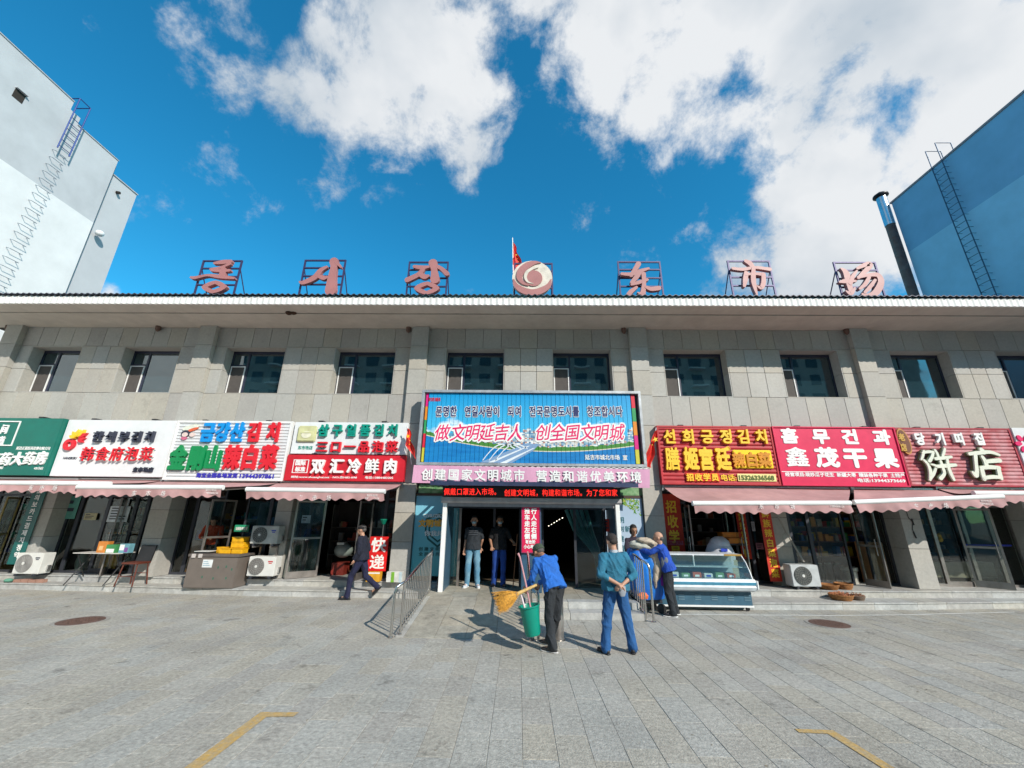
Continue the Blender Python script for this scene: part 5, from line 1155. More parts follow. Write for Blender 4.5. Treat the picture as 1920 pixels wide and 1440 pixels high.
wr = thing('wall_cable', 'black cable stub running down the lit stone pillar beside the bakery', 'cable', (10.3,11.33,1.5)); mb = MB(); mb.tube([(10.22,11.34,2.6),(10.26,11.34,2.0),(10.34,11.34,1.9),(10.28,11.34,1.72),(10.33,11.34,1.5)], .007, 6); mb.tube([(10.33,11.335,1.98),(10.345,11.335,1.82)], .016, 6); mb.tube([(10.285,11.335,1.66),(10.31,11.335,1.50)], .016, 6); mb.build('cable', black, wr)

# ================================================================ left shop front things
tb = thing('folding_table', 'thin folding table with crossed dark legs outside the white-signed shop', 'table', (-10.75,11.1,.15)); zt = .90
B('tabletop', mat('table_white', (.62,.60,.56), .4), tb, (-11.35,-10.15,10.95,11.42,zt-.02,zt), bevel=.004)
for x in (-11.25,-10.25):
    for s_ in (0,1):
        mb = MB(); ya, yb = (10.98,11.40) if s_ else (11.40,10.98); z0 = .15 if ya < 11.2 else .3
        z0 = .302 if (yb > 11.3) else .152; mb.tube([(x+.02*s_,ya,zt-.03),(x+.02*s_-.06,yb-.05,z0)], .014, 6); mb.build('leg', black, tb)
def carton(label, x0, x1, y0, y1, z0, z1, m, extra=None, cat='box', name='gift_box', group=None):
    t = thing(name, label, cat, ((x0+x1)/2,(y0+y1)/2,z0), group=group); B('carton', m, t, (x0,x1,y0,y1,z0,z1), bevel=.004)
    for (a,b,c,d,mm) in (extra or []): B('printed_patch', mm, t, (x0+(x1-x0)*a,x0+(x1-x0)*b,y0-.003,y0-.001,z0+(z1-z0)*c,z0+(z1-z0)*d))
    return t
carton('orange fruit gift box, leftmost on the folding table', -10.86,-10.60,11.05,11.2,zt,zt+.27, orange, [(.2,.6,.2,.6,mat('peach_print',(.8,.45,.2),.5))])
carton('green and white gift box in the middle of the folding table', -10.58,-10.33,11.0,11.15,zt,zt+.20, mat('box_green',(.05,.25,.08),.5), [(.1,.9,.05,.5,c_white)])
carton('teal and white gift box, rightmost on the folding table', -10.28,-10.02,11.05,11.2,zt-.0,zt+.22, mat('box_teal',(.15,.35,.42),.5), [(.05,.5,.3,.9,c_white),(.55,.9,.1,.6,mat('box_violet',(.2,.08,.3),.5))])
chx = thing('wooden_chair', 'dark red wooden chair with splayed legs beside the folding table', 'chair', (-9.7,11.05,.15)); wd = mat('chair_red_wood', (.14,.035,.02), .4, var=.2)
mb = MB(); mb.box(-9.93,-9.52,10.86,11.24,.66,.70); mb.build('seat', wd, chx)
for x, y, dx in ((-9.9,10.9,-.05),(-9.55,10.9,.05)):
    mb = MB(); mb.tube([(x,y,.66),(x+dx,y-.05,.152)], .016, 6); mb.build('leg', wd, chx)
for x, dx in ((-9.9,-.04),(-9.55,.04)):
    mb = MB(); mb.tube([(x,11.2,.66),(x+dx,11.28,.152)], .016, 6); mb.build('leg', wd, chx); 
mb = MB(); mb.tube([(-9.93,10.88,.38),(-9.52,10.88,.38)], .01, 6); mb.tube([(-9.93,11.23,.42),(-9.52,11.23,.42)], .01, 6); mb.build('stretcher', wd, chx)
mb = MB(); mb.prismX([(11.22,.70),(11.26,.70),(11.34,1.08),(11.30,1.08)], -9.92, -9.53); mb.build('backrest', black, chx)
# yellow tall panel and clutter inside shop 2
carton('tall orange refrigerator standing inside the white-signed shop', -11.75,-11.25,12.15,12.6,.30,1.35, orange, [(.7,.98,.0,1.0,mat('orange_light',(.75,.38,.05),.5))], 'cabinet', 'orange_cabinet')
carton('orange cabinet standing beside the kimchi counter doorway', -9.30,-8.95,12.1,12.5,.30,1.15, mat('cabinet_brown',(.30,.12,.03),.5), None, 'cabinet', 'storage_cabinet')
carton('big orange cupboard standing inside the nut shop by the pillar', 9.55,10.0,12.05,12.45,.30,1.35, mat('apricot',(.72,.36,.18),.5), None, 'cabinet', 'storage_cabinet')
carton('blue plastic crate inside the kimchi shop window', -9.3,-8.95,12.3,12.6,1.16,1.42, mat('crate_blue',(.02,.05,.35),.5), None, 'crate', 'plastic_crate')
# freezer
fz = thing('chest_freezer', 'brown-grey chest freezer with a paper notice and stickers in front of the kimchi shop', 'freezer', (-7.5,10.9,.15)); fy0, fy1 = 10.82, 11.42
fm = mat('freezer_brown', (.185,.155,.135), .42, .2, var=.06)
B('body', fm, fz, (-8.22,-6.98,fy0,fy1,.152,.86), bevel=.012); B('lid', mat('freezer_lid', (.13,.11,.10), .45), fz, (-8.25,-6.95,fy0-.02,fy1+.02,.862,.93), bevel=.008)
B('notice', mat('notice_paper', (.72,.74,.74), .7), fz, (-7.85,-7.60,fy0-.004,fy0-.001,.62,.80)); k = MB()
for i in range(3): k.box(-7.83,-7.66-i*.03,fy0-.007,fy0-.005,.66+i*.045,.675+i*.045)
k.build('printed_lines', mat('notice_blue', (.25,.40,.50), .6), fz)
for x, z in ((-7.45,.60),(-7.25,.62),(-7.52,.35),(-7.8,.38),(-7.2,.36),(-7.1,.56)): B('sticker', mat('sticker_green', (.03,.15,.10), .5), fz, (x,x+.03,fy0-.004,fy0-.001,z,z+.05))
k = MB(); k.box(-8.15,-8.05,fy0-.03,fy0-.021,.84,.93); k.box(-7.98,-7.88,fy0-.03,fy0-.021,.84,.93); k.build('hinge_tape', mat('tape', (.55,.50,.47), .6), fz)
# yellow boxes on the freezer
ylm = mat('yellow_tub', (.80,.42,.01), .35, var=.15, scale=10)
i = 0
for (x, y, z, w, h, lab) in ((-7.46,10.95,.93,.30,.13,'front left'),(-7.14,10.95,.93,.28,.13,'front right'),(-7.20,11.02,1.062,.34,.14,'middle'),(-7.22,11.02,1.204,.30,.12,'top'),(-7.66,11.1,.93,.22,.07,'low left'),(-7.66,11.1,1.002,.22,.07,'upper left')):
    t = thing('food_box', {'front left':'yellow food box, front left in the pile on the freezer','front right':'yellow food box, front right in the pile on the freezer','middle':'yellow food box in the middle of the pile on the freezer','top':'topmost yellow food box of the pile on the freezer','low left':'lower of the two thin yellow trays left of the pile','upper left':'upper of the two thin yellow trays left of the pile'}[lab], 'food box', (x,y,z), group='yellow food boxes on the freezer')
    B('tub', ylm, t, (x-w/2,x+w/2,y,y+.24,z+.001,z+h-.022), bevel=.006); B('lid', ylm, t, (x-w/2-.008,x+w/2+.008,y-.008,y+.248,z+h-.021,z+h-.002), bevel=.003)
sc = thing('weighing_scale', 'flat white weighing scale on the left end of the freezer', 'scale', (-8.0,11.0,.93)); B('base', black, sc, (-8.18,-7.82,10.92,11.2,.931,.965)); B('pan', cabinet, sc, (-8.2,-7.8,10.9,11.22,.967,.982), bevel=.004); B('display', black, sc, (-8.08,-7.95,10.895,10.899,.94,.965))
# express parcels corner
carton('yellow carton with a white lid below the red express board', -3.84,-3.50,11.16,11.38,.302,.52, mat('carton_yellow',(.72,.36,.02),.6), [(0,1,.86,1,c_white)], 'carton', 'parcel_carton')
carton('white carton with a green stripe leaning at the pillar foot', -3.32,-2.92,11.14,11.30,.302,.54, mat('carton_white',(.66,.66,.62),.6), [(.30,.50,0,1,mat('stripe_lime',(.20,.45,.04),.6)),(.8,.98,0,1,mat('stripe_pale',(.50,.62,.66),.6))], 'carton', 'parcel_carton')
bl_ = thing('advert_board', 'teal advertising board leaning inside the meat shop window', 'board', (-5.7,12.0,.35)); mb = MB(); mb.hexa([(-6.08,12.0,.32),(-5.62,12.0,.32),(-5.62,12.03,.32),(-6.08,12.03,.32)],[(-6.02,12.15,1.35),(-5.56,12.15,1.35),(-5.56,12.18,1.35),(-6.02,12.18,1.35)]); mb.build('board', mat('board_teal', (.10,.32,.38), .5, col2=(.16,.20,.18), scale=1.2), bl_)
sm = thing('food_mixer', 'round white scooter-like machine inside the meat shop', 'machine', (-5.0,12.4,.3)); mb = MB(); mb.ell((-5.0,12.4,.93),(.26,.25,.20),n=8); mb.build('bowl', mat('machine_grey', (.30,.33,.31), .4), sm, smooth=True); B('base', mat('machine_red', (.25,.03,.02), .5), sm, (-5.2,-4.85,12.2,12.6,.3,.62)); B('top', cabinet, sm, (-5.15,-4.95,12.25,12.5,1.08,1.14))
ds = thing('desk_fan', 'thin green-topped pole fan behind the express board', 'fan', (-3.72,11.75,.3)); mb = MB(); mb.tube([(-3.72,11.75,.302),(-3.72,11.75,1.7)], .014, 6); mb.build('pole', alu, ds); mb = MB(); mb.lathe([(.04,0),(.11,.12),(.11,.14)], (-3.72,11.75,1.66), 12); mb.build('shade', mat('shade_green', (.0,.22,.14), .5), ds)
# rubbish / bricks beside left AC
br2 = thing('brick_pile', 'low pile of reddish bricks and rags under the far left air conditioner', 'bricks', (-12.7,11.1,.15)); 
for i in range(4): B('brick', mat('old_brick', (.36,.20,.15), .85), br2, (-12.95+i*.2,-12.77+i*.2,11.22,11.33,.152,.22+.01*(i%2)))
rag = MB(); rag.ell((-13.05,11.2,.20),(.10,.08,.05),n=6); rag.build('rag', mat('rag_green', (.10,.28,.20), .8), br2, smooth=True)

# ================================================================ fridge counter
fc = thing('fridge_counter', 'glass-fronted refrigerated display counter with blue base and white trims', 'display counter', (4.2,10.1,0)); fx0, fx1 = 3.05, 5.20; fy = 9.85
bluep = mat('counter_blue', (.045,.12,.18), .4); 
mb = MB(); mb.prismX([(fy+.14,.12),(fy+.14,.40),(fy+.9,.40),(fy+.9,.12)], fx0+.03, fx1-.05); mb.build('base_cabinet', bluep, fc)
for k in range(5):
    x = 3.55+k*.36; mb = MB()
    for j in range(3): mb.box(x,x+.13,fy+.128,fy+.139,.22+j*.045,.235+j*.045)
    mb.build('vent_louvre', mat('louvre', (.14,.24,.30), .5), fc)
B('bottom_trim', white, fc, (fx0+.0,fx1-.03,fy+.12,fy+.16,.085,.118)); 
mb = MB(); mb.prismX([(fy+.08,.40),(fy-.02,.44),(fy-.05,.50),(fy-.02,.55),(fy+.05,.56),(fy+.9,.56),(fy+.9,.40)], fx0, fx1); mb.build('bumper', mat('counter_white', (.62,.68,.72), .3), fc)
mb = MB(); mb.prismX([(fy-.035,.545),(fy-.056,.60),(fy+.03,.645),(fy+.03,.555)], fx0, fx1); mb.build('blue_band', mat('band_blue', (.08,.32,.48), .35), fc)
mb = MB(); mb.prismX([(fy-.05,.602),(fy+.0,.66),(fy+.05,.66),(fy+.03,.62)], fx0, fx1+.005); mb.build('top_trim', white, fc)
gp = [(fy+.02,.66),(fy+.10,.82),(fy+.21,.98),(fy+.36,1.11)]
mb = MB(); th = .006; mb.prismX(gp+[(y+th, z-th) for y, z in gp[::-1]], fx0+.02, fx1-.02); mb.build('curved_glass', caseglass, fc, smooth=True)
for x in (fx0+.02, fx1-.03):
    mb = MB(); mb.tube([(x,y,z) for y, z in gp], .014, 6); mb.build('end_trim', white, fc, smooth=True)
    mb = MB(); mb.prismX(gp+[(fy+.88,1.11),(fy+.88,.6),(fy+.02,.6)], x+.004, x+.010); mb.build('end_glass', caseglass, fc)
B('top_board', mat('counter_top', (.66,.68,.70), .35), fc, (fx0,fx1-.02,fy+.36,fy+.90,1.11,1.14)); B('brass_cap', mat('brass', (.55,.33,.08), .4, .6), fc, (fx1-.42,fx1-.015,fy+.352,fy+.36,1.105,1.142))
B('back_board', mat('counter_back', (.40,.46,.48), .4), fc, (fx0+.02,fx1-.03,fy+.86,fy+.9,.56,1.11)); B('shelf', mat('glass_shelf', (.55,.62,.62), .2), fc, (fx0+.04,fx1-.05,fy+.34,fy+.85,.86,.875)); B('tray', mat('steel_tray', (.45,.46,.46), .3, .6), fc, (fx0+.05,fx1-.06,fy+.10,fy+.85,.60,.63))
B('glass_divider', white, fc, (4.05,4.07,fy+.34,fy+.37,.88,1.11),(3.5,3.52,fy+.34,fy+.37,.88,1.11)); B('end_bumper', white, fc, (fx1+.006,fx1+.05,fy-.06,fy+.4,.46,.64), bevel=.015)
for x in (fx0+.15, fx1-.14):
    mb = MB(); mb.lathe([(.04,-.02),(.045,-.012),(.045,.012),(.04,.02)], (x,fy+.2,.046), 12, 'y'); mb.build('castor', black, fc); B('castor_fork', steel, fc, (x-.03,x+.03,fy+.165,fy+.235,.07,.12))
mb = MB(); mb.lathe([(.04,-.02),(.045,-.012),(.045,.012),(.04,.02)], (fx1-.14,fy+.8,.046), 12, 'y'); mb.build('castor', black, fc)
sg_ = thing('plastic_sack', 'big pale plastic sack standing behind the display counter', 'sack', (5.1,11.05,.3)); mb = MB(); mb.ell((5.1,11.1,1.0),(.36,.25,.45),n=10); mb.ell((5.12,11.1,1.30),(.25,.2,.20),n=8); mb.build('sack', mat('sack_white', (.50,.52,.58), .5, bump=.6, bscale=12), sg_, smooth=True); B('sack_box', mat('sack_card', (.40,.33,.20), .7), sg_, (4.80,5.42,10.92,11.3,.302,.95)); B('sack_print', bb_, sg_, (5.02,5.18,10.843,10.85,1.15,1.22))
for k, (lab, x, y, z) in enumerate((('upper orange basket on the stand by the kimchi door', 5.72,11.7,1.44),('lower orange basket on the stand by the kimchi door', 5.78,11.65,1.30))):
    t = thing('plastic_basket', lab, 'basket', (x,y,z)); B('basket', mat('basket_orange', (.62,.20,.01), .5), t, (x-.28+.06*k,x+.16,y-.15,y+.15,z,z+.12), bevel=.01); B('rim', MATS['basket_orange'], t, (x-.30+.06*k,x+.18,y-.17,y+.17,z+.121,z+.135))
t = thing('basket_stand', 'thin dark stand under the orange baskets', 'stand', (5.7,11.7,.3)); B('leg', darkmetal, t, (5.5,5.53,11.55,11.58,.302,1.30),(5.88,5.91,11.8,11.83,.302,1.30)); B('top', darkmetal, t, (5.46,5.98,11.5,11.85,1.26,1.298))
for k in range(7):
    x = 3.25+k*.26; t = thing('food_tub', ['leftmost','second','third','middle','fifth','sixth','rightmost'][k]+' food tub inside the glass display counter', 'food tub', (x,fy+.5,.63), group='tubs in the display counter'); B('tub', [mat('kimchi_red',(.55,.10,.03),.5),cabinet,mat('tub_green',(.15,.28,.10),.5)][k%3], t, (x,x+.2,fy+.42,fy+.7,.632,.72+.02*(k%2)), bevel=.008)
    B('label', c_white if k % 3 != 1 else bb_, t, (x+.05,x+.15,fy+.415,fy+.418,.65,.69))
# wicker baskets
wick = mat('wicker', (.40,.17,.05), .7, var=.3, scale=30, bump=.8, bscale=120); nuts = mat('chilli_nuts', (.55,.20,.10), .7, var=.3, scale=40)
def basket(lab, x, y, z, r, h, fill, rim=wick):
    t = thing('wicker_basket', lab, 'basket', (x,y,z), group='wicker baskets on the right steps')
    mb = MB(); mb.lathe([(r*.72,.001),(r*.9,h*.4),(r,h),(r*.96,h+.006),(r*.92,h*.9),(r*.6,.03)], (x,y,z), 24); mb.build('basket', rim, t, smooth=True)
    mb = MB()
    for q in range(4): 
        rr = r*(.76+.07*q); mb.tube([(x+rr*math.cos(a)*1.02,y+rr*math.sin(a)*1.02,z+h*(.1+.26*q)) for a in [2*math.pi*k/24 for k in range(25)]], .006, 5)
    mb.build('weave_band', rim, t, smooth=True)
    if fill:
        mb = MB()
        for q in range(110):
            a, rr = random.uniform(0,6.28), r*.85*math.sqrt(random.random()); c = Vector((x+rr*math.cos(a), y+rr*math.sin(a), z+h*.95+.07*(1-(rr/r)**2)*random.random())); s_ = .022
            P = [c+Vector((random.uniform(-s_,s_),random.uniform(-s_,s_),random.uniform(-s_,s_))) for _ in range(4)]; mb.add(P, [(0,1,2),(0,2,3),(0,3,1),(1,3,2)])
        mb.build('dried_goods', fill, t)['kind'] = 'stuff'
    return t
basket('wide brown wicker basket beside the right air conditioner', 7.66,11.15,.30,.24,.11,None)
basket('deeper brown basket right of the wide one on the upper step', 8.10,11.22,.30,.20,.13,None)
basket('basket heaped with reddish dried goods on the lower step', 7.58,10.66,.15,.25,.12,nuts)
basket('small grey basket of dried goods at the right of the heaped one', 7.98,10.70,.15,.16,.09,mat('pale_nuts',(.45,.25,.16),.7), mat('grey_wicker',(.20,.14,.10),.8,bump=.6,bscale=120))
# nut shop shelves
nsf = thing('shop_shelf', 'dark wooden wall shelf loaded with coloured packets inside the nut shop', 'shelf', (8.6,12.7,.3)); B('upright', wood, nsf, (7.2,7.25,12.7,13.1,.3,2.7),(8.7,8.75,12.7,13.1,.3,2.7),(10.1,10.15,12.7,13.1,.3,2.7)); B('shelf_board', wood, nsf, *[(7.25,10.1,12.65,13.1,z,z+.03) for z in (.9,1.3,1.7,2.1,2.45)])
B('shelf_back', mat('shelf_back', (.10,.04,.02), .7), nsf, (7.2,10.15,13.1,13.13,.3,2.8))
cols = [(.75,.32,.03),(.55,.04,.02),(.60,.40,.02),(.05,.12,.35),(.40,.36,.30),(.05,.22,.06)]
for ci, c in enumerate(cols):
    mb = MB()
    for z in (.93,1.33,1.73,2.13):
        for q in range(5):
            x = random.uniform(7.3,9.95); w = random.uniform(.08,.2); h = random.uniform(.12,.27); y = random.uniform(12.66,12.85); mb.box(x,x+w,y,y+.15,z,z+h)
    mb.build('packets', mat('packet_%s'%['orange','red','yellow','blue','beige','green'][ci], c, .5), nsf)['kind'] = 'stuff'
tub = thing('storage_bin', 'metal scoop bin with pale contents in the nut shop doorway', 'bin', (9.15,11.95,.3)); mb = MB(); mb.lathe([(.16,0),(.17,.3),(.2,.32),(.2,.40),(.05,.44)], (9.05,12.2,.30), 14); mb.build('bin', mat('bin_metal', (.5,.48,.42), .4, .5), tub, smooth=True)
for k in range(5):
    x = 7.9+k*.27; t = thing('goods_jar', ['leftmost','second','middle','fourth','rightmost'][k]+' lidded dark jar of the row on the nut shop floor', 'jar', (x,12.5,.3), group='row of jars inside the nut shop'); mb = MB(); mb.lathe([(.10,0),(.11,.4),(.08,.44)], (x,12.5,.302), 12); mb.build('jar', mat('jar_dark', (.08,.05,.04), .3), t, smooth=True); mb = MB(); mb.lathe([(.085,0),(.085,.03)], (x,12.5,.744), 12); mb.build('lid', cabinet, t)
# bakery bench
bk = thing('bakery_counter', 'beige low counter seen through the bakery glass', 'counter', (12.4,12.6,.3)); B('counter', mat('counter_beige', (.42,.37,.28), .5), bk, (11.2,13.2,12.4,12.9,.45,.85), bevel=.01); B('plinth', dark_in, bk, (11.25,13.15,12.45,12.85,.302,.448)); 
rl = thing('blue_door_rail', 'blue push rail across the bakery doors', 'rail', (12.3,11.8,1.3)); mb = MB(); mb.tube([(12.0,11.82,1.33),(13.2,11.82,1.33)], .022, 8); mb.build('rail', mat('rail_blue', (.02,.04,.40), .3), rl, smooth=True)
ym = thing('yellow_toy', 'small yellow duck hanging in the bakery window', 'ornament', (11.5,12.05,1.5)); mb = MB(); mb.ell((11.55,12.0,1.55),(.05,.05,.06),n=6); mb.ell((11.56,12.0,1.45),(.06,.05,.07),n=6); mb.build('duck', c_yel, ym, smooth=True)
# clutter shapes in left shops
for i, (x, y, z, w, h, c, lab) in enumerate(((-10.95,12.3,.3,.35,.75,(.08,.10,.10),'grey padded chair back inside the white-signed shop'),(-12.25,12.15,.3,.28,.5,(.35,.40,.36),'pale bundle on the floor inside the white-signed shop'),(-8.8,12.5,1.3,.3,.35,(.08,.25,.30),'teal package on the shelf inside the kimchi shop'),(-7.15,12.3,1.45,.16,.36,(.03,.10,.40),'blue water bottle in the kimchi shop window'))):
    t = thing('shop_goods', lab, 'goods', (x,y,z)); mb = MB(); mb.ell((x,y,z+h/2),(w/2,w/2,h/2),n=8); mb.build('goods', mat('goods_%d'%i, c, .5), t, smooth=True)

def shelf(lab, x0, x1, y, zs, cols_, dens=5, back=(.06,.05,.045)):
    t = thing('shop_shelf', lab, 'shelf', ((x0+x1)/2,y,.3)); fm_ = mat('shelf_frame', (.18,.17,.16), .5)
    B('upright', fm_, t, (x0,x0+.03,y,y+.35,.3,2.2)); B('upright', fm_, t, (x1-.03,x1,y,y+.35,.3,2.2)); B('shelf_back', mat('shelf_back_%d'%int(back[0]*1000), back, .8), t, (x0,x1,y+.35,y+.37,.3,2.3))
    for z in zs: B('shelf_board', fm_, t, (x0+.03,x1-.03,y,y+.35,z,z+.02))
    for ci, c in enumerate(cols_):
        mb = MB()
        for z in zs:
            for q in range(dens):
                w = random.uniform(.05,.16); x = random.uniform(x0+.05,x1-.06-w); h = random.uniform(.08,.24); yy = y+random.uniform(.0,.12); mb.box(x,x+w,yy,yy+.12,z+.021,z+.021+h)
        o = mb.build('packets', mat('goods_%d_%d_%d'%tuple(int(v*99) for v in c), c, .5), t); o['kind'] = 'stuff'
shelf('shelf of medicine packets inside the pharmacy at the far left', -15.5,-13.9,12.7, (.7,1.1,1.5,1.9), [(.05,.35,.30),(.6,.62,.6),(.02,.05,.3)])
shelf('shelf of kimchi tubs inside the white-signed shop', -12.6,-11.0,12.9, (.6,1.0,1.4,1.8), [(.6,.15,.04),(.4,.3,.2),(.3,.35,.3)])
shelf('shelf of boxes behind the seller in the kimchi shop', -9.4,-8.2,13.3, (.9,1.3,1.7), [(.03,.10,.35),(.05,.3,.35),(.5,.3,.05)])
shelf('shelf of meat trays inside the red-signed meat shop', -5.9,-3.6,13.4, (.7,1.1,1.5), [(.45,.08,.05),(.35,.25,.12),(.3,.3,.3)], 4)
shelf('shelf of jars deep in the yellow-lettered kimchi shop', 4.1,6.5,13.6, (.7,1.1,1.5,1.9), [(.5,.12,.03),(.4,.25,.1),(.4,.4,.38)])
shelf('shelf of bread trays inside the bakery', 10.8,13.2,13.2, (1.0,1.4,1.8), [(.5,.32,.12),(.35,.35,.33),(.1,.3,.25)], 4)
# litter and small leaves on the forecourt
lt = MB()
for k in range(70):
    x, y = random.uniform(-7,7), random.uniform(3.9,9.5); s_ = random.uniform(.006,.018); a = random.uniform(0,6.28)
    if -2.1 < x < 2.6 and y > 7.4: continue
    P = [(x+s_*math.cos(a+q*1.57)*(1 if q % 2 else .4), y+s_*math.sin(a+q*1.57)*(1 if q % 2 else .4), .003+random.uniform(0,.004)) for q in range(4)]; lt.add(P, [(0,1,2,3)])
o = lt.build('litter_scraps', mat('litter', (.30,.25,.16), .9, col2=(.08,.06,.04), scale=1.5)); tag(o, 'tiny scraps of litter and dry leaves scattered on the forecourt', 'litter', kind='stuff')
# ================================================================ people
def remesh(name, fn, m, parent, vox, wr=0, wf=9, sm=2, seed=0, stretch=(1,1,.45)):
    mb = MB(); fn(mb); me = mb.mesh(name, m); o = link(bpy.data.objects.new(name, me))
    md = o.modifiers.new('r', 'REMESH'); md.mode = 'VOXEL'; md.voxel_size = vox
    if sm: s = o.modifiers.new('s', 'SMOOTH'); s.factor = .5; s.iterations = sm
    dg = bpy.context.evaluated_depsgraph_get(); me2 = bpy.data.meshes.new_from_object(o.evaluated_get(dg)); bpy.data.objects.remove(o); bpy.data.meshes.remove(me)
    me2.name = name
    if wr:
        n_ = [v.normal.copy() for v in me2.vertices]
        for v, nn in zip(me2.vertices, n_):
            p = Vector((v.co.x*wf*stretch[0]+seed+v.co.z*2.2, v.co.y*wf*stretch[1], v.co.z*wf*stretch[2]*1.3+v.co.x*3))
            q = 1-abs(noise.noise(p)*2); q2 = noise.noise(p*2.3+Vector((5,1,9))); v.co += nn*wr*1.0*((q**3-.3)+q2*.35)
    me2.polygons.foreach_set('use_smooth', [True]*len(me2.polygons)); me2.materials.clear(); me2.materials.append(m); me2.update()
    o = link(bpy.data.objects.new(name, me2)); o.parent = parent; return o
def cap(mb, a, b, ra, rb, n=12):
    a, b = Vector(a), Vector(b); 
    mb.tube([a, b], [ra, rb], n); mb.ell(a, (ra,)*3, n=6); mb.ell(b, (rb,)*3, n=6)
def chain(mb, pts, rs):
    for i in range(len(pts)-1): cap(mb, pts[i], pts[i+1], rs[i], rs[i+1])
def loft(mb, rings, lat, n=18):
    """rings: (centre, half-width along lat, half-depth); closed elliptical loft"""
    lat = Vector(lat).normalized(); vs = []; P = [Vector(r[0]) for r in rings]
    for i, (c, rx, ry) in enumerate(rings):
        t = (P[min(i+1,len(P)-1)]-P[max(i-1,0)]).normalized(); l = (lat-t*lat.dot(t)).normalized(); d = t.cross(l)
        for k in range(n):
            a = 2*math.pi*k/n; e = .86 if 0 else 1
            vs.append(P[i]+l*(rx*math.copysign(abs(math.cos(a))**.85, math.cos(a)))+d*(ry*math.copysign(abs(math.sin(a))**.85, math.sin(a))))
    m_ = len(rings); fs = [(i*n+k, i*n+(k+1)%n, (i+1)*n+(k+1)%n, (i+1)*n+k) for i in range(m_-1) for k in range(n)]+[tuple(range(n-1,-1,-1)), tuple(range((m_-1)*n, m_*n))]
    mb.add(vs, fs)
skin = mat('skin', (.46,.25,.165), .55, var=.06, scale=18); skin_d = mat('tanned_skin', (.34,.17,.10), .55, var=.08, scale=18)
hairm = mat('black_hair', (.012,.010,.010), .5, var=.3, scale=60, bump=.6, bscale=200); greyhair = mat('greying_hair', (.10,.09,.085), .6, var=.3, scale=80, bump=.5, bscale=200)
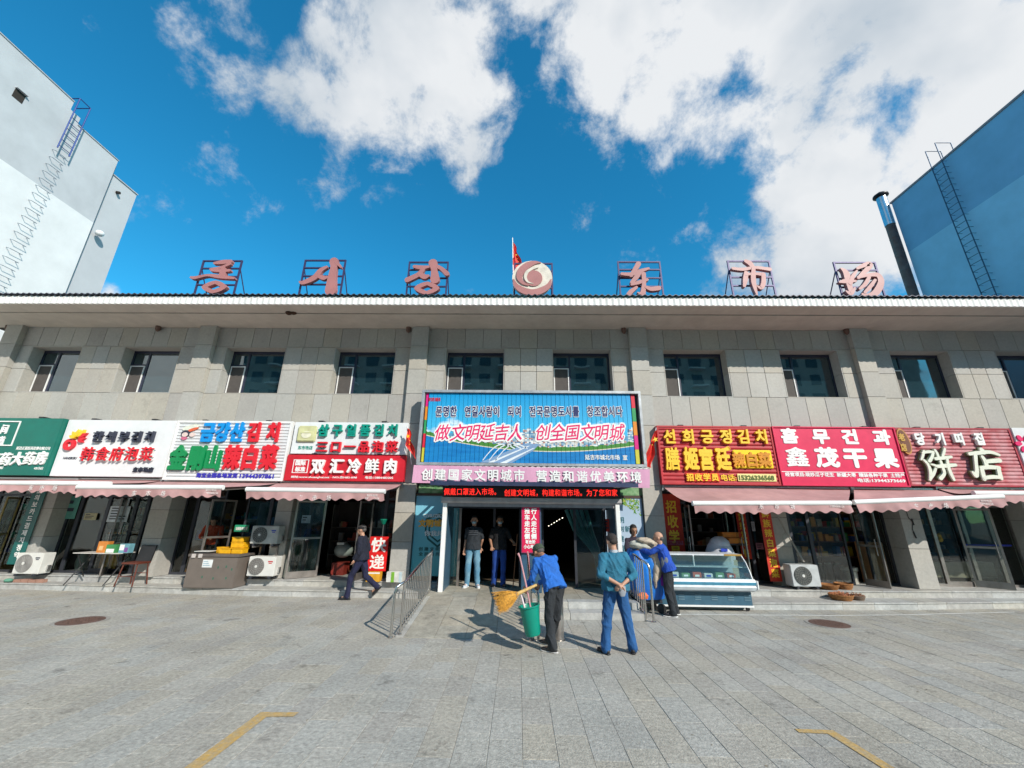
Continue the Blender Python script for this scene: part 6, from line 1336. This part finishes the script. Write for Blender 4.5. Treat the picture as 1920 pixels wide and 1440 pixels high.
def person(label, loc, yaw, P, top, bottom, shoes, hair='short', hairmat=None, sk=None, long_sleeve=True, extras=None, seed=0, soles=None, jacket=None, sleeve_mat=None, wr=.012, sleeve_end=.92, shoe_r=1, fat=1.0):
    """local frame: faces +Y, +X is the person's right hand side"""
    hairmat = hairmat or hairm; sk = sk or skin
    t = thing('person', label, 'person', loc, yaw)
    V3 = lambda k: Vector(P[k])
    pel, chest, nk, hd = V3('pelvis'), V3('chest'), V3('neck'), V3('head'); lat = Vector(P.get('lat', (1,0,0))).normalized(); look = Vector(P.get('look', (0,1,0))).normalized()
    up = Vector(P.get('headup', (0,0,1))); up = (up-look*up.dot(look)).normalized(); side = look.cross(up).normalized()
    R = Matrix((side, look, up)).transposed(); HS = 1.08
    H = lambda x, y, z: hd+R @ Vector((x, y, z))*HS
    def hand(mb, wr_, d, palm_n, curl=.5):
        d = Vector(d).normalized(); pn = Vector(palm_n); pn = (pn-d*pn.dot(d)).normalized(); s_ = d.cross(pn).normalized(); w = Vector(wr_)
        loft(mb, [(w, .026,.020),(w+d*.045,.040,.017),(w+d*.09,.042,.014)], s_)
        for i, (o_, L) in enumerate(((-.032,.070),(-.011,.080),(.011,.076),(.032,.060))):
            b = w+d*.085+s_*o_; k1 = b+(d*math.cos(curl)+pn*math.sin(curl))*L*.5; k2 = k1+(d*math.cos(curl*2)+pn*math.sin(curl*2))*L*.5; chain(mb, [b,k1,k2], [.0105,.0095,.008])
        b = w+d*.03+s_*-.030; k1 = b+(d*.7-s_*.7+pn*.2).normalized()*.04; k2 = k1+(d*.9-s_*.2+pn*.4).normalized()*.032; chain(mb, [b,k1,k2], [.014,.012,.009])
    def body(mb):
        mb.ell(hd+R@Vector((0,-.008,.018)), (.080,.101,.105), R, 10); mb.ell(H(0,.022,-.045), (.060,.071,.066), R, 8); mb.ell(H(0,.055,-.072), (.034,.032,.028), R, 6)
        mb.ell(H(0,.094,-.012), (.013,.018,.026), R, 6); mb.ell(H(0,.092,-.026), (.018,.014,.012), R, 6)
        mb.ell(H(0,.078,-.052), (.026,.012,.008), R, 6); mb.ell(H(0,.083,.018), (.05,.012,.010), R, 6)
        for s_ in (-1,1): mb.ell(H(s_*.078,-.008,-.012), (.011,.020,.032), R, 6)
        cap(mb, nk, hd+R@Vector((0,-.015,-.06)), .056, .052)
        loft(mb, [(pel,.14,.09),((pel+chest)/2,.125,.085),(chest,.15,.10),(nk+(chest-nk)*.25,.12,.07),(nk,.055,.05)], lat)
        for S in 'LR':
            chain(mb, [V3('sh'+S),V3('el'+S),V3('wr'+S)], [.050,.038,.026]); chain(mb, [V3('hip'+S),V3('kn'+S),V3('an'+S)], [.078,.052,.038])
            hand(mb, V3('wr'+S), P.get('hd'+S, (0,.1,-1)), P.get('pn'+S, (0,1,0)), P.get('curl', .55))
            a = V3('an'+S); f = Vector(P.get('toe'+S, (0,1,0))).normalized(); cap(mb, a+Vector((0,0,-.02)), a+f*.12+Vector((0,0,-.04)), .032, .028)
    remesh('body', body, sk, t, .0065, sm=1)
    def topf(mb, g=.0):
        loft(mb, [(c_, a_*fat, b_*fat) for c_, a_, b_ in [(pel+(pel-chest)*.25,.188+g,.136+g),(pel,.186+g,.135+g),((pel*2+chest)/3,.170+g,.120+g),((pel+chest*2)/3,.168+g,.115+g),(chest,.175+g,.120+g),(chest+(nk-chest)*.5,.160+g,.100+g),(chest+(nk-chest)*.78,.105+g,.078+g),(nk+(nk-chest)*.0,(.064+g)/fat,(.062+g)/fat)]], lat)
        for S in 'LR':
            sh, el, w = V3('sh'+S), V3('el'+S), V3('wr'+S)
            cap(mb, nk+(chest-nk)*.30+(sh-nk)*.12, sh, .060+g, .062+g); cap(mb, chest+(nk-chest)*.35+(sh-nk)*.35, sh, .085+g, .062+g)
            if long_sleeve is True: chain(mb, [sh, el, el+(w-el)*sleeve_end], [(.062+g)*fat,(.052+g)*fat,.045+g])
            elif long_sleeve == 'half': chain(mb, [sh, el, el+(w-el)*.35], [.062,.054,.050])
            else: chain(mb, [sh, sh+(el-sh)*.75], [.062,.060])
    o = remesh('shirt' if not jacket else 'shirt', topf, top, t, .010, wr, 9, 2, seed)
    if jacket:
        def jf(mb):
            topf(mb, .014)
        j = remesh('jacket', jf, jacket, t, .010, wr, 8, 2, seed+3)
        # open front
        bm = bmesh.new(); bm.from_mesh(j.data); fwd = Vector((0,1,0)); dele = [f for f in bm.faces if abs(f.calc_center_median().x-pel.x) < .055 and f.normal.y > .3 and pel.z-.1 < f.calc_center_median().z < nk.z+.02]
        bmesh.ops.delete(bm, geom=dele, context='FACES'); bm.to_mesh(j.data); bm.free()
    def trf(mb):
        loft(mb, [(pel+(chest-pel)*.28,.145*fat,.100*fat),(pel,.152*fat,.110*fat),(pel+(pel-chest)*.25,.150*fat,.108*fat)], lat)
        for S in 'LR':
            h_, k_, a_ = V3('hip'+S), V3('kn'+S), V3('an'+S); chain(mb, [h_+(pel-h_)*.2, h_, (h_+k_)/2, k_, (k_+a_)/2, a_+(a_-k_).normalized()*.015], [r_*(1+(fat-1)*.7) for r_ in (.088,.092,.084,.070,.065,.064)])
    remesh('trousers', trf, bottom, t, .010, wr, 7, 2, seed+7)
    for S in 'LR':
        a = V3('an'+S); f = Vector(P.get('toe'+S, (0,1,0))).normalized(); fl = Vector((f.x,f.y,0)).normalized(); pitch = P.get('pitch'+S, 0)
        q = Quaternion(Vector((-fl.y, fl.x, 0)), 0); ax = Vector((fl.y,-fl.x,0)); Rf = Matrix.Rotation(pitch, 3, ax); ff = Rf @ fl; uu = Rf @ Vector((0,0,1)); ss = ff.cross(uu)
        M3 = Matrix((ss, ff, uu)).transposed(); k = shoe_r
        def shf(mb): mb.ell(a+M3@Vector((0,.02,-.035)), (.045*k,.085*k,.050), M3, 8); mb.ell(a+M3@Vector((0,.115,-.05)), (.046*k,.085*k,.032), M3, 8); mb.ell(a+M3@Vector((0,-.03,-.04)), (.038*k,.05,.042), M3, 8)
        remesh('shoe', shf, shoes, t, .009, sm=1)
        def sof(mb): loft(mb, [(a+M3@Vector((0,-.085,-.068)),.026,.012),(a+M3@Vector((0,-.05,-.070)),.040*k,.013),(a+M3@Vector((0,.06,-.072)),.040*k,.012),(a+M3@Vector((0,.15,-.072)),.048*k,.012),(a+M3@Vector((0,.20,-.070)),.030*k,.010)], ss)
        remesh('sole', sof, soles or black, t, .006, sm=1)
    def hr_(mb):
        mb.ell(H(0,-.018,.038), (.083,.099,.088), R, 10); mb.ell(H(0,-.050,-.004), (.072,.062,.056), R, 8); mb.ell(H(0,.02,.072), (.062,.060,.036), R, 8)
    if hair == 'short': remesh('hair', hr_, hairmat, t, .0055, .003, 90, 1)
    elif hair == 'bob': remesh('hair', lambda mb: (hr_(mb), mb.ell(H(-.062,-.01,-.03), (.024,.055,.07), R, 7), mb.ell(H(.062,-.01,-.03), (.024,.055,.07), R, 7)), hairmat, t, .007, .006, 50, 1)
    elif hair == 'bald': remesh('hair', lambda mb: (mb.ell(H(0,-.045,-.015), (.073,.066,.055), R, 8)), hairmat, t, .007, .002, 60, 1)
    mb = MB()
    for s_ in (-1,1): mb.ell(H(s_*.031,.083,.006), (.013,.006,.006), R, 5)
    mb.mesh('x', black); me = mb.mesh('eyes', black, smooth=True); o = link(bpy.data.objects.new('eyes', me)); o.parent = t
    if extras: extras(t, H, R, P)
    return t
def addpart(t, name, mb, m, smooth=True):
    o = link(bpy.data.objects.new(name, mb.mesh(name, m, smooth=smooth))); o.parent = t; return o
def cloth(name, c, **k): return mat(name, c, .88, var=.16, scale=9, bump=.55, bscale=45, **k)
def facep(yaw):   # yaw of a person whose +Y is turned to the world direction (dx, dy)
    return yaw
def yaw_of(dx, dy): return math.atan2(dy, dx)-math.pi/2
STAND = dict(pelvis=(0,0,.93), chest=(0,-.005,1.22), neck=(0,-.015,1.41), head=(0,.01,1.545), shL=(-.165,-.01,1.315), shR=(.165,-.01,1.315), elL=(-.225,-.03,1.07), elR=(.225,-.03,1.08), wrL=(-.225,.04,.85), wrR=(.225,.04,.85),
    hipL=(-.085,0,.88), hipR=(.085,0,.88), knL=(-.10,.015,.48), knR=(.10,.015,.48), anL=(-.11,-.02,.08), anR=(.11,-.02,.08))
def pose(**k): d = dict(STAND); d.update(k); return d

# man in teal seen from behind, hands folded behind his back
def ex_teal(t, H, R, P):
    mb = MB(); loft(mb, [(Vector((.03,-.20,.94)),.055,.03),(Vector((.03,-.205,.86)),.06,.028),(Vector((.03,-.20,.80)),.035,.02)], (1,0,0)); addpart(t, 'held_bag', mb, mat('grey_bag', (.30,.32,.36), .5))
    for s_ in (-1,1):
        mb = MB(); x = s_*.185; mb.tube([(s_*.168,.0,.86),(s_*.225,.0,.48),(s_*.262,-.02,.10)], .007, 5); addpart(t, 'side_stripe', mb, mat('pale_stripe', (.35,.45,.60), .7))
    mb = MB(); nk = Vector(P['neck']); mb.lathe([(.066,-.01),(.060,.03),(.054,.03)], (nk.x, nk.y, nk.z), 16); addpart(t, 'collar', mb, cloth('pale_collar', (.50,.56,.62)))
person('man seen from behind in a teal sweater and blue trousers, hands folded behind his back', (1.53,7.02,0), yaw_of(-.12,1), pose(
    shL=(-.178,-.01,1.335), shR=(.178,-.01,1.335), head=(-.01,.03,1.555), look=(-.22,.93,-.22), elL=(-.265,-.12,1.09), elR=(.265,-.12,1.09), wrL=(-.04,-.20,.975), wrR=(.055,-.195,.965), hdL=(.8,-.1,-.35), hdR=(-.8,-.1,-.30), pnL=(0,.4,-1), pnR=(0,.4,-1), curl=.45,
    knL=(-.155,.02,.48), knR=(.145,.02,.48), anL=(-.215,-.02,.08), anR=(.205,-.02,.08), toeL=(-.35,1,0), toeR=(.35,1,0)),
    cloth('teal_knit', (.022,.155,.25)), cloth('blue_trousers', (.015,.09,.26)), black, 'short', hairmat=mat('cropped_hair', (.035,.025,.022), .7, bump=.5, bscale=200), extras=ex_teal, long_sleeve=True, sleeve_end=.40, seed=1, wr=.015, fat=1.17)
# bent street sweeper
def ex_sweep(t, H, R, P):
    def capf(mb): mb.ell(H(0,-.02,.045), (.094,.108,.078), R, 9); loft(mb, [(H(0,-.02,.005),.092,.106),(H(0,-.02,.03),.096,.11)], R@Vector((1,0,0)))
    remesh('cap', capf, cloth('green_cap', (.05,.07,.045)), t, .008, .004, 20, 1)
    mb = MB(); mb.ell(H(0,.10,.012), (.07,.05,.010), R, 7); addpart(t, 'cap_brim', mb, MATS['green_cap'])
sy = yaw_of(-.62,.80)
person('street sweeper in a blue jacket and green cap bending over with broom and bucket', (.545,7.12,0), sy, pose(
    pelvis=(0,-.05,.90), chest=(0,.10,1.15), neck=(0,.21,1.30), head=(0,.33,1.36), look=(0,.85,-.55), headup=(0,.5,.85), shL=(-.175,.16,1.23), shR=(.175,.14,1.25), elL=(-.24,.20,.99), elR=(.20,.25,1.0), wrL=(-.22,.36,.83), wrR=(.10,.42,.86), hdL=(-.1,.55,-.6), hdR=(-.2,.5,-.7), pnL=(.8,.1,0), pnR=(-.8,.1,0), curl=.9,
    hipL=(-.085,-.05,.85), hipR=(.085,-.05,.85), knL=(-.09,-.02,.46), knR=(.08,.00,.46), anL=(-.10,-.10,.08), anR=(.10,.20,.08), toeL=(-.35,1,0), toeR=(-.2,1,0)),
    cloth('royal_blue_jacket', (.015,.13,.50)), cloth('black_trousers', (.022,.026,.032)), black, 'short', hairmat=greyhair, sk=skin_d, extras=ex_sweep, seed=4, wr=.018, fat=1.08, soles=cloth('pale_sole', (.62,.60,.58)))
# back print on the jacket
bp = thing('broom', 'straw broom held out to the left by the street sweeper', 'broom', (.16,7.02,.84)); hx = Vector((.17,6.98,.86)); bx_ = Vector((-.26,6.82,.70))
d = (bx_-hx).normalized(); mb = MB(); mb.tube([hx-d*.14, hx+d*.22], [.020,.028], 9); mb.build('handle', mat('straw_handle', (.62,.40,.14), .7, var=.2, scale=30), bp, smooth=True)
straw = mat('broom_straw', (.62,.30,.035), .75, var=.3, scale=40); s1_ = d.cross(Vector((0,0,1))).normalized(); s2_ = d.cross(s1_)
mb = MB(); loft(mb, [(hx+d*.19,.028,.026),(hx+d*.26,.05,.032),(hx+d*.36,.085,.04),(hx+d*.44,.10,.04),(hx+d*.47,.07,.025)], s2_); mb.build('straw_head', straw, bp, smooth=True)
mb = MB()
for k in range(420):
    a = random.uniform(-1,1); b = random.uniform(-1,1); p0 = hx+d*.2+s2_*a*.03+s1_*b*.02; p1 = hx+d*random.uniform(.44,.58)+s2_*a*(.145+random.uniform(-.02,.02))+s1_*b*.06; mb.tube([p0,(p0+p1)/2+s2_*a*.015,p1], .0026, 3)
o = mb.build('bristles', straw, bp); o['kind'] = 'stuff'
mb = MB(); mb.tube([hx+d*.225-s2_*.034+s1_*.0, hx+d*.225+s2_*.034], .031, 10); mb.build('binding', mat('twine', (.35,.20,.08), .8), bp)
bk_ = thing('bucket', 'green plastic bucket hanging from the hand of the sweeper', 'bucket', (.20,6.95,.24)); tilt = Matrix.Rotation(math.radians(-9), 3, 'Y'); c0 = Vector((.235,6.95,.235))
mb = MB(); prof = [(.105,0),(.115,.02),(.150,.375),(.168,.385),(.168,.405),(.150,.405),(.142,.38),(.10,.02)]; mb.lathe(prof, (0,0,0), 28); mb.v = [tuple(c0+tilt@Vector(v)) for v in mb.v]; mb.build('pail', mat('bucket_green', (.0,.24,.17), .35, var=.06), bk_, smooth=True)
mb = MB(); P_ = [c0+tilt@Vector((.165*math.cos(a),0,.39+.22*math.sin(a))) for a in [math.pi*k/12 for k in range(13)]]; mb.tube(P_, .005, 6); mb.build('handle', steel, bk_)
ds_ = thing('dustpan_pole', 'long pink handle standing in the green bucket', 'pole', (.2,7.0,.3)); mb = MB(); mb.tube([(.0,7.06,1.36),(.03,7.05,1.30),(.13,7.0,.90),(.24,6.94,.40)], [.018,.014,.014,.014], 8); mb.build('pole', mat('pink_pole', (.60,.30,.32), .5), ds_, smooth=True)
mb = MB(); mb.tube([(.05,6.93,.78),(.13,6.93,.52)], .014, 8); mb.build('short_handle', mat('pale_pink', (.75,.62,.64), .5), ds_, smooth=True)
# walking man
def ex_walk(t, H, R, P):
    remesh('cap', lambda mb: (mb.ell(H(0,-.012,.040), (.090,.106,.072), R, 9)), cloth('black_cap', (.012,.012,.016)), t, .008, .003, 20, 1)
    mb = MB(); mb.ell(H(0,.105,.022), (.066,.058,.009), R, 7); addpart(t, 'cap_brim', mb, MATS['black_cap'])
person('man in a dark jacket and black cap striding left along the steps', (-3.80,10.62,0), yaw_of(-1,.05), pose(
    pelvis=(0,0,.93), chest=(0,.04,1.22), neck=(0,.06,1.41), head=(0,.10,1.55), look=(-.05,1,-.08), shL=(-.17,.03,1.35), shR=(.17,.07,1.35), elL=(-.22,-.02,1.08), elR=(.21,-.05,1.10), wrL=(-.20,.10,.90), wrR=(.18,.10,.92), hdL=(0,.2,-1), hdR=(0,.3,-1),
    hipL=(-.085,0,.88), hipR=(.085,0,.88), knL=(-.09,.19,.50), knR=(.09,-.10,.50), anL=(-.09,.22,.085), anR=(.08,-.42,.27), toeL=(-.1,1,0), toeR=(.1,1,-.6), pitchR=-.75),
    cloth('blue_shirt', (.01,.08,.35)), cloth('navy_trousers', (.012,.014,.05)), black, 'short', hairmat=greyhair, sk=skin, extras=ex_walk, jacket=cloth('dark_jacket', (.010,.012,.028)), seed=9, wr=.012)
# doorway man with mask
def ex_mask(t, H, R, P):
    mb = MB(); mb.ell(H(0,.060,-.042), (.058,.052,.042), R, 8); addpart(t, 'face_mask', mb, mat('mask_blue', (.30,.45,.55), .7))
    mb = MB(); 
    for z in (1.30,1.26,1.21): mb.tube([(-.11,.122,z),(0,.136,z),(.11,.122,z)], .005, 4)
    addpart(t, 'chest_stripe', mb, cloth('grey_stripe', (.10,.11,.13)))
person('man in a grey T-shirt, jeans and blue face mask standing in the left doorway', (-1.12,10.86,.26), yaw_of(.0,-1), pose(elL=(-.21,-.05,1.08), elR=(.20,-.08,1.08), wrL=(-.16,-.14,.90), wrR=(.22,-.02,.86), knL=(-.11,.02,.48), knR=(.11,.02,.48), anL=(-.13,-.02,.08), anR=(.13,-.02,.08), toeL=(-.3,1,0), toeR=(.3,1,0)),
    cloth('canopy_shaded_tee', (.018,.024,.032)), mat('washed_denim', (.06,.20,.33), .85, col2=(.18,.33,.42), scale=4, bump=.3, bscale=200), cloth('white_shoe', (.55,.60,.66)), 'short', long_sleeve=False, extras=ex_mask, seed=12, soles=white)  # grey of the shirt lowered to include shade from the canopy
def ex_d2(t, H, R, P):
    mb = MB(); mb.ell(H(0,.060,-.042), (.058,.052,.042), R, 8); addpart(t, 'face_mask', mb, MATS['mask_blue'])
person('man in a black shirt and blue jeans standing in the doorway beside the notice', (-.47,10.95,.26), yaw_of(.1,-1), pose(elL=(-.28,-.01,1.10), elR=(.24,.00,1.09), wrL=(-.36,.10,1.02), wrR=(.20,.12,.93), hdL=(0,.6,-.4), hdR=(0,.5,-.7), knL=(-.10,.04,.48), knR=(.10,.0,.48), anL=(-.10,.02,.08), anR=(.12,-.04,.08), toeL=(-.3,1,0), toeR=(.4,1,0)),
    cloth('black_tee', (.008,.008,.010)), cloth('blue_jeans', (.012,.06,.30)), black, 'short', sk=skin_d, long_sleeve=False, extras=ex_d2, seed=15, soles=mat('grey_sole', (.3,.3,.3), .6))
sk_ = thing('mop_pole', 'thin wooden pole leaning in the left doorway', 'pole', (-.1,10.8,.26)); mb = MB(); mb.tube([(-.02,10.7,1.50),(-.12,10.85,.27)], .012, 6); mb.build('pole', wood, sk_)
# bald man in blue handling the blanket
def ex_bald(t, H, R, P):
    def sp(mb): loft(mb, [(Vector((-.13,.02,.93)),.05,.09),(Vector((-.145,.03,1.05)),.045,.085),(Vector((-.15,.045,1.18)),.03,.06)], (1,0,0))
    remesh('grey_side_panel', sp, cloth('grey_panel', (.16,.18,.22)), t, .010, .006, 9, 1)
person('bald man in a blue jacket and dark trousers tugging at the folded blanket', (3.20,9.50,0), yaw_of(-.92,.38), pose(
    pelvis=(0,-.02,.92), chest=(0,.06,1.20), neck=(0,.10,1.38), head=(0,.13,1.51), look=(0,1,-.15), shL=(-.17,.09,1.32), shR=(.17,.09,1.32), elL=(-.20,.30,1.22), elR=(.18,.28,1.15), wrL=(-.12,.50,1.26), wrR=(.12,.46,1.08), hdL=(0,1,-.1), hdR=(0,1,-.1), pnL=(0,0,-1), pnR=(0,0,-1), curl=.5,
    knL=(-.10,.03,.47), knR=(.11,-.02,.48), anL=(-.12,-.04,.08), anR=(.15,-.08,.08)),
    cloth('bright_blue_jacket', (.012,.07,.42)), cloth('charcoal_trousers', (.018,.022,.028)), black, 'bald', hairmat=greyhair, sk=skin, extras=ex_bald, seed=18, fat=1.1, soles=white)
# woman behind the cart
def ex_wom(t, H, R, P):
    mb = MB()
    for k in range(7): z = .98+k*.05; mb.tube([(math.cos(a)*.182, math.sin(a)*.130, z) for a in [2*math.pi*q/20 for q in range(21)]], .0045, 4)
    addpart(t, 'shirt_stripe', mb, cloth('pale_shirt_stripe', (.30,.30,.34)))
person('woman in a dark striped shirt standing behind the covered cart', (2.78,10.42,.08), yaw_of(.1,-1), pose(head=(0,.02,1.56), look=(.1,1,-.25), elL=(-.23,.10,1.10), elR=(.23,.10,1.10), wrL=(-.14,.30,1.12), wrR=(.14,.30,1.12), hdL=(.2,1,0), hdR=(-.2,1,0)),
    cloth('dark_striped_shirt', (.03,.02,.035)), cloth('dark_skirt_trousers', (.02,.02,.03)), black, 'bob', sk=skin_d, extras=ex_wom, seed=21)
# kimchi seller
person('seller in an orange-red T-shirt bending over the freezer counter', (-8.55,11.95,.30), yaw_of(.35,-1), pose(chest=(0,.06,1.10), pelvis=(0,0,.86), neck=(0,.12,1.28), head=(0,.19,1.39), look=(.1,.85,-.5), headup=(0,.4,.9), shL=(-.18,.08,1.22), shR=(.18,.08,1.22), elL=(-.25,.16,.98), elR=(.25,.14,.98), wrL=(-.10,.36,.97), wrR=(.10,.36,.95), hdL=(.6,.8,0), hdR=(-.5,.8,0), hipL=(-.085,0,.82), hipR=(.085,0,.82), knL=(-.1,.03,.45), knR=(.1,.03,.45)),
    cloth('orange_red_tee', (.42,.05,.015)), cloth('black_apron', (.02,.02,.02)), black, 'bob', sk=skin, long_sleeve='half', seed=24)
# tarp covered cart
ct = thing('covered_cart', 'hand cart covered with a bright blue tarpaulin and a purple hem', 'cart', (2.8,9.75,0))
def heap(rows, seedv, amp, n=40, flare=0):
    """lofted drape: rows of (z, cx, cy, rx, ry)"""
    vs = []; 
    for i, (z, cx, cy, rx, ry) in enumerate(rows):
        for k in range(n):
            a = 2*math.pi*k/n; f = 1+amp*noise.noise(Vector((math.cos(a)*2.6+seedv, math.sin(a)*2.6, z*1.1)))+amp*.5*noise.noise(Vector((math.cos(a)*8+seedv, math.sin(a)*8, z*1.6)))
            e = .72+.28*(1-abs(math.sin(2*a))); e = (abs(math.cos(a))**4+abs(math.sin(a))**4)**(-.25)*.92
            vs.append((cx+rx*math.cos(a)*e*f, cy+ry*math.sin(a)*e*f, z+.03*noise.noise(Vector((a*2,z*3,seedv)))))
    m_ = len(rows); return vs, [(i*n+k, i*n+(k+1)%n, (i+1)*n+(k+1)%n, (i+1)*n+k) for i in range(m_-1) for k in range(n)]+[tuple(range((m_-1)*n, m_*n))]
mb = MB(); mb.add(*heap([(.28,2.86,9.80,.30,.24),(.42,2.84,9.78,.34,.27),(.65,2.82,9.77,.36,.29),(.9,2.80,9.77,.37,.30),(1.1,2.80,9.78,.36,.29),(1.24,2.80,9.80,.31,.24),(1.30,2.80,9.82,.18,.12)], 3.3, .22)); tarp = mb.build('tarpaulin', mat('blue_tarp', (.01,.20,.62), .4, col2=(.01,.10,.48), scale=3, bump=.5, bscale=14), ct, smooth=True)
mb = MB(); mb.add(*heap([(.55,3.06,9.66,.14,.12),(.68,3.05,9.66,.17,.14),(.80,3.04,9.67,.17,.13),(.86,3.03,9.68,.10,.08)], 8, .25, 24)); mb.build('purple_hem', mat('purple_cloth', (.20,.02,.35), .6), ct, smooth=True)
mb = MB(); mb.add(*heap([(.30,2.66,9.55,.09,.07),(.36,2.66,9.55,.12,.08),(.42,2.66,9.56,.06,.05)], 5, .3, 20)); mb.build('orange_rag', mat('orange_cloth', (.75,.14,.02), .6), ct, smooth=True)
B('frame', darkmetal, ct, (2.60,3.08,9.65,10.0,.20,.26)); 
for x, y in ((2.64,9.62),(3.04,9.62),(2.64,10.02),(3.04,10.02)):
    mb = MB(); mb.lathe([(.09,-.018),(.10,-.01),(.10,.01),(.09,.018)], (x,y,.101), 14, 'y'); mb.build('wheel', black, ct)
bk2 = thing('blanket', 'rumpled beige blanket draped over the blue covered cart', 'blanket', (2.85,9.7,1.3)); beige = mat('beige_blanket', (.50,.42,.32), .9, col2=(.40,.33,.26), scale=5, bump=.6, bscale=30)
def fold(c, r, rot, sd):
    mb_ = MB(); mb_.ell(c, r, Matrix.Rotation(rot[0],3,'Y') @ Matrix.Rotation(rot[1],3,'Z'), 14); mb_.v = [tuple(Vector(v)+(Vector(v)-Vector(c)).normalized()*.035*(1-2*abs(noise.noise(Vector(v)*7+Vector((sd,0,0)))*1.6))) for v in mb_.v]; return mb_
for i, (c, r, rot) in enumerate((((2.72,9.70,1.33),(.24,.20,.085),(.15,.2)),((2.90,9.66,1.40),(.24,.17,.075),(.25,-.2)),((3.00,9.60,1.18),(.14,.13,.20),(.35,.1)),((3.00,9.54,.92),(.10,.08,.26),(.12,.2)),((2.93,9.52,.72),(.035,.04,.20),(.05,0)))):
    fold(c, r, rot, i*3).build('blanket_fold', beige if i != 0 else mat('grey_blanket', (.42,.42,.36), .9, bump=.6, bscale=30), bk2, smooth=True)
